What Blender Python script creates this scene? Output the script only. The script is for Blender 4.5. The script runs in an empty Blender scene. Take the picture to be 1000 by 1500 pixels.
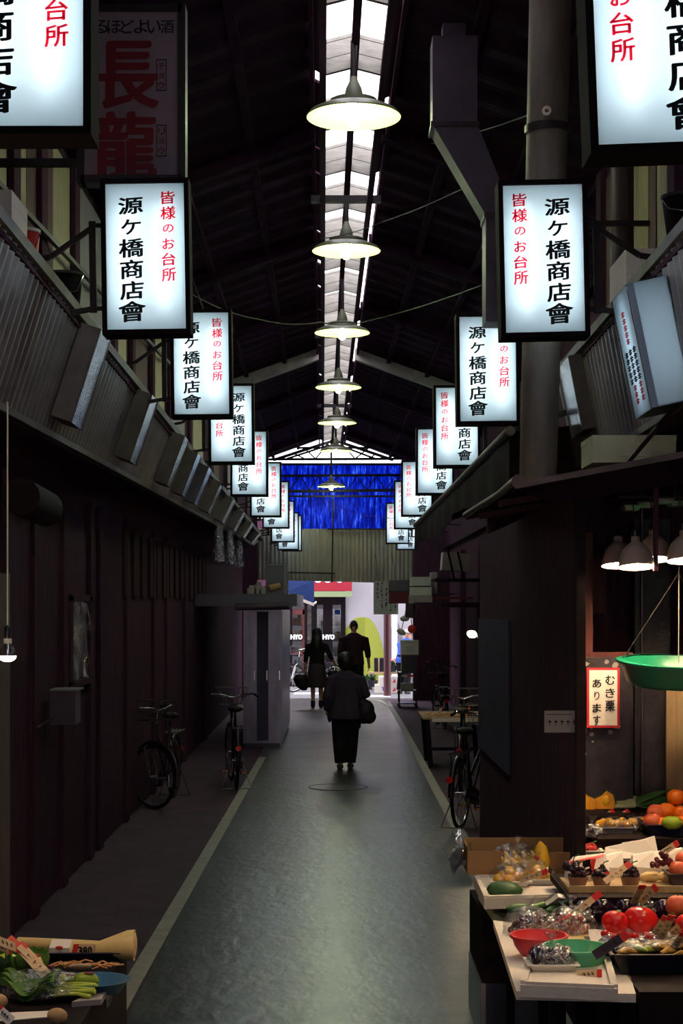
import bpy, bmesh, math, random
from mathutils import Vector, Matrix, Euler

random.seed(7)
S = bpy.context.scene
COL = S.collection
PI = math.pi

# ------------------------------------------------------------------ camera, world, exposure
EYE = 2.1            # height of the lens above the paving
K = 2.0              # metres along the arcade per unit of the plan below
FPX, CX, CY = 1200.0, 490.0, 888.0    # plan scale and vanishing point for a 1000 x 1500 frame
cam_d = bpy.data.cameras.new('camera')
cam = bpy.data.objects.new('camera', cam_d)
COL.objects.link(cam)
cam.location = (0, 0, EYE)
cam.rotation_euler = (PI / 2, 0, 0)
cam_d.sensor_width = 36.0
cam_d.lens = K * FPX / 1500.0 * 36.0
cam_d.shift_x = (500 - CX) / 1500.0
cam_d.shift_y = (CY - 750) / 1500.0
cam_d.clip_end = 200
S.camera = cam

SKY = 2.1            # overcast daylight
LAMP = 120.0         # arcade pendant bulbs
TUBE = 19.0          # tubes inside the lit signs
STALL = 340.0        # warm bulbs over the stalls

world = bpy.data.worlds.new('overcast')
S.world = world
world.use_nodes = True
wn = world.node_tree
wn.nodes.clear()
wo = wn.nodes.new('ShaderNodeOutputWorld')
wb = wn.nodes.new('ShaderNodeBackground')
wb.inputs['Color'].default_value = (1.0, 0.945, 1.03, 1)
wb.inputs['Strength'].default_value = SKY
wn.links.new(wb.outputs[0], wo.inputs[0])

S.view_settings.view_transform = 'Standard'
S.view_settings.look = 'None'
S.view_settings.gamma = 1.0
S.view_settings.exposure = 1.0
S.view_settings.use_curve_mapping = False
S.cycles.use_denoising = True
S.cycles.max_bounces = 8
S.cycles.diffuse_bounces = 5
S.cycles.glossy_bounces = 4
S.cycles.transmission_bounces = 6
S.cycles.transparent_max_bounces = 24
S.cycles.sample_clamp_indirect = 4.0
S.cycles.caustics_reflective = False
S.cycles.caustics_refractive = False


def portal(loc, rot, sx, sy):
    """daylight opening: guides the sky's own light, adds none"""
    d = bpy.data.lights.new('daylight_opening', 'AREA')
    d.shape = 'RECTANGLE'
    d.size, d.size_y = sx, sy
    d.cycles.is_portal = True
    o = bpy.data.objects.new('daylight_opening', d)
    o.location = (loc[0], loc[1] * K, loc[2])
    o.rotation_euler = rot
    COL.objects.link(o)


# ------------------------------------------------------------------ helpers
def P(px, py, D):
    """a point of the arcade's plan, D plan units ahead of the lens, seen at px, py"""
    return Vector(((px - CX) / FPX * D, D, EYE - (py - CY) / FPX * D))


def Q(px, py, D):
    """the same point in metres"""
    p = P(px, py, D)
    return Vector((p.x, p.y * K, p.z))


def lin(c):
    c = c / 255.0
    return c / 12.92 if c <= 0.04045 else ((c + 0.055) / 1.055) ** 2.4


def RGB(r, g, b):
    return (lin(r), lin(g), lin(b), 1.0)


def scaled(c, k):
    return (min(1, c[0] * k), min(1, c[1] * k), min(1, c[2] * k), 1)


def nt(name):
    m = bpy.data.materials.new(name)
    m.use_nodes = True
    t = m.node_tree
    t.nodes.clear()
    out = t.nodes.new('ShaderNodeOutputMaterial')
    return m, t, out


def coords(t, stretch=(1, 1, 1)):
    tc = t.nodes.new('ShaderNodeTexCoord')
    mp = t.nodes.new('ShaderNodeMapping')
    mp.inputs['Scale'].default_value = stretch
    t.links.new(tc.outputs['Object'], mp.inputs['Vector'])
    return mp.outputs['Vector']


def noise(t, vec, scale, detail=4, rough=0.6):
    n = t.nodes.new('ShaderNodeTexNoise')
    n.inputs['Scale'].default_value = scale
    n.inputs['Detail'].default_value = detail
    n.inputs['Roughness'].default_value = rough
    t.links.new(vec, n.inputs['Vector'])
    return n.outputs['Fac']


def ramp(t, fac, stops):
    r = t.nodes.new('ShaderNodeValToRGB')
    e = r.color_ramp.elements
    while len(e) < len(stops):
        e.new(0.5)
    for i, (p, c) in enumerate(stops):
        e[i].position = p
        e[i].color = c
    t.links.new(fac, r.inputs['Fac'])
    return r.outputs['Color']


def mat(name, rgb, rough=0.6, metal=0.0, var=0.25, scale=6, bump=0.0, bscale=30, stretch=(1, 1, 1), spec=0.4,
        second=None, trans=0.0):
    m, t, out = nt(name)
    b = t.nodes.new('ShaderNodeBsdfPrincipled')
    t.links.new(b.outputs[0], out.inputs[0])
    v = coords(t, stretch)
    c = RGB(*rgb)
    c2 = RGB(*second) if second else scaled(c, 1 + var)
    c1 = scaled(c, 1 - var)
    t.links.new(ramp(t, noise(t, v, scale), [(0.3, c1), (0.7, c2)]), b.inputs['Base Color'])
    b.inputs['Roughness'].default_value = rough
    b.inputs['Metallic'].default_value = metal
    b.inputs['Specular IOR Level'].default_value = spec
    if trans:
        b.inputs['Subsurface Weight'].default_value = trans
        b.inputs['Subsurface Radius'].default_value = (0.02, 0.01, 0.005)
    if bump:
        bp = t.nodes.new('ShaderNodeBump')
        bp.inputs['Strength'].default_value = bump
        bp.inputs['Distance'].default_value = 0.01
        t.links.new(noise(t, v, bscale, 5), bp.inputs['Height'])
        t.links.new(bp.outputs[0], b.inputs['Normal'])
    return m


def emit(name, rgb, strength):
    m, t, out = nt(name)
    e = t.nodes.new('ShaderNodeEmission')
    e.inputs['Color'].default_value = (*rgb, 1)
    e.inputs['Strength'].default_value = strength
    t.links.new(e.outputs[0], out.inputs[0])
    return m


def plastic_film(name, tint=(0.9, 0.92, 0.95), shine=0.22, scale=14):
    """thin clear crinkled plastic"""
    m, t, out = nt(name)
    tr = t.nodes.new('ShaderNodeBsdfTransparent')
    tr.inputs[0].default_value = (*tint, 1)
    gl = t.nodes.new('ShaderNodeBsdfGlossy')
    gl.inputs['Color'].default_value = (0.95, 0.96, 0.97, 1)
    gl.inputs['Roughness'].default_value = 0.16
    mx = t.nodes.new('ShaderNodeMixShader')
    v = coords(t)
    n = noise(t, v, scale, 3)
    bp = t.nodes.new('ShaderNodeBump')
    bp.inputs['Strength'].default_value = 1.0
    bp.inputs['Distance'].default_value = 0.05
    t.links.new(n, bp.inputs['Height'])
    t.links.new(bp.outputs[0], gl.inputs['Normal'])
    rp = ramp(t, n, [(0.40, (shine * 0.35,) * 3 + (1,)), (0.66, (shine * 1.8,) * 3 + (1,))])
    t.links.new(rp, mx.inputs[0])
    t.links.new(tr.outputs[0], mx.inputs[1])
    t.links.new(gl.outputs[0], mx.inputs[2])
    t.links.new(mx.outputs[0], out.inputs[0])
    return m


class MB:
    """collects shapes into one mesh"""

    def __init__(self):
        self.bm = bmesh.new()

    def _ring(self, pts):
        return [self.bm.verts.new(p) for p in pts]

    def face(self, pts):
        try:
            self.bm.faces.new(self._ring(pts))
        except ValueError:
            pass
        return self

    def box(self, c, s, rot=None):
        hx, hy, hz = s[0] / 2, s[1] / 2, s[2] / 2
        R = rot.to_matrix() if isinstance(rot, Euler) else (Euler(rot).to_matrix() if rot else Matrix.Identity(3))
        v = [self.bm.verts.new(Vector(c) + R @ Vector((x * hx, y * hy, z * hz)))
             for x in (-1, 1) for y in (-1, 1) for z in (-1, 1)]
        for f in ((0, 1, 3, 2), (4, 6, 7, 5), (0, 4, 5, 1), (2, 3, 7, 6), (0, 2, 6, 4), (1, 5, 7, 3)):
            self.bm.faces.new([v[i] for i in f])
        return self

    def span(self, a, b):
        """axis aligned box from corner a to corner b"""
        return self.box([(a[i] + b[i]) / 2 for i in range(3)], [abs(b[i] - a[i]) for i in range(3)])

    def prism(self, poly, vec):
        vec = Vector(vec)
        a = self._ring([Vector(p) for p in poly])
        b = self._ring([Vector(p) + vec for p in poly])
        n = len(poly)
        self.bm.faces.new(a)
        self.bm.faces.new(b[::-1])
        for i in range(n):
            self.bm.faces.new([a[i], a[(i + 1) % n], b[(i + 1) % n], b[i]])
        return self

    def skin(self, rings, close=True, cap=True):
        vs = [self._ring(r) for r in rings]
        n = len(vs[0])
        for i in range(len(vs) - 1):
            for j in range(n if close else n - 1):
                k = (j + 1) % n
                self.bm.faces.new([vs[i][j], vs[i][k], vs[i + 1][k], vs[i + 1][j]])
        if cap and close:
            self.bm.faces.new(vs[0][::-1])
            self.bm.faces.new(vs[-1])
        return self

    def tube(self, pts, r, seg=8, cap=True, flat=1.0):
        pts = [Vector(p) for p in pts]
        rs = r if isinstance(r, (list, tuple)) else [r] * len(pts)
        rings = []
        up = None
        for i, p in enumerate(pts):
            d = (pts[min(i + 1, len(pts) - 1)] - pts[max(i - 1, 0)])
            if d.length < 1e-9:
                d = Vector((0, 0, 1))
            d.normalize()
            if up is None:
                up = Vector((0, 0, 1)) if abs(d.z) < 0.9 else Vector((0, 1, 0))
            s = d.cross(up)
            if s.length < 1e-6:
                s = d.cross(Vector((1, 0, 0)))
            s.normalize()
            u = s.cross(d).normalized()
            up = u
            rings.append([p + s * math.cos(a) * rs[i] + u * math.sin(a) * rs[i] * flat
                          for a in [2 * PI * k / seg for k in range(seg)]])
        return self.skin(rings, True, cap)

    def bar(self, a, b, w, h=None):
        """square section bar"""
        a, b = Vector(a), Vector(b)
        h = h or w
        d = (b - a).normalized()
        up = Vector((0, 0, 1)) if abs(d.z) < 0.95 else Vector((0, 1, 0))
        s = d.cross(up).normalized()
        u = s.cross(d).normalized()
        q = [s * w / 2 + u * h / 2, -s * w / 2 + u * h / 2, -s * w / 2 - u * h / 2, s * w / 2 - u * h / 2]
        return self.skin([[a + k for k in q], [b + k for k in q]])

    def lathe(self, prof, c=(0, 0, 0), seg=24, rot=None, cap=False):
        c = Vector(c)
        R = Euler(rot).to_matrix() if rot else Matrix.Identity(3)
        rings = [[c + R @ Vector((r * math.cos(a), r * math.sin(a), z)) for a in [2 * PI * k / seg for k in range(seg)]]
                 for r, z in prof]
        return self.skin(rings, True, cap)

    def ball(self, c, r, seg=14, rings=9, sc=(1, 1, 1), rot=None, dimple=0.0, jit=0.0):
        c = Vector(c)
        R = Euler(rot).to_matrix() if rot else Matrix.Identity(3)
        rr = []
        for i in range(rings + 1):
            t = PI * i / rings
            k = max(math.sin(t), 0.015)
            z = math.cos(t)
            if dimple:
                z -= dimple * math.exp(-(k / 0.35) ** 2) * (1 if z > 0 else -0.6)
            rr.append([c + R @ Vector((r * sc[0] * k * math.cos(a) * (1 + random.uniform(-jit, jit)),
                                       r * sc[1] * k * math.sin(a) * (1 + random.uniform(-jit, jit)),
                                       r * sc[2] * z)) for a in [2 * PI * j / seg for j in range(seg)]])
        return self.skin(rr)

    def sheet(self, fn, nu, nv, thick=0.0):
        """grid surface from fn(u, v); given a thickness along its normals at build"""
        g = [[self.bm.verts.new(fn(i / nu, j / nv)) for j in range(nv + 1)] for i in range(nu + 1)]
        for i in range(nu):
            for j in range(nv):
                self.bm.faces.new([g[i][j], g[i + 1][j], g[i + 1][j + 1], g[i][j + 1]])
        if thick:
            bmesh.ops.recalc_face_normals(self.bm, faces=self.bm.faces)
            bmesh.ops.solidify(self.bm, geom=list(self.bm.faces), thickness=thick)
        return self

    def mesh(self, name, org=(0, 0, 0), smooth=False, bevel=0.0):
        bm = self.bm
        if bevel:
            bmesh.ops.bevel(bm, geom=[e for e in bm.edges if e.is_manifold and e.calc_face_angle(0) > 0.5],
                            offset=bevel, segments=2, affect='EDGES', profile=0.6)
        bmesh.ops.translate(bm, verts=bm.verts, vec=-Vector(org))
        bmesh.ops.recalc_face_normals(bm, faces=bm.faces)
        me = bpy.data.meshes.new(name)
        bm.to_mesh(me)
        bm.free()
        if smooth:
            for p in me.polygons:
                p.use_smooth = True
            try:
                me.set_sharp_from_angle(angle=0.9)
            except Exception:
                pass
        return me


ORG = {}


def tag(o, label=None, cat=None, group=None, kind=None):
    if label:
        o['label'] = label
    if cat:
        o['category'] = cat
    if group:
        o['group'] = group
    if kind:
        o['kind'] = kind
    return o


def thing(name, label, cat, loc=(0, 0, 0), rz=0.0, group=None, local=False):
    """an Empty at the thing's base; its parts are built in world space (or in its own space when local)"""
    o = bpy.data.objects.new(name, None)
    COL.objects.link(o)
    o.empty_display_size = 0.1
    o.location = loc
    o.rotation_euler = (0, 0, rz)
    ORG[o] = Vector((0, 0, 0)) if local else Vector(loc)
    return tag(o, label, cat, group)


def link_mesh(name, me, m, parent=None):
    o = bpy.data.objects.new(name, me)
    COL.objects.link(o)
    if m is not None:
        me.materials.clear()
        me.materials.append(m)
    if parent is not None:
        o.parent = parent
    return o


def part(name, mb, m, parent, smooth=False, bevel=0.0, label=None):
    org = ORG[parent]
    o = link_mesh(name, mb.mesh(name, org, smooth, bevel), m, parent)
    ORG[o] = org
    if label:
        o['label'] = label
    return o


def solo(name, mb, m, label, cat, group=None, smooth=False, bevel=0.0, kind=None):
    """a thing that is one mesh; origin at its base"""
    xs = [v.co for v in mb.bm.verts]
    lo = [min(v[i] for v in xs) for i in range(3)]
    hi = [max(v[i] for v in xs) for i in range(3)]
    org = Vector(((lo[0] + hi[0]) / 2, (lo[1] + hi[1]) / 2, lo[2]))
    o = link_mesh(name, mb.mesh(name, org, smooth, bevel), m)
    o.location = org
    ORG[o] = org
    return tag(o, label, cat, group, kind)


TRIM = [20]


def struct(name, mb, m, parent=None, smooth=False, bevel=0.0):
    if parent is None and name.split('_')[0] not in ('floor', 'ceiling', 'wall', 'window', 'door', 'trim') or name in ('wall_post', 'wall_board', 'wall_mural'):
        TRIM[0] += 1
        name = 'trim_%d' % TRIM[0]
    for v in mb.bm.verts:                   # the plan's length along the arcade, in metres
        v.co.y *= K
    if parent is not None:
        return part(name, mb, m, parent, smooth, bevel)
    o = solo(name, mb, m, None, None, None, smooth, bevel, 'structure')
    return o


def copy_tree(root, loc, rot=None, label=None, group=None):
    """the thing and each of its parts and sub-parts copied"""
    def rec(o, parent):
        c = o.copy()
        COL.objects.link(c)
        ORG[c] = ORG.get(o, Vector())
        if parent is not None:
            c.parent = parent
        for k in o.children:
            rec(k, c)
        return c
    c = rec(root, None)
    c.location = loc
    if rot is not None:
        c.rotation_euler = rot
    if label:
        c['label'] = label
    if group:
        c['group'] = group
    return c


def glyph_mesh(ch, bold=0.0):
    cu = bpy.data.curves.new('glyph', 'FONT')
    cu.body = ch
    cu.size = 1.0
    cu.offset = bold
    cu.extrude = 0.0
    cu.resolution_u = 3
    o = bpy.data.objects.new('glyph', cu)
    COL.objects.link(o)
    dg = bpy.context.evaluated_depsgraph_get()
    me = bpy.data.meshes.new_from_object(o.evaluated_get(dg))
    vs = [v.co.copy() for v in me.vertices]
    fs = [tuple(p.vertices) for p in me.polygons]
    bpy.data.objects.remove(o)
    bpy.data.curves.remove(cu)
    bpy.data.meshes.remove(me)
    return vs, fs


GLYPH = {}


def put_glyph(mb, ch, c, w, h, ux, uz, n, bold=0.012, lean=0.0, thick=0.0015):
    """one written character centred at c, w x h in size, drawn along ux / uz, n its facing direction"""
    key = (ch, bold)
    if key not in GLYPH:
        vs, fs = glyph_mesh(ch, bold)
        x0, x1 = min(v.x for v in vs), max(v.x for v in vs)
        y0, y1 = min(v.y for v in vs), max(v.y for v in vs)
        GLYPH[key] = ([((v.x - (x0 + x1) / 2) / (x1 - x0), (v.y - (y0 + y1) / 2) / (y1 - y0)) for v in vs], fs)
    vs, fs = GLYPH[key]
    c, ux, uz, n = Vector(c), Vector(ux), Vector(uz), Vector(n)
    q = [mb.bm.verts.new(c + ux * x * w + uz * (y + lean * x) * h + n * thick) for x, y in vs]
    for f in fs:
        try:
            mb.bm.faces.new([q[i] for i in f])
        except ValueError:
            pass


def brush(mb, ch, c, w, h, ux, uz, n, lean=0.07, heavy=0.012, gap=0.0006):
    """a brush-weight character: the stroke thickened by overlapping passes, layered like paint"""
    for i, (dx, dz) in enumerate(((0, 0), (1, 0.25), (-1, -0.25), (0.5, 0.6), (-0.5, -0.6), (0.6, -0.35), (-0.6, 0.35))):
        put_glyph(mb, ch, Vector(c) + Vector(ux) * dx * heavy * w * 2 + Vector(uz) * dz * heavy * w * 2, w, h, ux, uz, n, 0.0, lean,
                  0.0012 + i * gap)


def write_column(mb, text, top, size, step, ux, uz, n, lean=0.07, shapes=None, heavy=0.012):
    """text written downwards from top (centre of the first character)"""
    p = Vector(top)
    for i, ch in enumerate(text):
        k = (shapes or {}).get(ch, (1, 1))
        brush(mb, ch, p - Vector(uz) * step * i, size * k[0], size * k[1], ux, uz, n, lean, heavy)


def write_row(mb, text, left, size, step, ux, uz, n, bold=0.012, lean=0.0, shapes=None):
    p = Vector(left)
    for i, ch in enumerate(text):
        k = (shapes or {}).get(ch, (1, 1))
        put_glyph(mb, ch, p + Vector(ux) * step * i, size * k[0], size * k[1], ux, uz, n, bold, lean)


UX, UZ, TOCAM = Vector((1, 0, 0)), Vector((0, 0, 1)), Vector((0, -1, 0))
# ------------------------------------------------------------------ materials
M = {}


def lane():
    m, t, out = nt('worn_wet_look_paving')
    b = t.nodes.new('ShaderNodeBsdfPrincipled')
    t.links.new(b.outputs[0], out.inputs[0])
    v = coords(t)
    big = noise(t, v, 1.6, 2, 0.5)
    fine = noise(t, coords(t, (0.7, 0.5, 1)), 9, 3, 0.75)
    t.links.new(ramp(t, fine, [(0.3, RGB(22, 22, 22)), (0.7, RGB(68, 70, 65))]), b.inputs['Base Color'])
    rr = ramp(t, big, [(0.3, (0.30, 0.30, 0.30, 1)), (0.7, (0.35, 0.35, 0.35, 1))])
    t.links.new(rr, b.inputs['Roughness'])
    b.inputs['Specular IOR Level'].default_value = 1.0
    bp = t.nodes.new('ShaderNodeBump')
    bp.inputs['Strength'].default_value = 0.5
    bp.inputs['Distance'].default_value = 0.010
    t.links.new(noise(t, coords(t, (1.0, 0.5, 1)), 11, 2, 0.6), bp.inputs['Height'])
    t.links.new(bp.outputs[0], b.inputs['Normal'])
    return m


M['lane'] = lane()
M['side'] = mat('side_paving', (64, 42, 57), 0.8, var=0.35, scale=3, bump=0.3, bscale=18, spec=0.3)
M['line'] = mat('gutter_kerb', (150, 148, 132), 0.6, var=0.2, scale=7, bump=0.3)
M['street'] = mat('street_asphalt', (120, 122, 126), 0.7, var=0.2, scale=5, bump=0.3)
M['white_strip'] = mat('street_white', (235, 235, 232), 0.6, var=0.06)  # white street strips; one stands for a sunlit kerb
M['wood_dark'] = mat('dark_stained_wood', (68, 43, 57), 0.85, var=0.35, scale=5, stretch=(6, 6, 0.6), bump=0.3, spec=0.04)
M['wood_red'] = mat('reddish_wood', (92, 44, 44), 0.6, var=0.3, scale=5, stretch=(5, 5, 0.7), bump=0.2, spec=0.3)
M['wood_brown'] = mat('brown_boards', (76, 48, 48), 0.7, var=0.3, scale=5, stretch=(6, 6, 0.6), bump=0.2, spec=0.2)
M['wood_pale'] = mat('pale_board', (176, 150, 112), 0.6, var=0.15, scale=4, stretch=(5, 5, 0.7), spec=0.3)
M['ply'] = mat('grey_plywood', (112, 96, 92), 0.7, var=0.18, scale=5, stretch=(3, 3, 0.5), spec=0.2)
M['olive'] = mat('olive_panel', (152, 142, 104), 0.6, var=0.22, scale=6, stretch=(4, 4, 0.8), spec=0.3)
M['panel_grey'] = mat('grey_panel', (122, 118, 122), 0.6, var=0.12, scale=4, spec=0.3)
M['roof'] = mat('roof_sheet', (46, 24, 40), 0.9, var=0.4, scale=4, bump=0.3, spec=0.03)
M['rafter'] = mat('lamplit_rafter', (168, 164, 156), 0.6, var=0.2, scale=8, bump=0.2, spec=0.3)  # pale tone stands for lamp light falling on one rafter
M['steel_dark'] = mat('dark_steel', (40, 34, 38), 0.5, 0.3, var=0.3, scale=9, spec=0.3)
M['board_grey'] = mat('weathered_boards', (150, 148, 140), 0.8, var=0.22, scale=7, stretch=(1, 1, 4), bump=0.2, spec=0.2)
M['fascia'] = mat('fascia_sheet', (128, 120, 122), 0.45, 0.25, var=0.25, scale=3, stretch=(1, 1, 2), bump=0.15, spec=0.4)
M['fascia_cap'] = mat('fascia_capping', (92, 86, 82), 0.6, 0.2, var=0.25, scale=6, spec=0.3)
M['corrugated'] = mat('corrugated_iron', (176, 172, 158), 0.6, 0.1, var=0.2, scale=3, stretch=(2, 1, 0.7), spec=0.3)
M['duct'] = mat('galvanised_duct', (66, 56, 66), 0.5, 0.3, var=0.25, scale=4, spec=0.3)
M['pillar'] = mat('old_pipe', (108, 100, 92), 0.6, 0.2, var=0.3, scale=4, stretch=(2, 2, 0.5), bump=0.2, spec=0.3)
M['white_render'] = mat('white_render', (154, 152, 158), 0.7, var=0.04, scale=2)
M['hill_green'] = mat('green_paint', (124, 134, 40), 0.7, var=0.06, scale=3)
M['hill_lime'] = mat('lime_paint', (140, 148, 54), 0.7, var=0.06, scale=3)
M['hill_grey'] = mat('lilac_grey_paint', (108, 106, 122), 0.7, var=0.06, scale=3)
M['frame_black'] = mat('black_steel', (22, 16, 20), 0.8, 0.0, var=0.2, spec=0.06)
M['sign_white'] = mat('sign_interior_white', (96, 112, 122), 0.6, var=0.01)
M['ink'] = mat('black_lettering', (10, 12, 18), 0.5, var=0.1, spec=0.2)
M['red_paint'] = mat('red_lettering', (96, 14, 28), 0.5, var=0.1, spec=0.3)
M['red_cloth'] = mat('red_cloth', (196, 40, 52), 0.7, var=0.1)
M['red_board'] = mat('red_sign_board', (142, 20, 40), 0.6, var=0.06)
M['wood_brown_dark'] = mat('dark_brown_boards', (56, 33, 36), 0.8, var=0.3, scale=5, stretch=(6, 6, 0.6), spec=0.05)
M['red_plastic'] = mat('red_plastic', (226, 70, 78), 0.35, var=0.06, spec=0.5)
M['green_plastic'] = mat('mint_plastic', (92, 188, 142), 0.35, var=0.06, spec=0.5)
M['basket_green'] = mat('green_basket_plastic', (22, 112, 84), 0.3, var=0.08, spec=0.5)
M['blue_plastic'] = mat('blue_plastic', (44, 92, 128), 0.4, var=0.1, spec=0.5)
M['bucket_red'] = mat('bucket_red', (206, 58, 44), 0.4, var=0.08)
M['styro'] = mat('styrofoam', (226, 216, 204), 0.7, var=0.06, scale=40, bump=0.15, bscale=120, spec=0.3)
M['styro_green'] = mat('aged_foam', (198, 204, 176), 0.7, var=0.1, scale=10, bump=0.1, spec=0.3)
M['styro_dark'] = mat('dusty_foam', (150, 142, 140), 0.7, var=0.12, scale=8, spec=0.3)
M['cardboard'] = mat('cardboard', (158, 122, 84), 0.8, var=0.12, scale=5, spec=0.2)
M['tray_black'] = mat('black_tray', (24, 22, 34), 0.3, var=0.2, spec=0.5)
M['tray_blue'] = mat('navy_tray', (34, 38, 62), 0.35, var=0.15, spec=0.5)
M['tray_white'] = mat('white_tray', (232, 226, 216), 0.4, var=0.03)
M['paper'] = mat('white_paper', (236, 228, 220), 0.8, var=0.03, spec=0.2)
M['tag_wood'] = mat('price_stick_wood', (222, 190, 150), 0.6, var=0.1, scale=9, stretch=(1, 1, 5), spec=0.3)
M['tag_red'] = mat('price_stick_red', (214, 48, 44), 0.5, var=0.05)
M['orange'] = mat('orange_peel', (238, 118, 22), 0.4, var=0.1, scale=10, bump=0.25, bscale=160, trans=0.1)
M['yellow'] = mat('yellow_fruit', (244, 182, 40), 0.35, var=0.1, scale=10, trans=0.1)
M['apple'] = mat('red_apple', (206, 44, 40), 0.3, var=0.3, scale=7, second=(226, 120, 74))
M['peach'] = mat('pink_peach', (214, 70, 56), 0.5, var=0.2, scale=8, second=(232, 132, 80))
M['green_apple'] = mat('green_apple', (148, 172, 52), 0.35, var=0.12)
M['tomato'] = mat('tomato', (216, 34, 32), 0.25, var=0.12, scale=5, trans=0.1)
M['tomato_dark'] = mat('cherry_tomato', (190, 30, 36), 0.25, var=0.15)
M['grape'] = mat('dark_grape', (44, 20, 38), 0.35, var=0.3, scale=12)
M['grape_red'] = mat('red_grape', (96, 26, 40), 0.3, var=0.3, scale=12)
M['grape_pink'] = mat('pink_grape', (150, 70, 66), 0.35, var=0.25, scale=12)
M['cup'] = mat('paper_cup', (150, 112, 92), 0.6, var=0.1)
M['pumpkin'] = mat('pumpkin_flesh', (238, 160, 40), 0.5, var=0.12, scale=14, bump=0.3)
M['pumpkin_skin'] = mat('pumpkin_skin', (52, 66, 52), 0.5, var=0.3, scale=14, bump=0.3)
M['leek_white'] = mat('leek_white', (206, 216, 164), 0.4, var=0.1)
M['leek_green'] = mat('leek_green', (74, 120, 62), 0.5, var=0.25, scale=12)
M['leaf'] = mat('leaf_green', (88, 128, 50), 0.5, var=0.35, scale=14, bump=0.3)
M['leaf_dark'] = mat('dark_leaf', (48, 84, 44), 0.5, var=0.35, scale=14, bump=0.3)
M['stem_green'] = mat('pale_stem', (178, 196, 72), 0.4, var=0.15, scale=10)
M['cucumber'] = mat('cucumber_skin', (52, 98, 42), 0.4, var=0.3, scale=20, bump=0.3)
M['aubergine'] = mat('aubergine_skin', (38, 18, 42), 0.15, var=0.2, spec=0.7)
M['banana'] = mat('banana_peel', (228, 176, 48), 0.5, var=0.15, scale=10)
M['potato'] = mat('potato_skin', (188, 152, 108), 0.7, var=0.15, scale=14, bump=0.2)
M['sweet_potato'] = mat('sweet_potato_skin', (128, 66, 60), 0.7, var=0.2, scale=12, bump=0.3)
M['radish'] = mat('pale_root', (240, 218, 150), 0.5, var=0.05)
M['corn'] = mat('golden_kernels', (226, 170, 74), 0.35, var=0.25, scale=60, bump=0.8, bscale=90)
M['fish'] = mat('dried_fish', (206, 152, 100), 0.5, var=0.3, scale=14, bump=0.3)
M['meat'] = mat('red_meat', (176, 48, 52), 0.45, var=0.35, scale=30)
M['sausage'] = mat('pale_sausage', (242, 206, 140), 0.45, var=0.06)
M['film'] = plastic_film('clear_film')
M['film_bag'] = plastic_film('clear_plastic_bag', (0.95, 0.96, 0.97), 0.26, 18)
M['film_smoky'] = plastic_film('smoky_plastic_bag', (0.80, 0.80, 0.83), 0.26, 22)
M['paper_roll'] = mat('cream_roll', (228, 200, 138), 0.4, var=0.1, scale=6)
M['skin'] = mat('skin', (206, 158, 128), 0.55, var=0.05)
M['hair'] = mat('black_hair', (22, 18, 20), 0.45, var=0.2)
M['coat_purple'] = mat('dark_purple_jacket', (50, 42, 56), 0.8, var=0.2, scale=12, bump=0.2, spec=0.2)
M['trouser_black'] = mat('black_trousers', (20, 17, 21), 0.85, var=0.2, spec=0.2)
M['shirt_maroon'] = mat('dark_maroon_sweater', (50, 26, 34), 0.85, var=0.2, scale=14, spec=0.2)
M['shirt_dark'] = mat('dark_top', (24, 21, 26), 0.85, var=0.2, spec=0.2)
M['skirt'] = mat('brown_skirt', (58, 48, 54), 0.85, var=0.2, spec=0.2)
M['bag_black'] = mat('black_bag', (18, 16, 20), 0.6, var=0.2, bump=0.3, bscale=14)
M['sheet_film'] = plastic_film('crumpled_plastic_sheet', (0.8, 0.8, 0.84), 0.45, 5)
M['shoe'] = mat('dark_shoe', (34, 28, 30), 0.5, var=0.2)
M['blue_cloth'] = mat('blue_work_jacket', (52, 92, 186), 0.8, var=0.12)
M['hat'] = mat('pale_hat', (190, 186, 178), 0.8, var=0.08)
M['rubber'] = mat('tyre_rubber', (16, 14, 16), 0.7, var=0.2, spec=0.3)
M['chrome'] = mat('chrome', (190, 190, 192), 0.18, 0.95, var=0.05)
M['bike_paint'] = mat('black_bicycle_paint', (30, 26, 32), 0.3, 0.2, var=0.1)
M['bike_basket'] = mat('basket_wire', (70, 66, 70), 0.4, 0.6, var=0.1)
M['reflector_red'] = mat('red_reflector', (240, 40, 44), 0.2, var=0.02, spec=0.8)
M['reflector_orange'] = mat('orange_reflector', (250, 130, 40), 0.2, var=0.02, spec=0.8)
M['shade'] = mat('lamp_enamel_outside', (104, 108, 88), 0.4, var=0.15, scale=9)
M['shade_in'] = mat('lamp_enamel_inside', (226, 240, 132), 0.45, var=0.02)
M['shade_cream'] = mat('cream_lamp_shade', (150, 132, 122), 0.5, var=0.06)
M['shade_cream_in'] = mat('cream_lamp_shade_inside', (250, 238, 214), 0.5, var=0.02)
M['wire'] = mat('black_cable', (30, 24, 28), 0.6, var=0.1)
M['steel_plate'] = mat('grey_steel_sheet', (116, 110, 122), 0.32, 0.75, var=0.3, scale=2.2, stretch=(3, 3, 0.6), spec=0.4)
M['curtain_plate'] = mat('bluish_sheet', (58, 52, 74), 0.55, 0.2, var=0.25, scale=3, spec=0.3)
M['board_peel'] = mat('peeling_black_board', (30, 26, 34), 0.5, var=0.3, scale=11, second=(54, 48, 58), bump=0.3, bscale=26)
M['notice'] = mat('notice_board_paint', (196, 200, 186), 0.7, var=0.08)
M['awning_dark'] = mat('dark_awning_cloth', (32, 21, 29), 0.9, var=0.3, scale=5, bump=0.3, spec=0.03)
M['stand_wood'] = mat('black_stand_wood', (28, 21, 25), 0.8, var=0.3, scale=5, stretch=(1, 5, 5), spec=0.1)
M['awning_edge'] = mat('awning_edge', (92, 80, 80), 0.6, var=0.3, scale=9)
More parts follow.
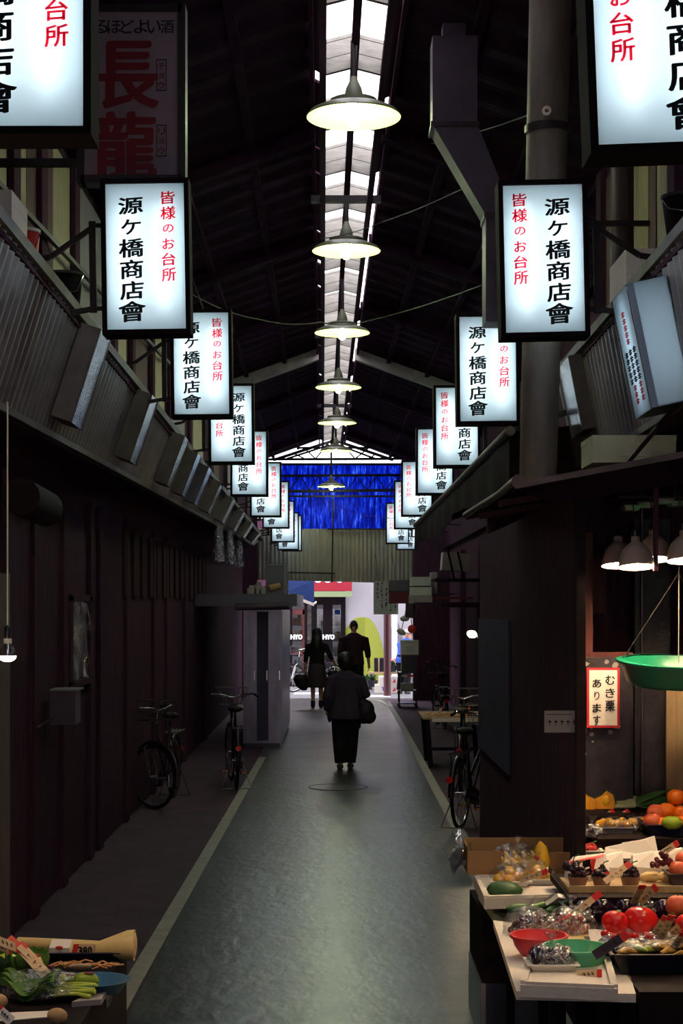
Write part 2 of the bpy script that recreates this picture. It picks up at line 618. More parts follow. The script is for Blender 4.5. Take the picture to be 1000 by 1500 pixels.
M['blue_awning'] = mat('blue_awning_cloth', (18, 34, 70), 0.9, var=0.15, spec=0.03)
M['pole_red'] = mat('dark_red_pole', (84, 46, 52), 0.5, var=0.15)
M['goods'] = [mat('shelf_goods_%s' % n, c, 0.6, var=0.35, scale=16) for n, c in
              (('brown', (150, 104, 80)), ('grey', (130, 130, 128)), ('cream', (190, 176, 150)), ('red', (150, 70, 60)))]
M['neon_white'] = mat('white_letters', (240, 246, 246), 0.5, var=0.02)
M['bulb_arcade'] = emit('mercury_bulb', (0.84, 1.0, 0.60), LAMP)
M['tube'] = emit('fluorescent_tube', (0.93, 0.99, 1.0), TUBE)
M['bulb_warm'] = emit('warm_bulb', (1.0, 0.72, 0.42), STALL)


def sign_panel():
    """opal acrylic: passes the tubes' light from behind, keeps a little gloss"""
    m, t, out = nt('opal_acrylic')
    tl = t.nodes.new('ShaderNodeBsdfTranslucent')
    tl.inputs[0].default_value = (0.86, 0.93, 0.96, 1)
    df = t.nodes.new('ShaderNodeBsdfPrincipled')
    df.inputs['Base Color'].default_value = (0.8, 0.82, 0.84, 1)
    df.inputs['Roughness'].default_value = 0.25
    mx = t.nodes.new('ShaderNodeMixShader')
    mx.inputs[0].default_value = 0.06
    t.links.new(tl.outputs[0], mx.inputs[1])
    t.links.new(df.outputs[0], mx.inputs[2])
    t.links.new(mx.outputs[0], out.inputs[0])
    return m


M['opal'] = sign_panel()
M['sign_panel_old'] = mat('old_sign_panel', (112, 100, 112), 0.6, var=0.12, scale=4, spec=0.2)


def red_film():
    """red translucent vinyl on a backlit panel"""
    m, t, out = nt('red_vinyl')
    tl = t.nodes.new('ShaderNodeBsdfTranslucent')
    tl.inputs[0].default_value = (0.92, 0.05, 0.12, 1)
    df = t.nodes.new('ShaderNodeBsdfDiffuse')
    df.inputs[0].default_value = (0.6, 0.03, 0.06, 1)
    mx = t.nodes.new('ShaderNodeMixShader')
    mx.inputs[0].default_value = 0.15
    t.links.new(tl.outputs[0], mx.inputs[1])
    t.links.new(df.outputs[0], mx.inputs[2])
    t.links.new(mx.outputs[0], out.inputs[0])
    return m


M['red_vinyl'] = red_film()


def blue_sheet():
    """corrugated blue plastic, streaked and weathered, daylight behind it; pale specks stand for light through cracks"""
    m, t, out = nt('blue_corrugated_plastic')
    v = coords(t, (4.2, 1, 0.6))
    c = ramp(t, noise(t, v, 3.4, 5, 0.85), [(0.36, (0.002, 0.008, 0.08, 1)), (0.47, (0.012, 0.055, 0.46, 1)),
                                            (0.56, (0.05, 0.17, 0.72, 1)), (0.66, (0.42, 0.55, 0.8, 1))])  # palest stop paints specks of daylight coming through holes
    tl = t.nodes.new('ShaderNodeBsdfTranslucent')
    t.links.new(c, tl.inputs[0])
    gl = t.nodes.new('ShaderNodeBsdfGlossy')
    gl.inputs['Roughness'].default_value = 0.4
    mx = t.nodes.new('ShaderNodeMixShader')
    mx.inputs[0].default_value = 0.03
    t.links.new(tl.outputs[0], mx.inputs[1])
    t.links.new(gl.outputs[0], mx.inputs[2])
    t.links.new(mx.outputs[0], out.inputs[0])
    return m


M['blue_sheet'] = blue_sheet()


def window_glass():
    m, t, out = nt('window_glass')
    tr = t.nodes.new('ShaderNodeBsdfTransparent')
    tr.inputs[0].default_value = (0.85, 0.88, 0.88, 1)
    gl = t.nodes.new('ShaderNodeBsdfGlossy')
    gl.inputs['Roughness'].default_value = 0.05
    fr = t.nodes.new('ShaderNodeFresnel')
    fr.inputs[0].default_value = 1.45
    mx = t.nodes.new('ShaderNodeMixShader')
    t.links.new(fr.outputs[0], mx.inputs[0])
    t.links.new(tr.outputs[0], mx.inputs[1])
    t.links.new(gl.outputs[0], mx.inputs[2])
    t.links.new(mx.outputs[0], out.inputs[0])
    return m


M['glass'] = window_glass()

# ------------------------------------------------------------------ the arcade itself
Y0, YW = -6.0, 18.3          # behind the lens ... end wall


def ridge(y):
    """the roof ridge runs slightly askew"""
    return 0.20 - 0.0145 * y


RZ = EYE + 3.84              # ridge height
SLOPE = 0.36


def roof_z(x, y):
    return RZ - SLOPE * abs(x - ridge(y))


b = MB(); b.span((-1.06, Y0, -0.1), (1.22, 18.7, 0)); struct('floor', b, M['lane'])
b = MB(); b.span((-4, Y0, -0.1), (-1.06, 18.7, -0.004)); struct('floor', b, M['side'])
b = MB(); b.span((1.22, Y0, -0.1), (4.5, 18.7, -0.004)); struct('floor', b, M['side'])
b = MB(); b.span((-14, 18.7, -0.1), (16, 40, -0.006)); struct('floor', b, M['street'])


def strip(pts, w):
    m = MB()
    for s, z in ((1, 0.006),):
        top = [Vector((x - w / 2, y, z)) for x, y in pts] + [Vector((x + w / 2, y, z)) for x, y in pts][::-1]
        m.prism(top, (0, 0, -0.03))
    return m


struct('trim_1', strip([(-1.16, 1.0), (-1.125, 4.6), (-1.05, 8.5), (-1.0, 11.4)], 0.10), M['line'])
struct('trim_2', strip([(1.14, 1.0), (1.155, 7.7), (1.185, 14.5), (1.17, 17.0), (1.0, 18.2), (0.6, 18.7)], 0.10), M['line'])
b = MB(); b.span((-0.98, 19.55, -0.02), (-0.15, 19.95, 0.0)); struct('trim_3', b, M['white_strip'])  # sunlight on the kerb, put in as a white strip
b = MB(); b.span((0.45, 19.0, -0.02), (1.3, 19.3, 0.0)); struct('trim_4', b, M['white_strip'])

# side walls: lower shop fronts and set-back upper storeys
b = MB(); b.span((-2.25, Y0, 0), (-2.05, YW, 3.45)); struct('wall_left', b, M['wood_dark'])
b = MB(); b.span((-2.25, Y0, 3.45), (-1.84, YW, 5.35)); struct('wall_left', b, M['wood_dark'])
b = MB(); b.span((2.55, Y0, 0), (2.75, YW, 3.4)); struct('wall_right', b, M['wood_dark'])
b = MB(); b.span((1.93, Y0, 3.4), (2.1, 5.92, 5.35)); b.span((2.45, 5.92, 3.4), (2.7, YW, 5.25)); b.span((1.93, 5.90, 3.4), (2.5, 5.95, 5.25)); struct('wall_right', b, M['wood_dark'])
# the wall behind the lens, with the arcade's other mouth
b = MB()
b.span((-4, Y0 - 0.15, 0), (-1.4, Y0, 6)); b.span((1.4, Y0 - 0.15, 0), (4, Y0, 6)); b.span((-1.4, Y0 - 0.15, 3.3), (1.4, Y0, 6))
struct('wall_back', b, M['wood_dark'])

# roof: two corrugated slopes with a slot along the ridge
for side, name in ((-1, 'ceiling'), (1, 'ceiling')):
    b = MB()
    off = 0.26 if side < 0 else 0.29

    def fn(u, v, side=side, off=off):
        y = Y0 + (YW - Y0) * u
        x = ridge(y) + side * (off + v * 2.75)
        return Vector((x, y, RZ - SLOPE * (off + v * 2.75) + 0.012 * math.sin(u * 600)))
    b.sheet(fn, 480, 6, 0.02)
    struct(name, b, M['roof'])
# rafters and purlins
k = 0
y = -4.58
while y < YW - 0.6:
    for side in (-1, 1):
        pale = abs(y - 11.8) < 0.3  # this rafter is coloured as lit by the nearby pendant
        xa, xb = ridge(y) + side * 0.26, ridge(y) + side * 2.6
        if side < 0:
            xb = max(xb, -2.5)
        else:
            xb = min(xb, 2.6)
        b = MB()
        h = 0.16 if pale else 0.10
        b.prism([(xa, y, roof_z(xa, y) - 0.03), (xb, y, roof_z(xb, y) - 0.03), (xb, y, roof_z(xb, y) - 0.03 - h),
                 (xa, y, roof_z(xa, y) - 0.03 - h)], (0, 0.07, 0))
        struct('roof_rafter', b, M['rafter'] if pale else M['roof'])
    y += 1.82
for side in (-1, 1):
    for d in (0.75, 1.3, 1.85, 2.3):
        b = MB()
        pts = [Vector((ridge(yy) + side * d, yy, RZ - SLOPE * d - 0.045)) for yy in (Y0, YW)]
        b.bar(pts[0], pts[1], 0.06, 0.06)
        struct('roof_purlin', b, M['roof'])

# ridge ventilator: rails either side of the slot, weathered inverted-V boards across it
for s, d, w in ((-1, 0.20, 0.045), (1, 0.20, 0.045), (-1, 0.275, 0.03), (1, 0.30, 0.03)):
    b = MB()
    z = EYE + (3.47 if d < 0.25 else 3.66)
    b.bar((ridge(Y0) + s * d, Y0, z), (ridge(YW) + s * d, YW, z), w, 0.07)
    struct('ridge_rail', b, M['wood_dark'])
b = MB(); b.bar((ridge(Y0) + 0.01, Y0, EYE + 3.62), (ridge(YW) + 0.01, YW, EYE + 3.62), 0.05, 0.07)
struct('ridge_beam', b, M['wood_dark'])
for k in range(-13, 20):
    y = 5.47 + 0.64 * k
    if y > YW - 0.3 or y < Y0 + 0.3:
        continue
    c = ridge(y)
    b = MB()
    zb, h = EYE + 3.58, 0.23
    for i, (z0, z1) in enumerate(((0.0, h * 0.42), (h * 0.44, h * 0.88), (h * 0.90, h))):
        b.prism([(c - 0.215, y, zb - 0.035 + z0), (c, y, zb + 0.02 + z0), (c + 0.215, y, zb - 0.035 + z0),
                 (c + 0.215, y, zb - 0.035 + z1), (c, y, zb + 0.02 + z1), (c - 0.215, y, zb - 0.035 + z1)], (0, 0.02, 0))
    struct('ridge_board', b, M['board_grey'])
for s in (-1, 1):
    y = Y0 + 0.2
    random.seed(11 + s)
    while y < YW - 0.3:
        L = random.uniform(0.35, 1.1)
        if s < 0 or random.random() < 0.55:
            b = MB()
            for yy in (0,):
                xa, xb = (0.222, 0.275) if s < 0 else (0.228, 0.31)
                b.prism([(ridge(y) + s * xa, y, EYE + 3.67), (ridge(y) + s * xb, y, EYE + 3.70),
                         (ridge(y + L) + s * xb, y + L, EYE + 3.70), (ridge(y + L) + s * xa, y + L, EYE + 3.67)], (0, 0, 0.02))
            struct('ridge_flashing', b, M['wood_dark'])
        y += L + (random.uniform(0.02, 0.12) if s < 0 else random.uniform(0.1, 0.4))
for y in (7.05, 10.6, 14.3):
    b = MB(); b.bar((ridge(y) - 0.30, y, EYE + 3.50), (ridge(y) + 0.30, y, EYE + 3.50), 0.05)
    struct('ridge_tie', b, M['steel_dark'])

# end wall: corrugated iron, blue plastic sheet, open gable behind a light truss
def corrug(x0, x1, z0, z1, y, n, amp, m, name, z0b=None):
    b = MB()

    def fn(u, v):
        x = x0 + (x1 - x0) * u
        zz0 = z0 + ((z0b - z0) * u if z0b is not None else 0)
        return Vector((x, y + amp * math.sin(u * 2 * PI * n), zz0 + (z1 - zz0) * v))
    b.sheet(fn, int(n * 6), 1, 0.004)
    return struct(name, b, m)


corrug(-2.2, 2.0, EYE + 0.60, EYE + 1.73, YW, 46, 0.018, M['corrugated'], 'wall_far', EYE + 0.50)
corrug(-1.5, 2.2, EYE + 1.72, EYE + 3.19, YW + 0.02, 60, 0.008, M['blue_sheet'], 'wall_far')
b = MB(); b.span((-2.6, YW - 0.05, 0), (-1.72, YW + 0.1, 5.2)); struct('wall_far', b, M['wood_dark'])
b = MB(); b.span((1.75, YW - 0.05, 0), (2.9, YW + 0.1, 5.2)); struct('wall_far', b, M['wood_dark'])


def gz(x):
    return RZ - SLOPE * abs(x + 0.06) - 0.02


def at_wall(px, py, d=YW - 0.12):
    return P(px, py, d)


def trussbar(name, a, c, w=0.035):
    b = MB(); b.bar(a, c, w); return struct(name, b, M['steel_dark'])


trussbar('end_truss', at_wall(392, 673), at_wall(596, 672), 0.05)
trussbar('end_truss', at_wall(395, 680), at_wall(596, 680), 0.05)
trussbar('end_truss', at_wall(400, 674), at_wall(490, 645), 0.06)
trussbar('end_truss', at_wall(490, 645), at_wall(576, 674), 0.06)
trussbar('end_truss', at_wall(420, 672), at_wall(482, 652), 0.04)
trussbar('end_truss', at_wall(496, 652), at_wall(552, 673), 0.04)
trussbar('end_truss', at_wall(437, 656), at_wall(545, 656), 0.04)
for (x0, y0, x1, y1) in ((446, 657, 462, 672), (462, 672, 480, 650), (500, 650, 520, 672), (520, 672, 540, 656), (430, 664, 446, 672), (552, 664, 540, 672)):
    trussbar('end_truss', at_wall(x0, y0), at_wall(x1, y1), 0.028)
trussbar('end_truss', at_wall(412, 697), at_wall(592, 696), 0.05)
trussbar('end_truss', at_wall(412, 720), at_wall(592, 718), 0.06)
trussbar('end_truss', at_wall(412, 727), at_wall(592, 727), 0.04)
for i in range(6):
    x = 425 + i * 28
    trussbar('end_truss', at_wall(x, 718), at_wall(x + 14, 697), 0.022)
    trussbar('end_truss', at_wall(x + 14, 697), at_wall(x + 28, 718), 0.022)
trussbar('end_truss', at_wall(488, 730, YW - 0.06), at_wall(486, 853, YW - 0.06), 0.035)
trussbar('end_truss', at_wall(404, 838, YW - 0.06), at_wall(490, 840, YW - 0.06), 0.03)
trussbar('end_truss', at_wall(480, 775, YW - 0.06), at_wall(566, 775, YW - 0.06), 0.03)

# left shop fascia: a long corrugated band leaning into the street, capped, with a soffit and a sloping top
LT = [P(0, 318, 3.67), P(384, 788, 16.2)]
LB = [P(0, 596, 4.20), P(375, 800, 16.6)]


def along(pair, y):
    a, c = pair
    t = (y - a.y) / (c.y - a.y)
    return a + (c - a) * t


def fascia(top, bot, ya, yb, n, nm, inward):
    b = MB()

    def fn(u, v):
        y = ya + (yb - ya) * u
        p, q = along(top, y), along(bot, y)
        w = p + (q - p) * v
        return w + Vector((0.008 * math.sin(u * 2 * PI * n), 0, 0))
    b.sheet(fn, n * 6, 2, 0.004)
    struct('trim_%s' % nm, b, M['fascia'])
    b = MB(); b.bar(along(top, ya), along(top, yb), 0.05, 0.06)
    struct('fascia_capping', b, M['fascia_cap'])
    b = MB(); b.bar(along(bot, ya), along(bot, yb), 0.03, 0.04)
    struct('fascia_capping', b, M['fascia_cap'])
    # soffit and top board back to the wall
    for pair, dz, nm2 in ((bot, -0.01, 'canopy_soffit'), (top, -0.04, 'canopy_top')):
        b = MB()
        p, q = along(pair, ya), along(pair, yb)
        xw = -2.07 if inward < 0 else 2.5
        b.prism([(p.x, ya, p.z + dz), (q.x, yb, q.z + dz), (xw, yb, q.z + dz + 0.05), (xw, ya, p.z + dz + 0.05)], (0, 0, -0.03))
        struct(nm2, b, M['wood_dark'])


fascia(LT, LB, 0.6, 16.2, 250, '5', -1)
RT = [P(1000, 336, 3.76), P(816, 548, 5.9)]
RB = [P(1000, 640, 4.6), P(846, 690, 5.9)]
RB[0] = RB[1] + (RB[0] - RB[1]) * 1.0
RB = [Vector((1.72, 3.76, EYE + 1.0)), P(846, 690, 5.9)]
fascia(RT, RB, 0.6, 5.9, 85, '6', 1)
# its near end return
b = MB(); b.prism([along(RT, 5.9), along(RB, 5.9), Vector((2.45, 5.9, along(RB, 5.9).z)), Vector((2.45, 5.9, along(RT, 5.9).z))], (0, 0.03, 0))
struct('fascia_capping', b, M['fascia'])

# upper storeys: olive shutters between dark posts
def upper(side, xw, ys, z0, z1):
    for i, (ya, yb, key) in enumerate(ys):
        b = MB(); b.span((xw, ya, z0), (xw + side * 0.03, yb, z1))
        struct('window_%d' % (i + (1 if side < 0 else 11)), b, M[key])


upper(-1, -1.83, [(3.9, 4.3, 'olive'), (4.38, 4.57, 'olive'), (4.71, 4.86, 'olive'), (4.865, 5.02, 'wood_brown'), (5.14, 5.32, 'wood_brown'), (5.325, 5.66, 'olive'), (5.80, 6.6, 'panel_grey'),
                  (6.9, 7.2, 'olive'), (7.5, 8.0, 'wood_brown'), (8.3, 8.8, 'olive'), (9.2, 10.0, 'panel_grey'), (10.6, 11.4, 'olive'), (12.4, 13.0, 'wood_brown'), (14, 14.7, 'panel_grey')], 3.84, 5.12)
upper(1, 1.92, [(4.0, 4.5, 'olive'), (4.66, 4.88, 'olive'), (4.9, 5.0, 'wood_brown'), (5.02, 5.26, 'olive'), (5.4, 5.8, 'wood_brown')], 3.86, 5.12)
for y in (4.34, 4.64, 5.08, 5.73, 6.75, 7.35, 8.15, 9.0, 10.3, 12.0, 13.6, 15.2, 16.8):
    b = MB(); b.span((-1.83, y - 0.05, 3.82), (-1.795, y + 0.05, 5.2)); struct('wall_post', b, M['wood_dark'])
for y in (4.6, 5.33, 5.86):
    b = MB(); b.span((1.885, y - 0.05, 3.84), (1.93, y + 0.05, 5.2)); struct('wall_post', b, M['wood_dark'])
b = MB(); b.bar((-1.77, 3.9, EYE + 2.19), (-1.77, 9.0, EYE + 2.62), 0.03); struct('wall_post', b, M['steel_dark'])

# left ground floor: plywood, posts, a window with plastic behind it, brown boards above
b = MB(); b.span((-2.05, 3.6, 0), (-2.0, 5.05, 2.3)); struct('wall_left', b, M['ply'])
for y in (5.1, 5.55, 6.15, 6.82, 7.1, 8.0, 9.2, 9.9, 11.1, 12.9):
    b = MB(); b.span((-2.05, y - 0.05, 0), (-2.012, y + 0.05, 2.95)); struct('wall_post', b, M['wood_dark'])
for i in range(14):
    y = 7.9 + i * 0.36
    b = MB(); b.span((-2.05, y, 2.2), (-2.02, y + 0.2, 2.85)); struct('wall_board', b, M['wood_brown_dark'])
w = MB(); w.span((-2.045, 6.22, 1.50), (-2.0, 6.28, 2.18)); w.span((-2.045, 6.72, 1.50), (-2.0, 6.78, 2.18))
w.span((-2.045, 6.22, 1.47), (-2.0, 6.78, 1.52)); w.span((-2.045, 6.22, 2.14), (-2.0, 6.78, 2.19))
wf = struct('window_21', w, M['wood_dark'])
b = MB(); b.sheet(lambda u, v: Vector((-2.01 + 0.02 * math.sin(u * 9 + v * 4) * math.sin(v * 11 + u * 3), 6.28 + 0.44 * u, 1.52 + 0.62 * v)), 24, 30)
struct('plastic_pane', b, M['sheet_film'], wf, True)
b = MB(); b.span((-2.04, 6.29, 1.53), (-2.03, 6.71, 2.13)); struct('window_back', b, M['panel_grey'], wf)

# right ground floor: dark partition beside the stall, posts, recess wall
b = MB(); b.span((1.195, 4.08, 0), (1.25, 6.75, 2.66)); struct('wall_right', b, M['wood_dark'])
b = MB(); b.span((1.178, 3.99, 0.0), (1.222, 4.04, 2.62)); struct('wall_post', b, M['stand_wood'])
b = MB(); b.span((1.345, 4.46, 1.82), (1.405, 4.50, 2.5)); b.span((1.345, 4.455, 1.80), (1.62, 4.50, 1.85)); struct('trim_8', b, M['wood_red'])
b = MB(); b.span((1.25, 6.70, 0), (2.6, 6.75, 2.9)); struct('wall_right', b, M['wood_dark'])
b = MB(); b.span((1.28, 4.9, 0), (2.6, 4.95, 2.7)); struct('wall_right', b, M['wood_dark'])
b = MB(); b.span((1.29, 4.885, 2.06), (1.62, 4.9, 2.4)); struct('trim_7', b, M['wood_red'])
for y in (7.6, 9.0, 10.4, 12.2, 14, 16):
    b = MB(); b.span((2.45, y - 0.05, 0), (2.55, y + 0.05, 3.2)); struct('wall_post', b, M['wood_dark'])

# ------------------------------------------------------------------ street beyond: shop front and mural wall
YF = 21.5
b = MB(); b.span((0.28, YF, 0), (9, YF + 0.2, 4.4)); struct('wall_street', b, M['white_render'])
b = MB(); b.span((-9, YF + 0.9, 0), (0.28, YF + 1.1, 4.4)); struct('wall_street', b, M['panel_grey'])
b = MB(); b.span((-9, YF - 0.02, 2.62), (0.28, YF + 1.0, 4.4)); struct('wall_street', b, M['wood_dark'])


def W(px, py, d=YF):
    return P(px, py, d)


def mural(nm, pts, m, d):
    b = MB()
    b.prism([W(x, y, YF - d) for x, y in pts], (0, d, 0))
    struct(nm, b, m)


def arc(cx, base, w, h, n=20, k=1.0):
    return [(cx - w / 2 + w * i / n, base - h * (1 - abs(2 * i / n - 1) ** (3.0 * k))) for i in range(n + 1)]


hill = arc(530, 1008, 80, 104)
mural('wall_mural', [(490, 1008)] + hill + [(570, 1008)], M['hill_lime'], 0.004)
mural('wall_mural', [(491, 1008), (494, 950), (502, 926), (514, 912), (526, 905.5), (534, 904.5), (534, 1008)], M['hill_green'], 0.008)
mural('wall_mural', [(556, 1008)] + [(x, y) for x, y in arc(579, 1008, 44, 100, 16, 0.6)] + [(601, 1008)], M['hill_grey'], 0.003)
mural('wall_mural', [(588, 1008)] + [(x, y) for x, y in arc(615, 1008, 60, 92, 16, 0.7)] + [(646, 1008)], M['panel_grey'], 0.006)

# daylight openings
portal((ridge(6), 6, RZ + 0.05), (0, 0, 0), 0.8, 48)
portal((0.0, YW + 0.5, 1.4), (-PI / 2, 0, 0), 3.6, 2.8)
portal((0.0, YW + 0.35, EYE + 2.6), (-PI / 2, 0, 0), 3.6, 2.2)
portal((0.0, Y0 - 0.3, 1.75), (PI / 2, 0, 0), 3.0, 3.5)
# ------------------------------------------------------------------ lit signboards down both sides
SW, SH, SD = 0.404, 0.75, 0.15         # lit face and box depth
BLACK_TXT, RED_TXT = '源ケ橋商店會', '皆様のお台所'


def make_sign(red_right, arm, reach):
    """local space: face centre at the origin, looking along -Y; arm = side of the wall (-1 left, 1 right)"""
    r = thing('signboard', 'x', 'sign', local=True)
    f = MB()
    t = 0.024
    for s in (-1, 1):
        f.box((s * (SW / 2 + t / 2), SD / 2 - 0.01, 0), (t, SD + 0.02, SH + 2 * t))
        f.box((0, SD / 2 - 0.01, s * (SH / 2 + t / 2)), (SW, SD + 0.02, t))
    part('frame', f, M['frame_black'], r)
    f = MB()
    e = 0.004
    for s in (-1, 1):
        f.box((s * (SW / 2 - e / 2), SD / 2 + 0.004, 0), (e, SD - 0.012, SH))
        f.box((0, SD / 2 + 0.004, s * (SH / 2 - e / 2)), (SW - 2 * e, SD - 0.012, e))
    part('lining', f, M['sign_white'], r)
    f = MB(); f.box((0, 0, 0), (SW, 0.002, SH)); part('panel', f, M['opal'], r, label='glowing white panel')
    f = MB(); f.box((0, SD, 0), (SW, 0.002, SH)); part('panel', f, M['opal'], r, label='glowing white rear panel')
    for x in (-0.092, 0.092):
        f = MB(); f.tube([(x, SD / 2, -0.275), (x, SD / 2, 0.275)], 0.012, 8); part('light_tube', f, M['tube'], r)
    q = -1 if red_right else 1
    f = MB()
    write_column(f, BLACK_TXT, (q * 0.073, -0.0015, 0.262), 0.116, 0.1085, UX, UZ, TOCAM, 0.08,
                 {'ケ': (0.84, 0.66), '源': (1.05, 0.72), '會': (1.16, 0.88), '橋': (1.05, 0.80), '商': (0.98, 0.82), '店': (1.0, 0.78)}, 0.015)
    part('lettering', f, M['ink'], r, label='black lettering')
    f = MB()
    write_column(f, RED_TXT, (-q * 0.118, -0.0015, 0.301), 0.074, 0.079, UX, UZ, TOCAM, 0.08,
                 {'の': (0.72, 0.55), 'お': (0.82, 0.72), '皆': (0.95, 0.86), '様': (1, 0.88), '台': (0.92, 0.86), '所': (0.95, 0.9)}, 0.014)
    part('lettering', f, M['red_vinyl'], r, label='red lettering')
    for k in [c for c in r.children if c.name.startswith('lettering')]:      # the rear face reads the same
        o = k.copy()
        COL.objects.link(o)
        o.parent = r
        o.rotation_euler = (0, 0, PI)
        o.location = (0, SD, 0)
        ORG[o] = Vector()
    f = MB()
    x0 = arm * (SW / 2 + t)
    x1 = x0 + arm * 0.055
    f.bar((x1, 0.07, -0.27), (x1, 0.07, 0.2), 0.035, 0.03)
    for z in (-0.25, 0.18):
        f.bar((x0, 0.07, z), (x1, 0.07, z), 0.02)
    f.bar((x1, 0.07, 0.17), (x1 + arm * 0.22, 0.07, 0.02), 0.025)
    f.bar((x1 + arm * 0.22, 0.07, 0.02), (arm * reach, 0.07, -0.04), 0.025)
    f.bar((x1, 0.07, -0.25), (x1 + arm * 0.12, 0.07, -0.27), 0.025)
    part('bracket', f, M['steel_dark'], r)
    return r


ordinal = ['nearest', 'second', 'third', 'fourth', 'fifth', 'sixth', 'seventh', 'eighth', 'ninth', 'farthest']
# lit face: left px, right px, top px, bottom px, height px used for distance, red text on the right?, tilt
LEFT = [(-98, 123, -226, 187, 358, True, 0), (160, 271, 269, 483, 214, True, 0.9), (253, 335, 460, 607, 149, True, 0.6), (309, 368.5, 566, 676, 110.5, False, 0.4),
        (339, 389.5, 633, 724, 91.5, True, 0), (367, 409.5, 682, 755, 76, True, 0), (386, 421.5, 706.5, 772, 65.5, True, 0), (400, 429.5, 735, 792.5, 57.5, True, 0),
        (408, 436, 752, 804, 52, True, 0), (415, 440.5, 757, 806, 49, True, 0)]
RIGHT = [(868, 1090, -196, 211, 372, False, 2.2), (738, 853.5, 272, 487, 216, False, 1.3), (673, 753.5, 464, 617, 153, True, 0.6), (638.5, 700, 568, 681, 113, False, 0.4),
         (612, 663, 630, 722, 93, False, 0), (590, 632, 680, 754, 77, False, 0), (579, 616, 707, 773, 67, False, 0), (566.5, 596, 740, 795, 57, False, 0),
         (582, 609, 750, 804, 51, False, 0)]
proto = {}
for rows, arm, sidename in ((LEFT, -1, 'left'), (RIGHT, 1, 'right')):
    for i, (x0, x1, y0, y1, hpx, rr, tilt) in enumerate(rows):
        D = SH * FPX / hpx
        if i == len(rows) - 1:
            D = min(D, 18.0)
        inner = x1 if arm < 0 else x0
        q = Q(inner, y1, D)
        c = Vector((q.x + arm * SW / 2, q.y, q.z + SH / 2))
        nm = 'farthest' if i == len(rows) - 1 else ordinal[i]
        extra = {0: ', cut off by frame', 1: ', fully in view'}.get(i, '')
        lab = '%s lit white signboard in the row along the %s side%s' % (nm, sidename, extra)
        reach = 0.90 if arm < 0 else (0.86 if D < 5.5 else 1.38)
        key = (rr, arm, reach)
        grp = 'lit market signboards'
        if key not in proto:
            proto[key] = make_sign(rr, arm, reach)
            o = proto[key]
            o.location = c
            o['label'], o['group'] = lab, grp
        else:
            o = copy_tree(proto[key], c, None, lab, grp)
        o.rotation_euler = (0, math.radians(-tilt if arm > 0 else -tilt), 0)

# ------------------------------------------------------------------ pendant lamps under the ridge


def make_pendant():
    r = thing('pendant_lamp', 'x', 'lamp', local=True)      # origin at the rim's centre
    R = 0.30
    f = MB()
    f.lathe([(R, 0.0), (R + 0.004, 0.006), (R * 0.93, 0.032), (R * 0.72, 0.062), (R * 0.45, 0.084), (0.12, 0.094), (0.118, 0.098)], seg=40)
    part('shade', f, M['shade'], r, True)
    f = MB()
    f.lathe([(R - 0.001, 0.001), (R * 0.92, 0.027), (R * 0.71, 0.056), (R * 0.44, 0.078), (0.1, 0.086), (0.003, 0.087)], seg=40)
    part('reflector', f, M['shade_in'], r, True)
    f = MB()
    f.lathe([(0.15, 0.086), (0.15, 0.108), (0.11, 0.118), (0.062, 0.122), (0.058, 0.15), (0.05, 0.185), (0.028, 0.23), (0.02, 0.26)], seg=24, cap=True)
    part('lamp_holder', f, M['shade'], r, True)
    f = MB()
    f.ball((0, 0, -0.02), 0.042, 14, 10, (1, 1, 1.3)); f.tube([(0, 0, 0.02), (0, 0, 0.086)], 0.02, 10)
    part('bulb', f, M['bulb_arcade'], r, True, label='glowing yellow-green bulb')
    f = MB(); f.tube([(0, 0, 0.25), (0, 0, 0.62)], 0.021, 10)
    part('pole', f, M['steel_dark'], r, True)
    return r


pl = make_pendant()
PEND = [(518, 172, 138), (507, 368, 100), (501, 488, 80.5), (495.5, 568, 67), (493.5, 620, 57), (491.5, 661, 48), (485, 713, 40.5)]
for i, (px, py, w) in enumerate(PEND):
    D = min(0.6 * FPX / w, 17.7)
    c = Q(px, py, D)
    nm = ['nearest and largest', 'second', 'third', 'fourth', 'fifth', 'sixth', 'farthest'][i]
    lab = '%s green-white pendant lamp in the row under the ridge' % nm
    if i == 0:
        o = pl
        o.location = c
        o['label'], o['group'] = lab, 'arcade pendant lamps'
    else:
        o = copy_tree(pl, c, None, lab, 'arcade pendant lamps')
    # the pole reaches up to the ridge beam
    L = EYE + 3.6 - c.z
    for k in o.children:
        if k.name.startswith('pole'):
            k.data = k.data.copy()
            for v in k.data.vertices:
                if v.co.z > 0.4:
                    v.co.z = L
# ------------------------------------------------------------------ vertical shop sign hung on the left wall
V3 = lambda *a: Vector(a)
vs_D = 4.32
c0, c1 = Q(118, 12, vs_D), Q(266, 262, vs_D)
r = thing('vertical_shop_sign', 'unlit white shop sign with huge dark red characters, hung high behind signboards', 'sign',
          ((c0.x + c1.x) / 2, c0.y, c1.z))
b = MB(); b.span((c0.x, c0.y, c1.z), (c1.x, c0.y + 0.1, c0.z)); part('sign_box', b, M['sign_panel_old'], r)
b = MB()
for x in (c0.x, c1.x):
    b.span((x - 0.02, c0.y - 0.01, c1.z - 0.02), (x + 0.02, c0.y + 0.12, c0.z + 0.02))
for z in (c0.z, c1.z):
    b.span((c0.x, c0.y - 0.01, z - 0.02), (c1.x, c0.y + 0.12, z + 0.02))
part('frame', b, M['steel_dark'], r)
b = MB()
u = vs_D / FPX
for ch, px, py, w, h in (('長', 186, 110, 88, 96), ('龍', 184, 214, 86, 98)):
    if True:
        brush(b, ch, Q(px, py, vs_D) + Vector((0, -0.001, 0)), w * u, h * u, UX, UZ, TOCAM, 0.0, 0.02)
part('lettering', b, M['red_paint'], r, label='large dark red lettering')
b = MB()
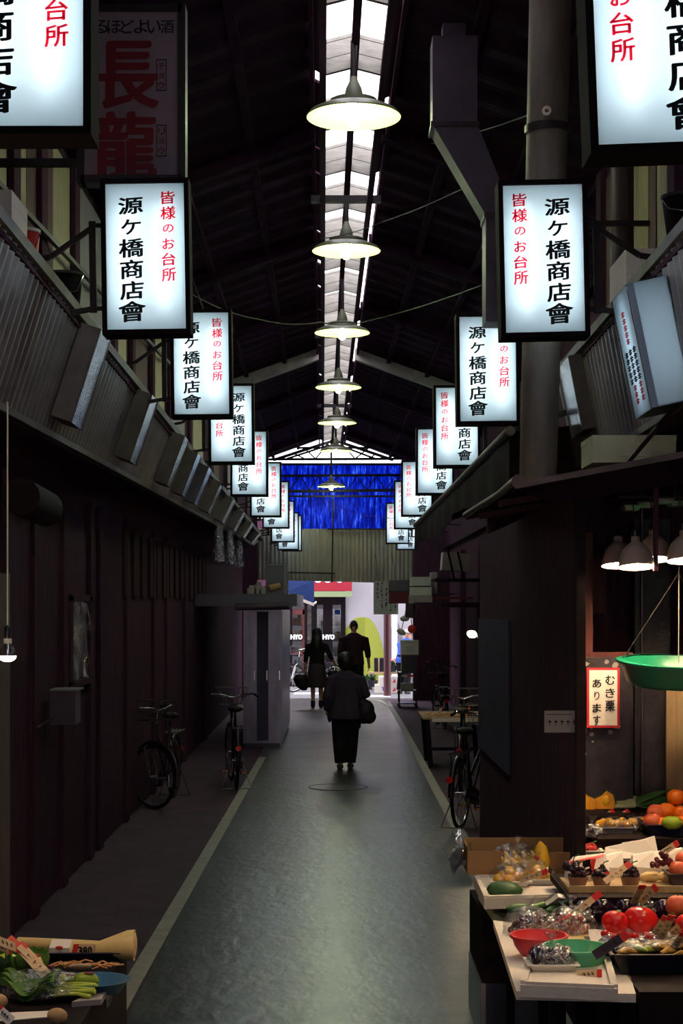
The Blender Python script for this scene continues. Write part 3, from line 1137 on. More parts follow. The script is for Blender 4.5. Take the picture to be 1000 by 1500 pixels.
write_row(b, 'なるほどよい酒', Q(128, 39, vs_D), 20 * u, 19.5 * u, UX, UZ, TOCAM)
part('small_lettering', b, M['ink'], r, label='black lettering along the top')
b = MB()
for py in (110, 206):
    for x0, x1, y0, y1 in ((229, 244, py - 23, py - 22), (229, 244, py + 22, py + 23), (229, 230, py - 23, py + 23), (243, 244, py - 23, py + 23)):
        p, q = Q(x0, y0, vs_D), Q(x1, y1, vs_D)
        b.span((p.x, p.y - 0.003, q.z), (q.x, p.y + 0.001, p.z))
part('reading_frame', b, M['ink'], r)
b = MB()
write_column(b, 'チョウ', Q(236.5, 97, vs_D), 10 * u, 14 * u, UX, UZ, TOCAM, 0, {'ョ': (.7, .7)})
write_column(b, 'リョウ', Q(236.5, 193, vs_D), 10 * u, 14 * u, UX, UZ, TOCAM, 0, {'ョ': (.7, .7)})
part('reading_lettering', b, M['red_paint'], r)
b = MB()
for z in (c0.z - 0.1, c1.z + 0.1):
    b.bar((c0.x, c0.y + 0.06, z), (-1.82, c0.y + 0.06, z), 0.04)
part('bracket', b, M['steel_dark'], r)

# ------------------------------------------------------------------ box signs along the two fascias


def box_sign(top, bot, side, D, t0, t1, length, depth, m_face, name, label, group=None, cat='sign', skew=0.0):
    """a shallow box fixed on the leaning fascia; side +1 right, -1 left"""
    p, q = along(top, D), along(bot, D)
    a, c = p + (q - p) * t0, p + (q - p) * t1
    y = a.y * K
    A, C = Vector((a.x, y, a.z)), Vector((c.x, y, c.z))
    C.x += skew
    dn = (C - A).normalized()
    n = Vector((-side, 0, 0))
    n = (n - dn * n.dot(dn)).normalized()
    L = Vector((0, length, 0))
    slope = (along(top, D + 0.5) - along(top, D)) * 2
    slope = Vector((slope.x, 0, slope.z)) * (length / K)
    L = L + slope
    r = thing(name, label, cat, C, 0, group)
    b = MB()
    b.prism([A + n * 0.008, A + n * depth, C + n * depth, C + n * 0.008], L)
    if m_face is M.get('face_white'):
        b.bm.free()
        b = MB()
        o_ = [A + n * 0.008, A + n * depth, C + n * depth, C + n * 0.008]
        t_ = 0.004
        b.prism([o_[0], o_[3], o_[3] + n * t_, o_[0] + n * t_], L)                      # back
        b.prism([o_[0], o_[1], o_[1] + dn * t_, o_[0] + dn * t_], L)                    # top
        b.prism([o_[3], o_[2], o_[2] - dn * t_, o_[3] - dn * t_], L)                    # bottom
        b.prism([o_[0], o_[1], o_[2], o_[3]], L * 0.01) if False else None
        b.prism([o_[0] + L * 0.99, o_[1] + L * 0.99, o_[2] + L * 0.99, o_[3] + L * 0.99], L * 0.01)   # far end
        tb = MB(); mid = n * (depth * 0.5) + L * 0.5
        tb.tube([A + mid + dn * 0.08, C + mid - dn * 0.08], 0.012, 8); part('light_tube', tb, M['added_tube'], r)  # tube added inside to brighten the white sign
    part('box', b, M['sign_white'] if m_face is M['face_white'] else M['fascia_cap'], r)
    for o_ in (L * 0.0, L * 0.94):
        fr = MB()
        fr.prism([A + n * (depth - 0.002) + o_, A + n * (depth + 0.006) + o_, C + n * (depth + 0.006) + o_, C + n * (depth - 0.002) + o_], L * 0.06)
        part('edge_trim', fr, M['fascia_cap'], r)
    f = MB()
    f.prism([A + n * depth + L * 0.06, A + n * (depth + 0.003) + L * 0.06, C + n * (depth + 0.003) + L * 0.06, C + n * depth + L * 0.06], L * 0.88)
    part('face', f, m_face or M['gloss_film'], r)
    return r, A + n * (depth + 0.004), C + n * (depth + 0.004), L, n, dn


def gloss_film():
    m = mat('crinkled_gloss_film', (190, 190, 196), 0.14, 0.85, var=0.3, scale=9, bump=0.9, bscale=11, stretch=(1, 3, 0.5), spec=1.0)
    return m


M['gloss_film'] = gloss_film()
M['gloss_blue'] = mat('crinkled_blue_film', (110, 130, 215), 0.14, 0.8, var=0.4, scale=9, bump=0.9, bscale=16, spec=1.0)
M['face_white'] = sign_panel()
M['added_tube'] = emit('added_sign_tube', (0.72, 0.88, 1.0), 4.2)  # added lamp, only brightens the white box sign
M['face_edge'] = mat('pale_blue_edge', (150, 176, 204), 0.35, var=0.05)
ords = ['nearest', 'second', 'third', 'fourth', 'fifth', 'sixth', 'seventh', 'eighth', 'ninth', 'tenth']
for i, D in enumerate((4.82, 6.15, 7.45, 8.15, 8.85, 9.75, 10.9, 12.1, 13.3, 14.6)):
    blue = i in (3, 4)
    box_sign(LT, LB, -1, D, 0.05, 0.86, 0.42 if i < 6 else 0.55, 0.13, M['gloss_blue'] if blue else None, 'box_sign',
             '%s unlit box sign%s from the camera along the left grey fascia' % (ords[i], ' with blue film' if blue else ''),
             'box signs on the left fascia')
box_sign(RT, RB, 1, 5.32, 0.06, 0.74, 0.5, 0.09, None, 'box_sign', 'dim narrow box sign at the far end of the right fascia')
r, A, C, L, n, dn = box_sign(RT, RB, 1, 3.98, 0.16, 0.99, 0.46, 0.20, M['face_white'], 'box_sign',
                             'tilted white box sign, red and black writing, added tube inside, on the right fascia', skew=0.02)
b = MB()
b.prism([A - n * 0.2 + Vector((0, -0.002, 0)), A - n * 0.0 + Vector((0, -0.002, 0)), C + Vector((0, -0.002, 0)), C - n * 0.2 + Vector((0, -0.002, 0))], (0, 0.004, 0))
part('end_face', b, M['face_white'], r)
b = MB()
b.prism([A - n * 0.03 + Vector((0, -0.008, 0)), A + n * 0.002 + Vector((0, -0.008, 0)), C + n * 0.002 + Vector((0, -0.008, 0)), C - n * 0.03 + Vector((0, -0.008, 0))], (0, 0.014, 0))
part('corner_strip', b, M['face_edge'], r)
H = (C - A).length
Lu = L.normalized()
for key, t0, t1, cols, m in (('red_marks', 0.17, 0.42, (0.5,), 'tag_red'), ('black_marks', 0.48, 0.72, (0.28, 0.5, 0.72), 'ink'), ('red_marks', 0.76, 0.88, (0.3, 0.62), 'tag_red')):
    b = MB()
    for cx in cols:
        z = t0
        while z < t1:
            p = A + dn * H * z + L * cx
            for a, c in ((p - Lu * 0.03, p + Lu * 0.03), (p + dn * 0.012 - Lu * 0.024, p + dn * 0.012 + Lu * 0.03), (p - dn * 0.01 + Lu * 0.004, p + dn * 0.02 + Lu * 0.002)):
                b.bar(a + n * 0.001, c + n * 0.001, 0.006, 0.006)
            z += 0.055
    part(key, b, M[m], r)

# ------------------------------------------------------------------ things standing on the fascia tops


def bucket(px0, px1, py_top, D, m, label, tall=0.22):
    a, c = Q(px0, py_top, D), Q(px1, py_top, D)
    rad = (c.x - a.x) / 2
    x = (a.x + c.x) / 2
    z0 = a.z - tall
    r = thing('bucket', label, 'bucket', (x, a.y, z0))
    b = MB(); b.lathe([(rad * 0.72, 0.0), (rad * 0.97, tall), (rad * 0.94, tall), (rad * 0.69, 0.012)], (x, a.y, z0), 28, None, True)
    part('body', b, m, r, True)
    b = MB(); b.lathe([(rad * 0.97, tall - 0.018), (rad * 1.02, tall - 0.016), (rad * 1.02, tall), (rad * 0.94, tall), (rad * 0.94, tall - 0.018)], (x, a.y, z0), 28)
    part('rim', b, M['tray_white'] if m is M['bucket_red'] else M['steel_dark'], r, True)
    b = MB(); b.tube([(x + rad, a.y, z0 + tall - 0.01), (x + rad * 0.8, a.y - rad * 0.8, z0 + tall * 0.6), (x, a.y - rad * 1.02, z0 + tall * 0.5),
                      (x - rad * 0.8, a.y - rad * 0.8, z0 + tall * 0.6), (x - rad, a.y, z0 + tall - 0.01)], 0.004, 6)
    part('handle', b, M['chrome'], r, True)
    return r


bucket(14, 59, 337, 4.32, M['bucket_red'], 'red plastic bucket with white rim on the left canopy', 0.26)
bucket(64, 122, 401, 4.95, M['frame_black'], 'black plastic bucket on the left canopy below the signboard', 0.30)


def foam_box(a, c, label, m, m2=None, lid=True, name='foam_box', group=None, cat='box', ang=0.0):
    """open or lidded foam box from corner a (low, near, left) to corner c"""
    base = Vector(((a[0] + c[0]) / 2, (a[1] + c[1]) / 2, a[2]))
    r = thing(name, label, cat, base, ang, group)
    w, d, h = abs(c[0] - a[0]), abs(c[1] - a[1]), abs(c[2] - a[2])
    x0, y0, z0 = base.x, base.y, base.z
    t = 0.025
    b = MB()
    hb = h * (0.8 if lid else 1.0)
    b.box((x0, y0, z0 + t / 2), (w, d, t))
    for s in (-1, 1):
        b.box((x0 + s * (w / 2 - t / 2), y0, z0 + t + (hb - t) / 2), (t, d, hb - t))
        b.box((x0, y0 + s * (d / 2 - t / 2), z0 + t + (hb - t) / 2), (w - 2 * t, t, hb - t))
    part('body', b, m, r)
    b = MB(); b.box((x0, y0 - d / 2 - 0.002, z0 + hb * 0.5), (w * 0.45, 0.006, hb * 0.45))
    part('end_recess', b, m2 or m, r, bevel=0.002)
    if lid:
        b = MB(); b.box((x0, y0, z0 + h * 0.9), (w * 1.01, d * 1.01, h * 0.2)); part('lid', b, m2 or m, r, bevel=0.008)
    return r


p = Q(-24, 330, 3.95); q = Q(17, 278, 3.95)
foam_box((p.x, p.y, 3.80), (q.x, p.y + 0.4, q.z), 'white foam box at the left frame edge on the canopy', M['styro'])
p = Q(917, 440, 4.6); q = Q(968, 364, 4.6)
foam_box((p.x, p.y, 3.845), (q.x, p.y + 0.55, q.z), 'white foam box standing on the right canopy above the box sign', M['styro'])
p = Q(868, 700, 4.3); q = Q(990, 643, 4.3)
foam_box((p.x, p.y, 2.855), (q.x, p.y + 0.4, q.z + 0.02), 'pale green-white foam box on the awning over the produce stall', M['styro_green'])

# ------------------------------------------------------------------ duct and pipe on the right, below the roof
b = MB()
pts = [Q(664, 62, 5.0), Q(664, 190, 5.0), Q(729, 322, 5.0), Q(729, 476, 5.0)]
for p in pts:
    pass
w = 0.25
prof = []
for i, p in enumerate(pts):
    hw = 0.135 if i < 2 else 0.085
    prof.append([p + Vector((-hw, -0.12, 0)), p + Vector((hw, -0.12, 0)), p + Vector((hw, 0.12, 0)), p + Vector((-hw, 0.12, 0))])
b.skin(prof)
r = thing('exhaust_duct', 'square grey metal duct bending down from the roof behind the right signboards', 'duct', pts[-1])
part('duct_body', b, M['duct'], r)
b = MB()
for i in (1, 2):
    p = pts[i]
    hw = 0.145 if i < 2 else 0.095
    b.box(p, (hw * 2, 0.26, 0.03))
part('joint_flange', b, M['steel_dark'], r)
b = MB(); b.bar(pts[0] + Vector((0, 0, -0.02)), Vector((pts[0].x, pts[0].y, roof_z(pts[0].x, 5.0) - 0.09)), 0.14); part('riser', b, M['duct'], r)
b = MB(); b.bar(pts[3] + Vector((0, 0, 0.62)), Vector((1.925, pts[3].y, pts[3].z + 0.62)), 0.03); part('bracket', b, M['steel_dark'], r)

_e0, _e1 = P(752, 716, 3.95), P(1000, 670, 3.95)
ze_pipe = _e0.z + (1.095 - _e0.x) * (_e1.z - _e0.z) / (_e1.x - _e0.x) + 0.03
top, bot = Vector((1.165, 8.84, 5.42)), Vector((1.095, 8.84, ze_pipe))
r = thing('vent_pipe', 'thick old grey pipe rising to the roof behind the right signboard', 'pipe', bot)
b = MB(); b.tube([bot, top], [0.10, 0.115], 24); part('pipe', b, M['pillar'], r, True)
b = MB()
for t in (0.50, 0.72):
    p = bot + (top - bot) * t
    b.lathe([(0.102 + 0.014 * t, -0.02), (0.112 + 0.014 * t, -0.02), (0.112 + 0.014 * t, 0.02), (0.102 + 0.014 * t, 0.02)], p, 24)
part('clamp', b, M['steel_dark'], r, True)
p = Q(800, 163, 4.36)
b = MB(); b.lathe([(0.012, 0), (0.024, 0), (0.024, 0.02), (0.012, 0.02)], p, 16, (PI / 2, 0, 0)); part('port', b, M['paper'], r)
b = MB(); b.tube([(1.81, 10.42, 3.84), (1.81, 10.42, 5.2)], 0.055, 16); solo('drain_pipe', b, M['duct'], 'thinner dark pipe on the right wall beside the olive shutters', 'pipe', smooth=True)

# ------------------------------------------------------------------ awnings on the right
r = thing('stall_awning', 'dark sloping awning with pale worn edge over the produce stall', 'awning', Q(760, 720, 3.95))
e0, e1 = P(752, 716, 3.95), P(1000, 670, 3.95)
sl = (e1.z - e0.z) / (e1.x - e0.x)
xe, ze = e0.x, e0.z
def aw(x, y, dz=0.0):
    return Vector((x, y * K, ze + (x - xe) * sl + dz))
b = MB(); b.prism([aw(xe, 3.95), aw(2.45, 3.95), aw(2.45, 5.38), aw(xe, 5.38)], (0, 0, 0.012)); part('canopy_sheet', b, M['awning_dark'], r)
b = MB(); b.bar(aw(xe, 3.94, 0.012), aw(2.45, 3.94, 0.012), 0.04, 0.03); part('worn_edge', b, M['awning_edge'], r)
b = MB(); b.prism([aw(xe, 3.96, 0), aw(2.45, 3.96, 0), aw(2.45, 3.96, -0.16), aw(xe + 0.2, 3.96, -0.10)], (0, 0.03, 0)); part('valance', b, M['awning_dark'], r)
b = MB(); b.tube([aw(xe + 0.02, 3.93, 0.03), aw(xe + 0.03, 4.4, 0.03), aw(xe, 5.38, 0.03)], [0.035, 0.025, 0.025], 10); part('rolled_edge', b, M['awning_edge'], r, True)
for y in (4.3, 4.9):
    b = MB(); b.bar(aw(xe, y, -0.03), aw(2.45, y, -0.03), 0.035); part('rib', b, M['wood_dark'], r)
b = MB(); b.bar(aw(1.42, 4.0, 0.02), Vector((1.78, 8.1, 3.2)), 0.02); part('stay_rod', b, M['steel_dark'], r)

r = thing('shop_awning', 'long dark cloth awning sloping over the shops on the right', 'awning', (1.2, 11.0, 3.3 - 0.45))
z0 = EYE + 1.2
b = MB()


def cl(u, v):
    y = 5.6 + 6.6 * u
    sag = 0.05 * math.sin(u * 21) * math.sin(v * PI)
    return Vector((1.2 + v * 1.26, y * K, z0 + v * 0.42 - 0.12 * math.sin(v * PI) + sag * 0.6))


b.sheet(cl, 40, 8, 0.01); part('cloth', b, M['awning_dark'], r, True)
b = MB()


def vl(u, v):
    y = 5.6 + 6.6 * u
    return Vector((1.2 + 0.02 * math.sin(u * 60) * v, y * K, z0 - v * (0.34 + 0.06 * math.sin(u * 13))))


b.sheet(vl, 60, 4, 0.008); part('valance', b, M['awning_dark'], r, True)
b = MB(); b.tube([(1.2, 11.2, z0), (1.2, 12.2 * K, z0)], 0.035, 10); part('roller_bar', b, M['awning_edge'], r, True)
b = MB(); b.bar((1.2, 11.25, z0), (2.46, 11.25, z0 + 0.42), 0.04); b.bar((1.2, 24.4, z0), (2.56, 24.4, z0 + 0.42), 0.04); b.bar((1.2, 17.5, z0), (2.56, 17.5, z0 + 0.42), 0.04)
part('arm', b, M['steel_dark'], r)

# ------------------------------------------------------------------ wires slung across the arcade


def cable(pts, label, sag=0.05, r=0.006):
    q = [Q(*p) for p in pts]
    out = []
    for i in range(len(q) - 1):
        for k in range(8):
            t = k / 8
            p = q[i].lerp(q[i + 1], t)
            p.z -= sag * 4 * t * (1 - t)
            out.append(p)
    out.append(q[-1])
    b = MB(); b.tube(out, r, 5)
    solo('cable', b, M['wire'], label, 'cable', 'cables slung under the roof', True)


cable([(230, 395, 6.9), (282, 432, 6.7), (380, 468, 7.0), (470, 472, 7.4), (540, 470, 7.4), (760, 396, 6.4), (930, 300, 6.0)], 'cable sagging across the arcade behind the third pendant lamp', 0.03)
cable([(470, 350, 6.9), (560, 325, 6.9), (720, 255, 5.2)], 'thin cable from the second pendant lamp up to the duct', 0.02, 0.004)
cable([(505, 250, 7.1), (620, 212, 6.4), (783, 165, 4.5)], 'thin cable crossing above the second lamp to the thick pipe', 0.02, 0.004)
cable([(278, 400, 6.2), (290, 432, 6.2), (300, 460, 6.1)], 'short pale cable drop beside the second left signboard', 0.0, 0.006)
cable([(590, 760, 14.0), (520, 752, 16.5), (412, 700, 17.0)], 'thin cable across the blue sheet at the end', 0.02, 0.005)

# ------------------------------------------------------------------ left side: hanging bulb, mailbox, plastic roll, steel lockers
p = Q(11, 955, 4.0)
r = thing('bare_bulb', 'bare glowing bulb hanging on a cord at the left frame edge', 'lamp', p)
b = MB(); b.ball(p + Vector((0, 0, -0.022)), 0.042, 18, 12, (1, 1, 0.62)); part('bulb', b, emit('dim_bulb', (1.0, 0.74, 0.46), 16.0), r, True)
b = MB(); b.lathe([(0.042, -0.018), (0.038, 0.005), (0.026, 0.026), (0.018, 0.042)], p, 18); part('silvered_neck', b, M['chrome'], r, True)
b = MB(); b.lathe([(0.018, 0.04), (0.021, 0.042), (0.021, 0.062), (0.018, 0.066)], p, 16, None, True); part('collar', b, M['paper'], r, True)
b = MB(); b.lathe([(0.016, 0.066), (0.017, 0.12), (0.006, 0.13)], p, 14, None, True); part('socket', b, M['tray_black'], r, True)
b = MB(); b.tube([p + Vector((0, 0, 0.12)), (p.x, p.y, along(LB, 4.0).z - 0.02)], 0.004, 6); part('cord', b, M['paper'], r)

a, c = Q(72, 1062, 5.75), Q(110, 1012, 5.75)
r = thing('mail_box', 'small grey metal box fixed to the dark left wall below the window', 'box', ((a.x + c.x) / 2, a.y, a.z))
b = MB(); b.span((-2.0, a.y, a.z), (c.x, a.y + 0.25, c.z)); part('body', b, M['duct'], r)
b = MB(); b.span((-2.0, a.y - 0.005, c.z), (c.x + 0.02, a.y + 0.26, c.z + 0.012)); part('lid', b, M['panel_grey'], r)
b = MB(); b.bar((-1.98, a.y - 0.02, a.z + 0.05), (-1.98, a.y - 0.6, a.z + 0.03), 0.012); part('rod', b, M['chrome'], r)

a = Q(-30, 760, 4.35); c = Q(46, 706, 4.35)
b = MB(); b.tube([(c.x, a.y - 0.3, (a.z + c.z) / 2), (c.x - 0.03, a.y + 0.6, (a.z + c.z) / 2 - 0.01)], 0.10, 14); b.tube([(c.x + 0.02, a.y - 0.1, (a.z + c.z) / 2 - 0.05), (c.x + 0.03, a.y - 0.1, a.z - 0.2)], 0.01, 6)
solo('rolled_blind', b, M['stand_wood'], 'rolled blind hanging under the left canopy above the bulb', 'blind', smooth=True)

# steel lockers projecting from the left
xl, xr_, ya, yb = -1.36, -0.79, 24.4, 28.6
r = thing('steel_locker', 'tall grey steel locker row projecting into the lane on the left', 'locker', ((xl + xr_) / 2, ya, 0))
b = MB(); b.span((xl, ya, 0.06), (xr_, yb, 2.05)); part('carcass', b, M['steel_plate'], r)
b = MB()
for i in range(3):
    x = xl + 0.02 + i * 0.185
    b.span((x, ya - 0.012, 0.1), (x + 0.17, ya, 2.02))
for i, m in enumerate(('steel_plate', 'curtain_plate', 'steel_plate')):
    b2 = MB(); x = xl + 0.015 + i * 0.187
    b2.span((x, ya - 0.014, 0.1), (x + 0.172, ya - 0.001, 2.02)); part('door_panel', b2, M[m], r)
b = MB(); b.span((xl + 0.02, ya + 0.03, 0), (xr_ - 0.02, yb - 0.03, 0.06)); part('plinth', b, M['tray_black'], r)
for i in range(3):
    b2 = MB(); x = xl + 0.16 + i * 0.187
    b2.span((x, ya - 0.03, 1.0), (x + 0.012, ya - 0.012, 1.14)); part('handle', b2, M['chrome'], r)
b = MB(); b.span((xr_ - 0.0, ya, 0.1), (xr_ + 0.01, yb, 2.02)); part('side_panel', b, M['steel_plate'], r)

r = thing('shelf_canopy', 'dark ledge above the steel lockers carrying boxes', 'shelf', (-1.1, 24.0, 2.09))
b = MB(); b.span((-2.04, 23.9, 2.10), (-0.55, 28.8, 2.28)); part('board', b, M['tray_black'], r)
b = MB(); b.tube([(-1.45, 23.88, 2.09), (-0.66, 23.88, 2.10)], 0.05, 12); part('rolled_sheet', b, M['duct'], r, True)
p, q = Q(389, 868, 12.4), Q(418, 826, 12.4)
r = thing('packing_case', 'dark open packing case with pale rim standing on the locker ledge', 'box', ((p.x + q.x) / 2, p.y, 2.28))
b = MB(); b.span((p.x, p.y, 2.28), (q.x, p.y + 0.9, q.z)); part('body', b, M['tray_black'], r)
b = MB(); b.span((p.x - 0.01, p.y - 0.02, q.z - 0.02), (q.x + 0.02, p.y + 0.92, q.z)); b.span((q.x - 0.02, p.y - 0.02, 2.28), (q.x + 0.02, p.y + 0.92, q.z)); part('rim', b, M['panel_grey'], r)
p = Q(394, 868, 12.1)
b = MB(); b.tube([(p.x, p.y, 2.36), (p.x + 0.16, p.y + 0.05, 2.40)], 0.05, 12); solo('paper_roll', b, M['cardboard'], 'short brown roll lying on the locker ledge', 'roll', smooth=True)
for i, (px, w, h) in enumerate(((368, 0.13, 0.09), (377, 0.10, 0.14), (384, 0.09, 0.07))):
    p = Q(px, 868, 12.1)
    b = MB(); b.box((p.x, p.y + 0.15, 2.28 + h / 2), (w, 0.2, h)); b.box((p.x + 0.01, p.y + 0.12, 2.28 + h + 0.02), (w * 0.7, 0.14, 0.04))
    solo('carton', b, M['styro_dark'], ['wide low carton on the locker ledge', 'tall carton on the locker ledge', 'small carton beside the brown roll'][i], 'box', bevel=0.004)
for i, D in enumerate((11.4, 12.5, 13.6)):
    p = along(LB, D)
    p = V3(p.x + 0.03, p.y * K, p.z - 0.27)
    b = MB(); b.sheet(lambda u, v, p=p: V3(p.x + 0.09 * math.cos(u * 6.3) * (0.6 + 0.4 * v), p.y + 0.09 * math.sin(u * 6.3) * (0.6 + 0.4 * v), p.z + 0.25 - 0.5 * v + 0.01 * math.sin(u * 23)), 16, 6, 0.004)
    solo('hanging_bag', b, M['film_smoky'], ['nearest', 'middle', 'farthest'][i] + ' of three clear plastic bags hanging under the far left fascia', 'bag', smooth=True)

# drain cover in the lane
p = Q(495, 1153, 9.5)
r = thing('drain_cover', 'round worn drain cover set in the lane behind the last walker', 'drain cover', (p.x, p.y, 0))
b = MB(); b.lathe([(0.001, 0.004), (0.33, 0.004), (0.33, -0.01)], (p.x, p.y, 0), 40); part('plate', b, M['lane'], r)
b = MB(); b.lathe([(0.332, -0.01), (0.332, 0.006), (0.343, 0.006), (0.343, -0.01)], (p.x, p.y, 0), 40); part('ring', b, M['steel_dark'], r)
# ------------------------------------------------------------------ people
def figure_mesh(name, parts_fn, org, yaw, voxel, smooth_it=2):
    """one continuous surface grown over the limbs"""
    b = MB()
    parts_fn(b)
    bmesh.ops.recalc_face_normals(b.bm, faces=b.bm.faces)
    me = bpy.data.meshes.new('shape')
    b.bm.to_mesh(me)
    b.bm.free()
    o = bpy.data.objects.new('shape', me)
    COL.objects.link(o)
    md = o.modifiers.new('r', 'REMESH')
    md.mode = 'VOXEL'
    md.voxel_size = voxel
    md.use_smooth_shade = True
    if smooth_it:
        sm = o.modifiers.new('s', 'SMOOTH')
        sm.factor = 0.5
        sm.iterations = smooth_it
    dg = bpy.context.evaluated_depsgraph_get()
    out = bpy.data.meshes.new_from_object(o.evaluated_get(dg))
    out.name = name
    bpy.data.objects.remove(o)
    bpy.data.meshes.remove(me)
    for p in out.polygons:
        p.use_smooth = True
    return out


def fpart(name, fn, m, root, voxel=0.012, it=2, label=None):
    me = figure_mesh(name, fn, None, 0, voxel, it)
    o = link_mesh(name, me, m, root)
    ORG[o] = Vector()
    if label:
        o['label'] = label
    return o


def V(*a):
    return Vector(a)


def ell(c, rx, ry, n=16):
    return [Vector(c) + Vector((rx * math.cos(2 * PI * k / n), ry * math.sin(2 * PI * k / n), 0)) for k in range(n)]


def hand(b, wrist, dirn, side, s, curl=0.5):
    """palm, four unequal bent fingers, thumb from the side of the palm"""
    d = dirn.normalized()
    w = V(0, 1, 0) if abs(d.y) < 0.7 else V(1, 0, 0)
    w = (w - d * w.dot(d)).normalized()          # across the palm
    n = d.cross(w) * side
    palm = wrist + d * 0.045 * s
    b.tube([wrist - d * 0.02 * s, wrist + d * 0.02 * s, wrist + d * 0.075 * s], [0.024 * s, 0.032 * s, 0.034 * s], 10, True, 0.62)
    for k, L in enumerate((0.066, 0.075, 0.07, 0.055)):
        base = wrist + d * 0.075 * s + w * (0.030 - 0.020 * k) * s
        a = base + d * L * 0.5 * s - n * 0.012 * curl * s
        c = a + d * L * 0.32 * s - n * 0.030 * curl * s
        e = c + d * L * 0.10 * s - n * 0.030 * curl * s
        b.tube([base, a, c, e], [0.0105 * s, 0.0095 * s, 0.0085 * s, 0.007 * s], 7)
    t0 = wrist + d * 0.025 * s + w * 0.028 * s
    b.tube([t0, t0 + w * 0.028 * s + d * 0.022 * s, t0 + w * 0.034 * s + d * 0.052 * s - n * 0.012 * s], [0.013 * s, 0.011 * s, 0.008 * s], 7)


def head(b, c, H, yaw_d):
    """skull, jaw, nose, brow, ears, neck; yaw_d is where the face looks"""
    f = Vector((math.sin(yaw_d), math.cos(yaw_d), 0))
    s = Vector((f.y, -f.x, 0))
    k = H / 1.7
    b.ball(c + f * -0.008 * k, 0.1 * k, 18, 14, (0.80, 0.98, 1.14), (0, 0, -yaw_d))
    b.ball(c + f * 0.03 * k + V(0, 0, -0.062 * k), 0.062 * k, 14, 10, (0.9, 1.0, 0.85), (0, 0, -yaw_d))
    b.tube([c + f * 0.088 * k + V(0, 0, 0.012 * k), c + f * 0.112 * k + V(0, 0, -0.026 * k), c + f * 0.09 * k + V(0, 0, -0.034 * k)], [0.010 * k, 0.015 * k, 0.012 * k], 8)
    b.tube([c + f * 0.082 * k + s * 0.05 * k + V(0, 0, 0.026 * k), c + f * 0.095 * k + V(0, 0, 0.028 * k), c + f * 0.082 * k - s * 0.05 * k + V(0, 0, 0.026 * k)], 0.010 * k, 8)
    b.tube([c + f * 0.082 * k + s * 0.022 * k + V(0, 0, -0.062 * k), c + f * 0.092 * k + V(0, 0, -0.062 * k), c + f * 0.082 * k - s * 0.022 * k + V(0, 0, -0.062 * k)], 0.008 * k, 8)
    for q in (-1, 1):
        b.ball(c + s * q * 0.082 * k + V(0, 0, -0.012 * k), 0.027 * k, 10, 8, (0.45, 0.8, 1.15), (0, 0, -yaw_d))


def eyes(root, c, H, yaw_d):
    f = Vector((math.sin(yaw_d), math.cos(yaw_d), 0))
    s = Vector((f.y, -f.x, 0))
    k = H / 1.7
    for q in (-1, 1):
        b = MB(); b.ball(c + f * 0.088 * k + s * q * 0.033 * k + V(0, 0, 0.006 * k), 0.011 * k, 10, 8)
        part('eye', b, M['hair'], root, True)


def limb(b, pts, rs, seg=12):
    b.tube(pts, rs, seg)


def body_fn(H, jl, jr, al, ar, hd, yaw_d, build=1.0, lean=V(0, 0, 0), curl=0.5):
    """jl/jr: hip, knee, ankle, toe; al/ar: shoulder, elbow, wrist, hand direction (all fractions of H)"""
    def fn(b):
        k = H / 1.7 * build
        top = lean * H
        b.skin([ell(V(0, 0, 0.47 * H), 0.10 * k, 0.085 * k), ell(V(0, 0, 0.52 * H), 0.165 * k, 0.115 * k), ell(top * 0.3 + V(0, 0, 0.60 * H), 0.135 * k, 0.098 * k),
                ell(top * 0.6 + V(0, 0, 0.70 * H), 0.155 * k, 0.112 * k), ell(top * 0.9 + V(0, 0, 0.79 * H), 0.172 * k, 0.10 * k),
                ell(top + V(0, 0, 0.83 * H), 0.10 * k, 0.07 * k)])
        b.tube([top + V(0, 0, 0.80 * H), hd + V(0, 0, -0.05 * H)], [0.06 * k, 0.05 * k], 12)
        head(b, hd, H, yaw_d)
        for L in (jl, jr):
            p = [v * H for v in L]
            b.tube([p[0] + V(0, 0, 0.03 * H), p[0].lerp(p[1], 0.5), p[1], p[1].lerp(p[2], 0.35), p[2]], [0.085 * k, 0.074 * k, 0.055 * k, 0.056 * k, 0.036 * k], 12)
            b.tube([p[2] + V(0, -0.03, 0) * k, p[2].lerp(p[3], 0.5), p[3]], [0.04 * k, 0.04 * k, 0.03 * k], 10, True, 0.8)
        for L, sd in ((al, -1), (ar, 1)):
            p = [v * H for v in L[:3]]
            b.tube([p[0] + V(-sd * 0.03, 0, 0), p[0], p[0].lerp(p[1], 0.5), p[1], p[1].lerp(p[2], 0.4), p[2]],
                   [0.05 * k, 0.055 * k, 0.047 * k, 0.038 * k, 0.037 * k, 0.026 * k], 12)
            hand(b, p[2], L[3], sd, H / 1.75, curl)
    return fn


def trousers_fn(H, jl, jr, wide, hem, top=0.58, k=1.0):
    def fn(b):
        s = H / 1.7 * k
        b.skin([ell(V(0, 0, 0.455 * H), 0.12 * s, 0.10 * s), ell(V(0, 0, 0.50 * H), 0.182 * s, 0.132 * s), ell(V(0, 0, top * H), 0.16 * s, 0.12 * s)])
        for L in (jl, jr):
            p = [v * H for v in L]
            b.tube([p[0] + V(0, 0, 0.02 * H), p[0].lerp(p[1], 0.5), p[1], p[1].lerp(p[2], 0.5), p[2] + V(0, 0, hem)],
                   [0.102 * s, 0.096 * s * wide, 0.082 * s * wide, 0.078 * s * wide, 0.070 * s * wide], 14)
    return fn


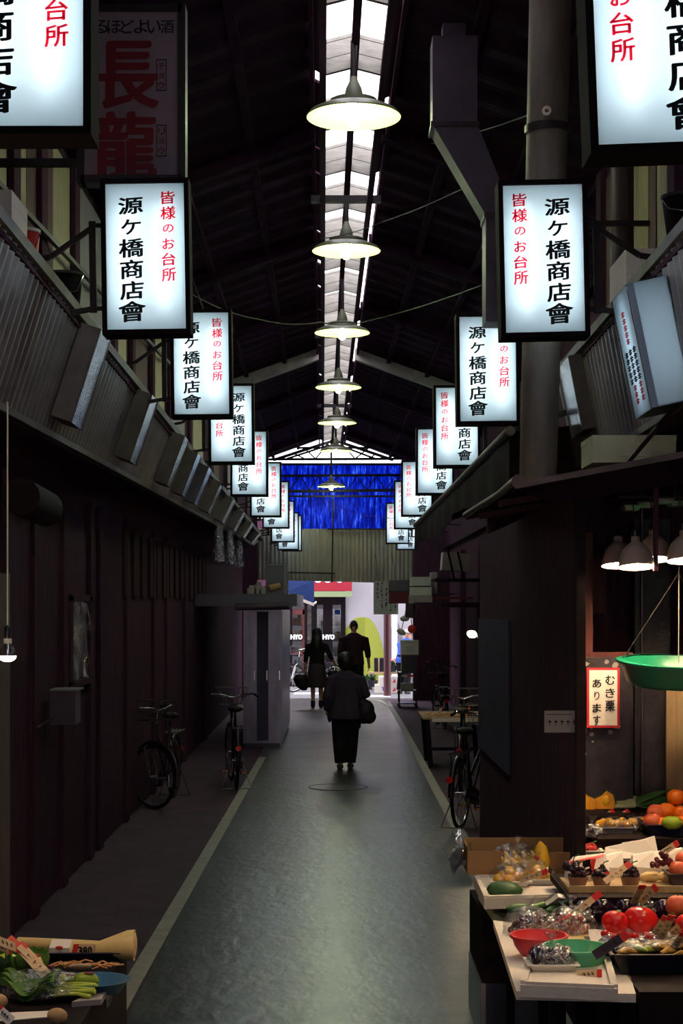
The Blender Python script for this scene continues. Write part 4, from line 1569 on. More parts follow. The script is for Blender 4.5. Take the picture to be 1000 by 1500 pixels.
def top_fn(H, al, ar, hem, hemw, sleeve, k=1.0, lean=V(0, 0, 0), loose=1.0):
    """a garment over the torso down to hem, sleeves as far along the arm as sleeve (0..2)"""
    def fn(b):
        s = H / 1.7 * k
        t = lean * H
        b.skin([ell(V(0, 0, hem * H), hemw * s, hemw * 0.72 * s), ell(V(0, 0, (hem + 0.06) * H), hemw * 0.97 * s, hemw * 0.70 * s),
                ell(t * 0.4 + V(0, 0, 0.62 * H), 0.165 * s * loose, 0.125 * s * loose), ell(t * 0.7 + V(0, 0, 0.72 * H), 0.180 * s * loose, 0.135 * s),
                ell(t * 0.9 + V(0, 0, 0.79 * H), 0.190 * s, 0.122 * s), ell(t + V(0, 0, 0.825 * H), 0.135 * s, 0.09 * s), ell(t + V(0, 0, 0.85 * H), 0.07 * s, 0.065 * s)])
        for L, sd in ((al, -1), (ar, 1)):
            p = [v * H for v in L[:3]]
            pts, rs = [p[0] + V(-sd * 0.06, 0, 0.0), p[0] + V(sd * .004, 0, -.004)], [0.062 * s, 0.067 * s]
            if sleeve <= 1:
                pts.append(p[0].lerp(p[1], sleeve)); rs.append(0.060 * s * loose)
            else:
                pts += [p[1], p[1].lerp(p[2], sleeve - 1)]; rs += [0.057 * s * loose, 0.047 * s * loose]
            b.tube(pts, rs, 14)
    return fn


def shoes(root, H, jl, jr, m, boot=0.0):
    for L in (jl, jr):
        def fn(b, L=L):
            p = [v * H for v in L]
            a, t = p[2], p[3]
            z = 0.0
            b.tube([V(a.x, a.y - 0.055, 0.036), V(a.x, a.y, 0.042), V((a.x + t.x) / 2, (a.y + t.y) / 2, 0.038), V(t.x, t.y + 0.02, 0.028)], [0.036, 0.044, 0.046, 0.034], 12, True, 0.85)
            if boot:
                b.tube([V(a.x, a.y - 0.01, 0.04), V(a.x, a.y - 0.01, boot)], [0.046, 0.050], 12)
        fpart('shoe', fn, m, root, 0.009)


# --- older person walking away, nearest
H = 1.50
base = Q(506, 1127, 10.55)
base.z = 0
r = thing('person', 'short person in a dark jacket and black trousers walking away, shoulder bag at right', 'person', base, 0, None, True)
jl = [V(-.055, 0, .51), V(-.058, .015, .28), V(-.045, -.02, .045), V(-.05, .06, .03)]
jr = [V(.055, 0, .51), V(.055, .03, .28), V(.04, .03, .045), V(.045, .11, .03)]
al = [V(-.125, 0, .778), V(-.158, -.02, .625), V(-.155, .05, .50), V(0, .3, -1)]
ar = [V(.125, 0, .778), V(.175, -.01, .64), V(.10, .10, .60), V(-.6, .6, .1)]
hd = V(-.002 * H, 0.03 * H, .925 * H)
fpart('body', body_fn(H, jl, jr, al, ar, hd, 0.0, 1.0, V(0, .01, 0)), M['skin'], r, 0.009)
eyes(r, hd, H, 0)
fpart('trousers', trousers_fn(H, jl, jr, 1.18, 0.015), M['trouser_black'], r, 0.012)


def jacket(b):
    top_fn(H, al, ar, .43, .255, 1.92, 1.06, V(0, .01, 0), 1.22)(b)
    b.tube([V(-.19, 0, .68), V(-.215, 0, .60)], [0.05, 0.01], 8)
    b.tube([V(.17, .02, .68), V(.185, .02, .52)], [0.05, 0.01], 8)


fpart('jacket', jacket, M['coat_purple'], r, 0.013)


def hair(b):
    b.ball(hd + V(0, -.018, .015), .108, 18, 14, (.98, .98, 1.05))
    b.ball(hd + V(0, -.04, -.05), .085, 16, 10, (1.1, .75, .8))


fpart('hair', hair, M['hair'], r, 0.011)
shoes(r, H, jl, jr, M['shoe'])
bp = base + V(.25, -.03, .60)
rb = thing('shoulder_bag', 'bulging black bag hanging at the right hip of the short walker', 'bag', bp, 0, None, True)
fpart('bag_body', lambda b: (b.ball(V(0, 0, .14), .155, 18, 12, (.78, .62, 1.02), (0, 0.25, 0)), b.ball(V(.05, 0, .08), .12, 14, 10, (.8, .7, .8)), b.ball(V(-.03, 0, .24), .08, 12, 8)), M['bag_black'], rb, 0.012)
b = MB(); b.tube([V(-.05, 0.03, .26), V(-.09, .05, .45), V(-.10, .02, .60), V(-.09, -.05, .45), V(-.04, -.05, .27)], .012, 6); part('strap', b, M['bag_black'], rb, True)

# --- woman with long hair
H = 1.66
base = Q(464, 1038, 16.9)
base.z = 0
r = thing('person', 'woman with long black hair and dark skirt walking away on the left', 'person', base, 0, None, True)
jl = [V(-.05, 0, .51), V(-.05, .03, .28), V(-.048, -.02, .045), V(-.055, .06, .03)]
jr = [V(.05, 0, .51), V(.05, .04, .28), V(.048, .0, .045), V(.06, .08, .03)]
al = [V(-.108, 0, .778), V(-.135, -.02, .63), V(-.155, .02, .47), V(-.1, .1, -1)]
ar = [V(.108, 0, .778), V(.165, -.03, .645), V(.235, .06, .53), V(.5, .6, -.3)]
hd = V(0, 0.015 * H, .925 * H)
fpart('body', body_fn(H, jl, jr, al, ar, hd, 0.0, .9), M['skin'], r, 0.009)
eyes(r, hd, H, 0)
fpart('top', top_fn(H, al, ar, .50, .185, 1.35, .92), M['shirt_dark'], r)
fpart('skirt', lambda b: b.skin([ell(V(0, 0, .255 * H), .215, .16), ell(V(0, 0, .36 * H), .20, .155), ell(V(0, 0, .50 * H), .178, .135), ell(V(0, 0, .575 * H), .145, .11)]), M['skirt'], r)


def hair2(b):
    b.ball(hd + V(0, -.015, .015), .112, 18, 14, (.95, 1.0, 1.05))
    b.tube([hd + V(0, -.05, 0), hd + V(0, -.085, -.14), hd + V(0, -.10, -.30), hd + V(0, -.09, -.40)], [.10, .118, .11, .05], 14, True, 0.6)


fpart('hair', hair2, M['hair'], r, 0.012)
shoes(r, H, jl, jr, M['shoe'], 0.16)
wl = base + al[2] * H
rb = thing('handbag', 'large black tote bag hanging from the left hand of the long-haired woman', 'bag', wl + V(-.06, .02, -.42), 0, None, True)
fpart('bag_body', lambda b: b.skin([ell(V(.05, 0, 0), .05, .06), ell(V(.02, 0, .08), .13, .085), ell(V(-.03, 0, .24), .15, .09), ell(V(.0, 0, .33), .12, .05)]), M['bag_black'], rb)
b = MB(); b.tube([V(-.07, 0, .30), V(.02, 0, .40), V(.06, 0, .42), V(.08, 0, .30)], .009, 6); part('handle', b, M['bag_black'], rb, True)
wr = base + ar[2] * H
rb = thing('handbag', 'small dark handbag on the right forearm of the long-haired woman', 'bag', wr + V(-.06, -.04, -.26), 0, None, True)
fpart('bag_body', lambda b: b.skin([ell(V(0, 0, 0), .08, .05), ell(V(0, 0, .07), .12, .06), ell(V(0, 0, .15), .10, .045)]), M['bag_black'], rb)
b = MB(); b.tube([V(-.06, 0, .14), V(-.02, 0, .25), V(.04, 0, .25), V(.06, 0, .14)], .008, 6); part('handle', b, M['bag_black'], rb, True)

# --- tall man
H = 1.80
base = Q(518, 1031, 17.6)
base.z = 0
r = thing('person', 'tall short-haired man in a dark maroon sweater walking away', 'person', base, 0, None, True)
jl = [V(-.055, 0, .51), V(-.06, .02, .28), V(-.06, -.03, .045), V(-.065, .05, .03)]
jr = [V(.055, 0, .51), V(.06, .04, .28), V(.06, .02, .045), V(.068, .10, .03)]
al = [V(-.135, 0, .778), V(-.165, -.01, .625), V(-.16, .02, .47), V(0, .15, -1)]
ar = [V(.135, 0, .778), V(.165, -.01, .625), V(.18, .02, .47), V(.05, .15, -1)]
hd = V(0, 0.01 * H, .925 * H)
fpart('body', body_fn(H, jl, jr, al, ar, hd, 0.0, 1.08), M['skin'], r, 0.009)
eyes(r, hd, H, 0)
fpart('sweater', top_fn(H, al, ar, .47, .195, 1.45, 1.10, V(0, 0, 0), 1.05), M['shirt_maroon'], r)
fpart('trousers', trousers_fn(H, jl, jr, 1.05, 0.02, .57, 1.06), M['trouser_black'], r)
fpart('hair', lambda b: (b.ball(hd + V(0, -.012, .028), .106, 18, 14, (.86, .98, 1.02)), b.ball(hd + V(0, -.05, -.02), .075, 14, 10, (1.05, .75, .9))), M['hair'], r, 0.011)
shoes(r, H, jl, jr, M['shoe'])

# --- stooping market worker in blue beyond the end wall
H = 1.62
base = Q(590, 1036, 19.6)
base.z = 0
r = thing('person', 'person in blue jacket and pale hat bending at the stalls outside, on the right', 'person', base, -0.6, None, True)
jl = [V(-.06, 0, .49), V(-.06, .05, .27), V(-.06, -.01, .045), V(-.065, .06, .03)]
jr = [V(.06, 0, .49), V(.06, .04, .27), V(.06, .0, .045), V(.068, .07, .03)]
al = [V(-.12, .10, .74), V(-.15, .17, .60), V(-.11, .26, .52), V(.2, .9, -.4)]
ar = [V(.12, .10, .74), V(.15, .17, .60), V(.11, .26, .52), V(-.2, .9, -.4)]
hd = V(0, 0.15 * H, .865 * H)
fpart('body', body_fn(H, jl, jr, al, ar, hd, 0.0, 1.0, V(0, .10, -.03)), M['skin'], r, 0.009)
eyes(r, hd, H, 0)
fpart('jacket', top_fn(H, al, ar, .46, .20, 1.85, 1.05, V(0, .10, -.03), 1.1), M['blue_cloth'], r)
fpart('trousers', trousers_fn(H, jl, jr, 1.1, 0.02), M['trouser_black'], r)
b = MB(); b.lathe([(.165, .035), (.115, .05), (.112, .10), (.085, .135), (.02, .145)], hd + V(0, 0, 0), 24, (-0.25, 0, 0), True); part('hat', b, M['hat'], r, True)
shoes(r, H, jl, jr, M['shoe'])

# ------------------------------------------------------------------ shop front across the street
r = thing('glazed_shop', 'dark glazed shop front with white letters on its doors across the street', 'shop', (-0.55, YF * K, 0))
yy = YF * K


def WQ(px, py, d=0.0):
    p = P(px, py, YF)
    return V(p.x, yy - d, max(p.z, 0))


def wbox(px0, px1, py0, py1, d0, d1):
    a, c = WQ(px0, py1, d0), WQ(px1, py0, d1)
    m = MB(); m.span(a, c); return m


for px0, px1, py0, py1 in ((395, 428, 866, 1009), (446, 450, 870, 1009), (456, 464, 870, 1009), (473, 487, 870, 1009), (499, 506, 860, 1009)):
    part('post', wbox(px0, px1, py0, py1, 0.0, 0.1), M['frame_black'], r)
part('lintel', wbox(395, 506, 858, 886, 0.0, 0.12), M['frame_black'], r)
part('sill', wbox(420, 506, 1003, 1009, 0.0, 0.12), M['frame_black'], r)
for nm, px0, px1, hx in (('door', 426, 446, None), ('door', 464, 499, None), ('door', 449, 457, None)):
    f = wbox(px0, px1, 892, 1008, 0.02, 0.03)
    g = part(nm, f, M['glass'], r)
for px0, px1 in ((424, 427.5), (443, 446)):
    part('door_frame', wbox(px0, px1, 890, 1008, 0.01, 0.06), M['wood_red'], r)
part('door_frame', wbox(424, 446, 955, 958, 0.01, 0.06), M['wood_red'], r)
part('door_frame', wbox(424, 446, 893, 900, 0.01, 0.06), M['wood_red'], r)
for px, py in ((426, 933), (473, 933)):
    b = MB()
    u = YF / FPX
    for i, ch in enumerate('HYO'):
        brush(b, ch, WQ(px + 2.5 + i * 5.6, py, 0.13), 5.2 * u, 6.6 * u, UX, UZ, TOCAM, 0.0, 0.06)
    part('lettering', b, M['neon_white'], r, label='white letters HYO')
random.seed(4)
for row, py in enumerate((915, 938, 960, 985)):
    px = 424
    while px < 498:
        w = random.uniform(4, 8)
        h = random.uniform(9, 18)
        a = P(px, py, YF); c = P(px + w - 0.8, py - h, YF)
        b = MB(); b.span((a.x, yy + 0.42, a.z), (c.x, yy + 0.6, c.z))
        part('shelf_goods', b, random.choice(M['goods']), r)
        px += w
    a = P(420, py, YF); c = P(499, py + 2, YF)
    b = MB(); b.span((a.x, yy + 0.38, c.z), (c.x, yy + 0.62, a.z)); part('shelf', b, M['panel_grey'], r)
part('sticker', wbox(490, 498, 893, 900, 0.03, 0.04), M['blue_awning'], r, label='small blue square sticker')

r = thing('red_shop_sign', 'red shop sign with white round characters partly hidden by the corrugated wall', 'sign', WQ(487, 875, 0.5))
part('board', wbox(460, 515, 826, 866, 0.4, 0.55), M['red_board'], r)
part('light_strip', wbox(460, 515, 866.5, 874.5, 0.35, 0.55), mat('pale_green_strip', (126, 142, 104), 0.5, var=0.04), r)
for i, px in enumerate((466, 480, 497)):
    b = MB()
    c = WQ(px, 849, 0.555)
    b.tube([c + V(0.085 * math.cos(t), 0, 0.075 * math.sin(t)) for t in [2 * PI * k / 24 for k in range(25)]], 0.02, 6)
    part('lettering', b, M['neon_white'], r, True, label='white round character')

r = thing('street_awning', 'blue cloth awning of a shop across the street, above the left walker', 'awning', Q(440, 884, 19.4))
p0, p1, p2, p3 = Q(418, 850, 19.9), Q(460, 850, 19.9), Q(460, 884, 19.3), Q(418, 868, 19.3)
b = MB(); b.prism([p0, p1, p2, p3], (0, 0.02, 0)); part('cloth', b, M['blue_awning'], r)
b = MB(); b.bar(p3 + V(0, -0.02, -0.03), p2 + V(0, -0.02, -0.03), 0.06, 0.07); part('edge_rail', b, M['styro'], r)
b = MB()
for p in (p2, p3):
    b.bar(p, V(p.x, YF * K - 0.1, p.z + 0.05), 0.03)
part('arm', b, M['styro'], r)

p = Q(567, 888, 19.2)
b = MB(); b.tube([V(p.x, p.y, 0), V(p.x, p.y, 4.0)], 0.085, 16)
solo('street_pole', b, M['pole_red'], 'dark red pole standing in the street below the hanging notice board', 'pole', smooth=True)
a = P(574, 888, 21.2); c = P(582, 888, 21.2)
b = MB(); b.span((a.x, 42.5, 0), (c.x, 42.7, 4.2)); solo('wall_column', b, M['styro'], 'white column standing against the painted wall behind the pole', 'column')

# notice board hung at the mouth of the arcade
p0, p1 = Q(547, 900, 17.4), Q(583, 851, 17.4)
r = thing('notice_board', 'pale hanging notice board with columns of small writing at the arcade end', 'sign', ((p0.x + p1.x) / 2, p0.y, p0.z))
b = MB(); b.span((p0.x, p0.y, p0.z), (p1.x, p0.y + 0.03, p1.z)); part('board', b, M['notice'], r, bevel=0.01)
b = MB()
random.seed(3)
for i in range(5):
    x = p1.x - 0.06 - i * 0.095
    z = p1.z - 0.06
    while z > p0.z + (0.1 if i < 4 else 0.35):
        for k in range(3):
            b.box((x + random.uniform(-.012, .012), p0.y - 0.001, z + random.uniform(-.014, .014)), (random.choice((0.03, 0.008)), 0.002, random.choice((0.006, 0.03))))
        z -= 0.05
part('writing', b, M['ink'], r)
b = MB()
for x in (p0.x + 0.08, p1.x - 0.08):
    b.tube([(x, p0.y + 0.01, p1.z), (x, p0.y + 0.01, p1.z + 0.3), (x, 36.6, p1.z + 0.62)], 0.006, 5)
part('cord', b, M['wire'], r)

# white cartons in the street
grp = 'white cartons stacked in the street'
for i, (x0, x1, y0, y1) in enumerate(((549, 583, 1015.5, 1003), (555, 583, 1003, 991))):
    a, c = Q(x0, y0, 19.75), Q(x1, y1, 19.75)
    r = thing('carton', ['white carton at the bottom of the stack in the street', 'white carton on top of the stack in the street'][i], 'box', ((a.x + c.x) / 2, a.y, a.z), 0, grp)
    b = MB(); b.span((a.x, a.y, max(a.z, 0.0) if i == 0 else a.z + 0.002), (c.x, a.y + 0.45, c.z)); part('body', b, M['paper'], r, bevel=0.006)
    b = MB()
    for k, ch in enumerate('TE'):
        brush(b, ch, (a.x + (0.2 if i == 0 else 0.14) + k * 0.09, a.y - 0.001, (a.z + c.z) / 2), 0.07, 0.085, UX, UZ, TOCAM, 0.0, 0.03)
    part('printing', b, M['blue_cloth'], r, label='blue printed letters')
    b = MB(); b.prism([(c.x - 0.14, a.y - 0.003, a.z + 0.05), (c.x - 0.06, a.y - 0.003, a.z + 0.05), (c.x - 0.08, a.y - 0.003, c.z - 0.05)], (0, 0.002, 0)); part('printing', b, M['red_plastic'], r)

# planters, bench and crate against the wall
a = Q(548, 984, 20.6); c = Q(568, 964, 20.6)
r = thing('crate', 'black open crate on the bench beneath the painted green hill', 'crate', ((a.x + c.x) / 2, a.y, a.z))
b = MB(); b.span((a.x, a.y, a.z), (c.x, a.y + 0.3, c.z)); part('body', b, M['tray_black'], r)
b = MB(); b.span((a.x + 0.1, a.y - 0.02, a.z), (a.x + 0.13, a.y, c.z)); part('slat', b, M['wood_pale'], r)
b = MB(); b.span((c.x - 0.06, a.y - 0.02, a.z), (c.x - 0.03, a.y, c.z)); part('slat', b, M['wood_pale'], r)
p0, p1 = Q(540, 984, 20.6), Q(588, 984, 20.6)
r = thing('bench', 'low plank bench against the painted wall in the street', 'bench', ((p0.x + p1.x) / 2, p0.y, 0))
b = MB(); b.span((p0.x, p0.y - 0.1, p0.z - 0.05), (p1.x, p0.y + 0.35, p0.z - 0.003)); part('seat', b, M['wood_pale'], r)
for x in (p0.x + 0.06, p1.x - 0.06):
    for y in (p0.y - 0.05, p0.y + 0.3):
        b = MB(); b.span((x - 0.03, y - 0.03, 0), (x + 0.03, y + 0.03, p0.z - 0.05)); part('leg', b, M['wood_dark'], r)


def potted(px, py, D, label, col, n=26, rad=0.16, h=0.22):
    p = Q(px, py, D)
    p.z = max(p.z, 0)
    r = thing('potted_plant', label, 'plant', p)
    b = MB(); b.lathe([(rad * .55, 0), (rad * .8, .16), (rad * .72, .16), (rad * .5, .03)], p, 18, None, True); part('pot', b, M['tray_black'], r, True)
    b = MB()
    random.seed(int(px))
    for k in range(n):
        t = random.uniform(0, 2 * PI)
        e = random.uniform(.3, 1.2)
        L = random.uniform(.5, 1) * rad * 1.3
        o = p + V(0, 0, .15)
        d = V(math.cos(t) * math.cos(e), math.sin(t) * math.cos(e), math.sin(e))
        s = d.cross(V(0, 0, 1)).normalized() * L * .22
        b.face([o, o + d * L * .5 + s, o + d * L + V(0, 0, -.02), o + d * L * .5 - s])
    part('foliage', b, M['leaf_dark'], r)
    if col:
        b = MB()
        for k in range(16):
            b.ball(p + V(random.uniform(-rad, rad) * .9, random.uniform(-rad, rad) * .7, .2 + random.uniform(0, h * .6)), .03, 8, 6)
        part('blossoms', b, col, r, True)
    return r


potted(575, 984, 20.5, 'potted plant with pink blossoms on the street bench', mat('pink_blossom', (236, 128, 120), 0.6, var=0.1))
potted(536, 1010, 20.3, 'green potted plant beside the tall man, on the street', None, 40, 0.24)
potted(545, 1006, 20.0, 'low dark potted plant left of the white cartons', None, 34, 0.18)
potted(587, 984, 20.45, 'small potted plant at the right end of the bench', None, 30, 0.14)

# trolley on the right of the arcade mouth
p0, p1 = Q(584, 1036, 16.9), Q(611, 985, 16.9)
r = thing('trolley', 'black two-shelf trolley with a red and white strip at the right of the arcade mouth', 'trolley', ((p0.x + p1.x) / 2, p0.y, 0))
for z, nm in ((0.10, 'shelf'), (0.36, 'shelf'), (p1.z, 'top')):
    b = MB(); b.span((p0.x, p0.y, z - 0.02), (p1.x, p0.y + 0.6, z)); part(nm, b, M['tray_black'], r)
for x in (p0.x + 0.012, p1.x - 0.012):
    for y in (p0.y + 0.012, p0.y + 0.588):
        b = MB(); b.bar((x, y, 0.05), (x, y, p1.z), 0.024); part('post', b, M['steel_dark'], r)
        b = MB(); b.ball((x, y, 0.03), 0.03, 10, 6); part('castor', b, M['rubber'], r, True)
b = MB(); b.span((p0.x + 0.06, p0.y - 0.01, p1.z - 0.09), (p0.x + 0.17, p0.y, p1.z - 0.05)); part('strip', b, M['paper'], r, label='white reflective strip')
b = MB(); b.span((p0.x + 0.17, p0.y - 0.01, p1.z - 0.09), (p0.x + 0.31, p0.y, p1.z - 0.05)); part('strip', b, M['reflector_red'], r, label='red reflective strip')
b = MB(); b.span((p0.x + 0.05, p0.y + 0.1, 0.361), (p0.x + 0.3, p0.y + 0.4, 0.50)); solo('carton', b, M['styro_dark'], 'pale box on the middle shelf of the trolley', 'box', bevel=0.01)
b = MB(); b.span((p0.x + 0.06, p0.y + 0.1, p1.z + 0.001), (p1.x, p0.y + 0.5, p1.z + 0.36)); solo('case', b, M['tray_black'], 'black case standing on top of the trolley', 'box', bevel=0.02)
foam_box((p0.x + 0.05, p0.y + 0.05, p1.z + 0.362), (p1.x + 0.03, p0.y + 0.5, p1.z + 0.66), 'white foam box on top of the black trolley case', M['styro'], M['styro_green'])
z = p1.z + 0.67
for i, (dx, dz, m, lab) in enumerate(((-0.06, 0.16, 'hat', 'grey bundle above the trolley foam box'), (0.17, 0.22, 'tag_red', 'orange bundle above the trolley foam box'), (0.02, 0.44, 'notice', 'pale blue-grey bundle hung above the trolley'))):
    b = MB(); b.ball((p0.x + 0.12 + dx, p0.y + 0.3, z + dz), 0.10, 14, 8, (1, .8, .62 if i != 1 else .9), (0, 0.5 - i * .3, 0), 0, 0.12); b.tube([(p0.x + 0.12 + dx, p0.y + 0.3, z + dz), (p0.x + 0.22, p0.y + 0.3, z + 0.9)], .01, 5)
    solo('hanging_bundle', b, M[m], lab, 'bundle', smooth=True)
b = MB(); b.bar((p0.x + 0.05, p0.y + 0.3, z + 0.9), (2.5, p0.y + 0.3, z + 0.95), 0.03); solo('hanging_rail', b, M['steel_dark'], 'dark rail above the trolley at the right arcade mouth', 'rail')

# foam boxes stacked on a ledge high on the right, before the arcade mouth
r = thing('box_ledge', 'dark ledge on the right carrying stacked foam boxes', 'shelf', (1.9, 27.0, 2.1))
b = MB(); b.span((1.28, 25.6, 2.08), (2.54, 29.6, 2.16)); part('board', b, M['wood_dark'], r)
b = MB(); b.span((1.28, 25.58, 1.9), (1.40, 29.6, 2.08)); part('edge_beam', b, M['wood_dark'], r)
grp = 'foam boxes on the right ledge'
for x0, x1, y0, y1, D, lab, m in ((601, 633, 884, 872, 13.1, 'dusty purple-grey foam box at the bottom of the ledge stack', 'styro_dark'),
                                  (602, 632, 872, 860, 13.1, 'grey foam box in the middle of the ledge stack', 'notice'),
                                  (602, 631, 858, 845, 13.1, 'pale foam box on top of the ledge stack', 'notice'),
                                  (632, 640, 870, 838, 13.3, 'tall narrow grey box beside the ledge stack', 'styro_dark')):
    a, c = Q(x0, y0, D), Q(x1, y1, D)
    foam_box((a.x, a.y, a.z + 0.003), (c.x, a.y + 0.6, c.z), lab, M[m], None, True, 'foam_box', grp)
a, c = Q(648, 836, 12.4), Q(688, 810, 12.4)
r = thing('foam_box', 'big pale foam box with two dark straps, tilted above the ledge', 'box', ((a.x + c.x) / 2, a.y, a.z), 0, grp)
b = MB(); b.box(((a.x + c.x) / 2, a.y + 0.25, (a.z + c.z) / 2), (c.x - a.x, 0.5, c.z - a.z), (0, 0.08, 0)); part('body', b, M['notice'], r, bevel=0.01)
for t in (0.2, 0.55):
    b = MB(); b.bar((a.x + (c.x - a.x) * t, a.y - 0.02, c.z + 0.02), (a.x + (c.x - a.x) * (t + 0.22), a.y - 0.02, a.z - 0.12), 0.03, 0.01); part('strap', b, M['frame_black'], r)
r = thing('hanging_shelf', 'dark slatted shelf hung below the shop awning holding the strapped box', 'shelf', (1.9, 24.6, 2.6))
b = MB(); b.span((1.5, 24.5, a.z - 0.16), (2.5, 25.5, a.z - 0.12)); part('board', b, M['wood_dark'], r)
b = MB(); b.bar((2.4, 25.4, a.z - 0.12), (2.4, 25.4, EYE + 1.25), 0.025); part('hanger', b, M['steel_dark'], r)
a, c = Q(570, 884, 14.9), Q(601, 866, 14.9)
b = MB(); b.span((a.x, a.y, a.z), (c.x, a.y + 0.4, c.z)); b.bar((c.x, a.y + .2, a.z + .1), (2.54, a.y + .2, a.z + .1), .04); solo('crate', b, M['red_paint'], 'dark red crate jutting out beside the ledge stack', 'crate')
a, c = Q(569, 867, 14.9), Q(604, 850, 14.9)
b = MB(); b.span((a.x, a.y, a.z + 0.003), (c.x, a.y + 0.4, c.z)); solo('crate', b, M['tray_black'], 'black crate standing on the dark red crate', 'crate')
# ------------------------------------------------------------------ bicycles
def bicycle(loc, heading, steer, label, first=[None]):
    """local: +Y is forward, origin at the rear wheel's contact"""
    r = thing('bicycle', label, 'bicycle', local=True)
    R, WB = 0.33, 1.08

    def wheel(name, c, yaw):
        rot = (PI / 2, 0, yaw + PI / 2)
        b = MB()
        Rm = Euler((0, 0, yaw)).to_matrix()
        circ = [c + Rm @ V(0, R * 0.97 * math.cos(t), R * 0.97 * math.sin(t)) for t in [2 * PI * k / 40 for k in range(41)]]
        b.tube(circ, 0.018, 8, False)
        w = part(name, b, M['rubber'], r, True)
        b = MB(); b.tube([c + Rm @ V(0, R * .92 * math.cos(t), R * .92 * math.sin(t)) for t in [2 * PI * k / 40 for k in range(41)]], 0.009, 6, False)
        part('rim', b, M['chrome'], w, True)
        b = MB()
        for k in range(16):
            t = 2 * PI * k / 16
            b.tube([c + Rm @ V(0.02 * (-1) ** k, 0, 0), c + Rm @ V(0, R * .92 * math.cos(t), R * .92 * math.sin(t))], 0.0022, 4)
        part('spokes', b, M['chrome'], w)
        b = MB(); b.tube([c + Rm @ V(-.05, 0, 0), c + Rm @ V(.05, 0, 0)], 0.018, 10); part('hub', b, M['chrome'], w, True)
        b = MB()
        b.tube([c + Rm @ V(0, (R + .03) * math.cos(t), (R + .03) * math.sin(t)) for t in [PI * (0.02 + .75 * k / 20) for k in range(21)]], 0.024, 6, True, 0.4)
        return w, b

    RW, FW = V(0, 0, R), V(0, WB, R)
    w, fd = wheel('rear_wheel', RW, 0)
    b = MB(); b.tube([RW + V(0, (R + .03) * math.cos(t), (R + .03) * math.sin(t)) for t in [PI * (0.25 + .75 * k / 20) for k in range(21)]], 0.026, 6, True, 0.5)
    part('rear_mudguard', b, M['bike_paint'], r, True)
    fd.bm.free()
    w, fd = wheel('front_wheel', FW, steer)
    part('front_mudguard', fd, M['bike_paint'], r, True)
    bb, seat, hd_, hd2 = V(0, .44, .28), V(0, .22, .78), V(0, .90, .86), V(0, .93, .70)
    b = MB()
    for a, c in ((bb, seat), (bb, hd2), (V(0, .36, .46), hd2 + V(0, 0, .06)), (hd_, hd2)):
        b.tube([a, c], 0.017, 8)
    for s in (-1, 1):
        b.tube([RW + V(s * .05, 0, 0), bb + V(s * .03, 0, 0)], 0.011, 6)
        b.tube([RW + V(s * .05, 0, 0), seat + V(s * .012, .01, -.06)], 0.009, 6)
    part('frame', b, M['bike_paint'], r, True)
    b = MB()
    Rm = Euler((0, 0, steer)).to_matrix()
    for s in (-1, 1):
        b.tube([FW + Rm @ V(s * .05, 0, 0), FW + Rm @ V(s * .05, -.08, .30), hd2], 0.012, 6)
    b.tube([hd_, V(0, .885, 1.0)], 0.013, 8)
    part('fork', b, M['chrome'], r, True)
    b = MB(); hb = V(0, .885, 1.0)
    b.tube([hb + Rm @ V(s_, y_, z_) for s_, y_, z_ in ((-.27, -.22, .03), (-.25, -.05, .05), (-.10, .03, .03), (0, .02, 0), (.10, .03, .03), (.25, -.05, .05), (.27, -.22, .03))], 0.011, 8)
    hbar = part('handlebar', b, M['chrome'], r, True)
    for s in (-1, 1):
        b = MB(); b.tube([hb + Rm @ V(s * .272, -.24, .028), hb + Rm @ V(s * .262, -.12, .042)], 0.017, 8); part('grip', b, M['rubber'], hbar, True)
    b = MB(); b.tube([seat, seat + V(0, -.01, .10)], 0.013, 8)
    b.ball(seat + V(0, -.04, .13), .12, 14, 8, (.75, .85, .32)); b.tube([seat + V(0, .0, .13), seat + V(0, .14, .135)], [.05, .02], 8)
    part('saddle', b, M['rubber'], r, True)
    b = MB()
    c = V(0, 1.02, .92)
    for z, w_, d_ in ((0, .15, .10), (.09, .165, .115), (.2, .18, .13)):
        b.tube([c + Rm @ V(x, y, z) for x, y in ((-w_, -d_), (w_, -d_), (w_, d_), (-w_, d_), (-w_, -d_))], .005, 5)
    for k in range(-3, 4):
        for y, sg in ((-1, -1), (1, 1)):
            b.tube([c + Rm @ V(k * .05, y * .10, 0), c + Rm @ V(k * .06, y * .13, .2)], .003, 4)
        b.tube([c + Rm @ V(k * .05, -.1, 0), c + Rm @ V(k * .05, .1, 0)], .003, 4)
    part('basket', b, M['bike_basket'], r)
    b = MB()
    for x in (-.06, -.02, .02, .06):
        b.tube([V(x, -.30, .72), V(x, .20, .72)], .006, 5)
    b.tube([V(-.06, -.30, .72), V(.06, -.30, .72)], .006, 5)
    for s in (-1, 1):
        b.tube([RW + V(s * .055, 0, 0), V(s * .06, -.14, .72)], .006, 5)
    part('carrier', b, M['bike_basket'], r)
    b = MB(); b.tube([V(0, -.385, .50), V(0, -.40, .50)], .032, 10); part('rear_reflector', b, M['reflector_red'], r, label='red rear reflector')
    for s in (-1, 1):
        b = MB(); b.bar(bb + V(s * .03, 0, 0), bb + V(s * .06, -s * .12, -.12), .016); part('crank', b, M['chrome'], r)
        b = MB(); b.box(bb + V(s * .11, -s * .12, -.12), (.09, .07, .022)); p_ = part('pedal', b, M['rubber'], r)
        b = MB(); b.box(bb + V(s * .11, -s * .12 - .037, -.12), (.06, .004, .016)); part('pedal_reflector', b, M['reflector_orange'], p_)
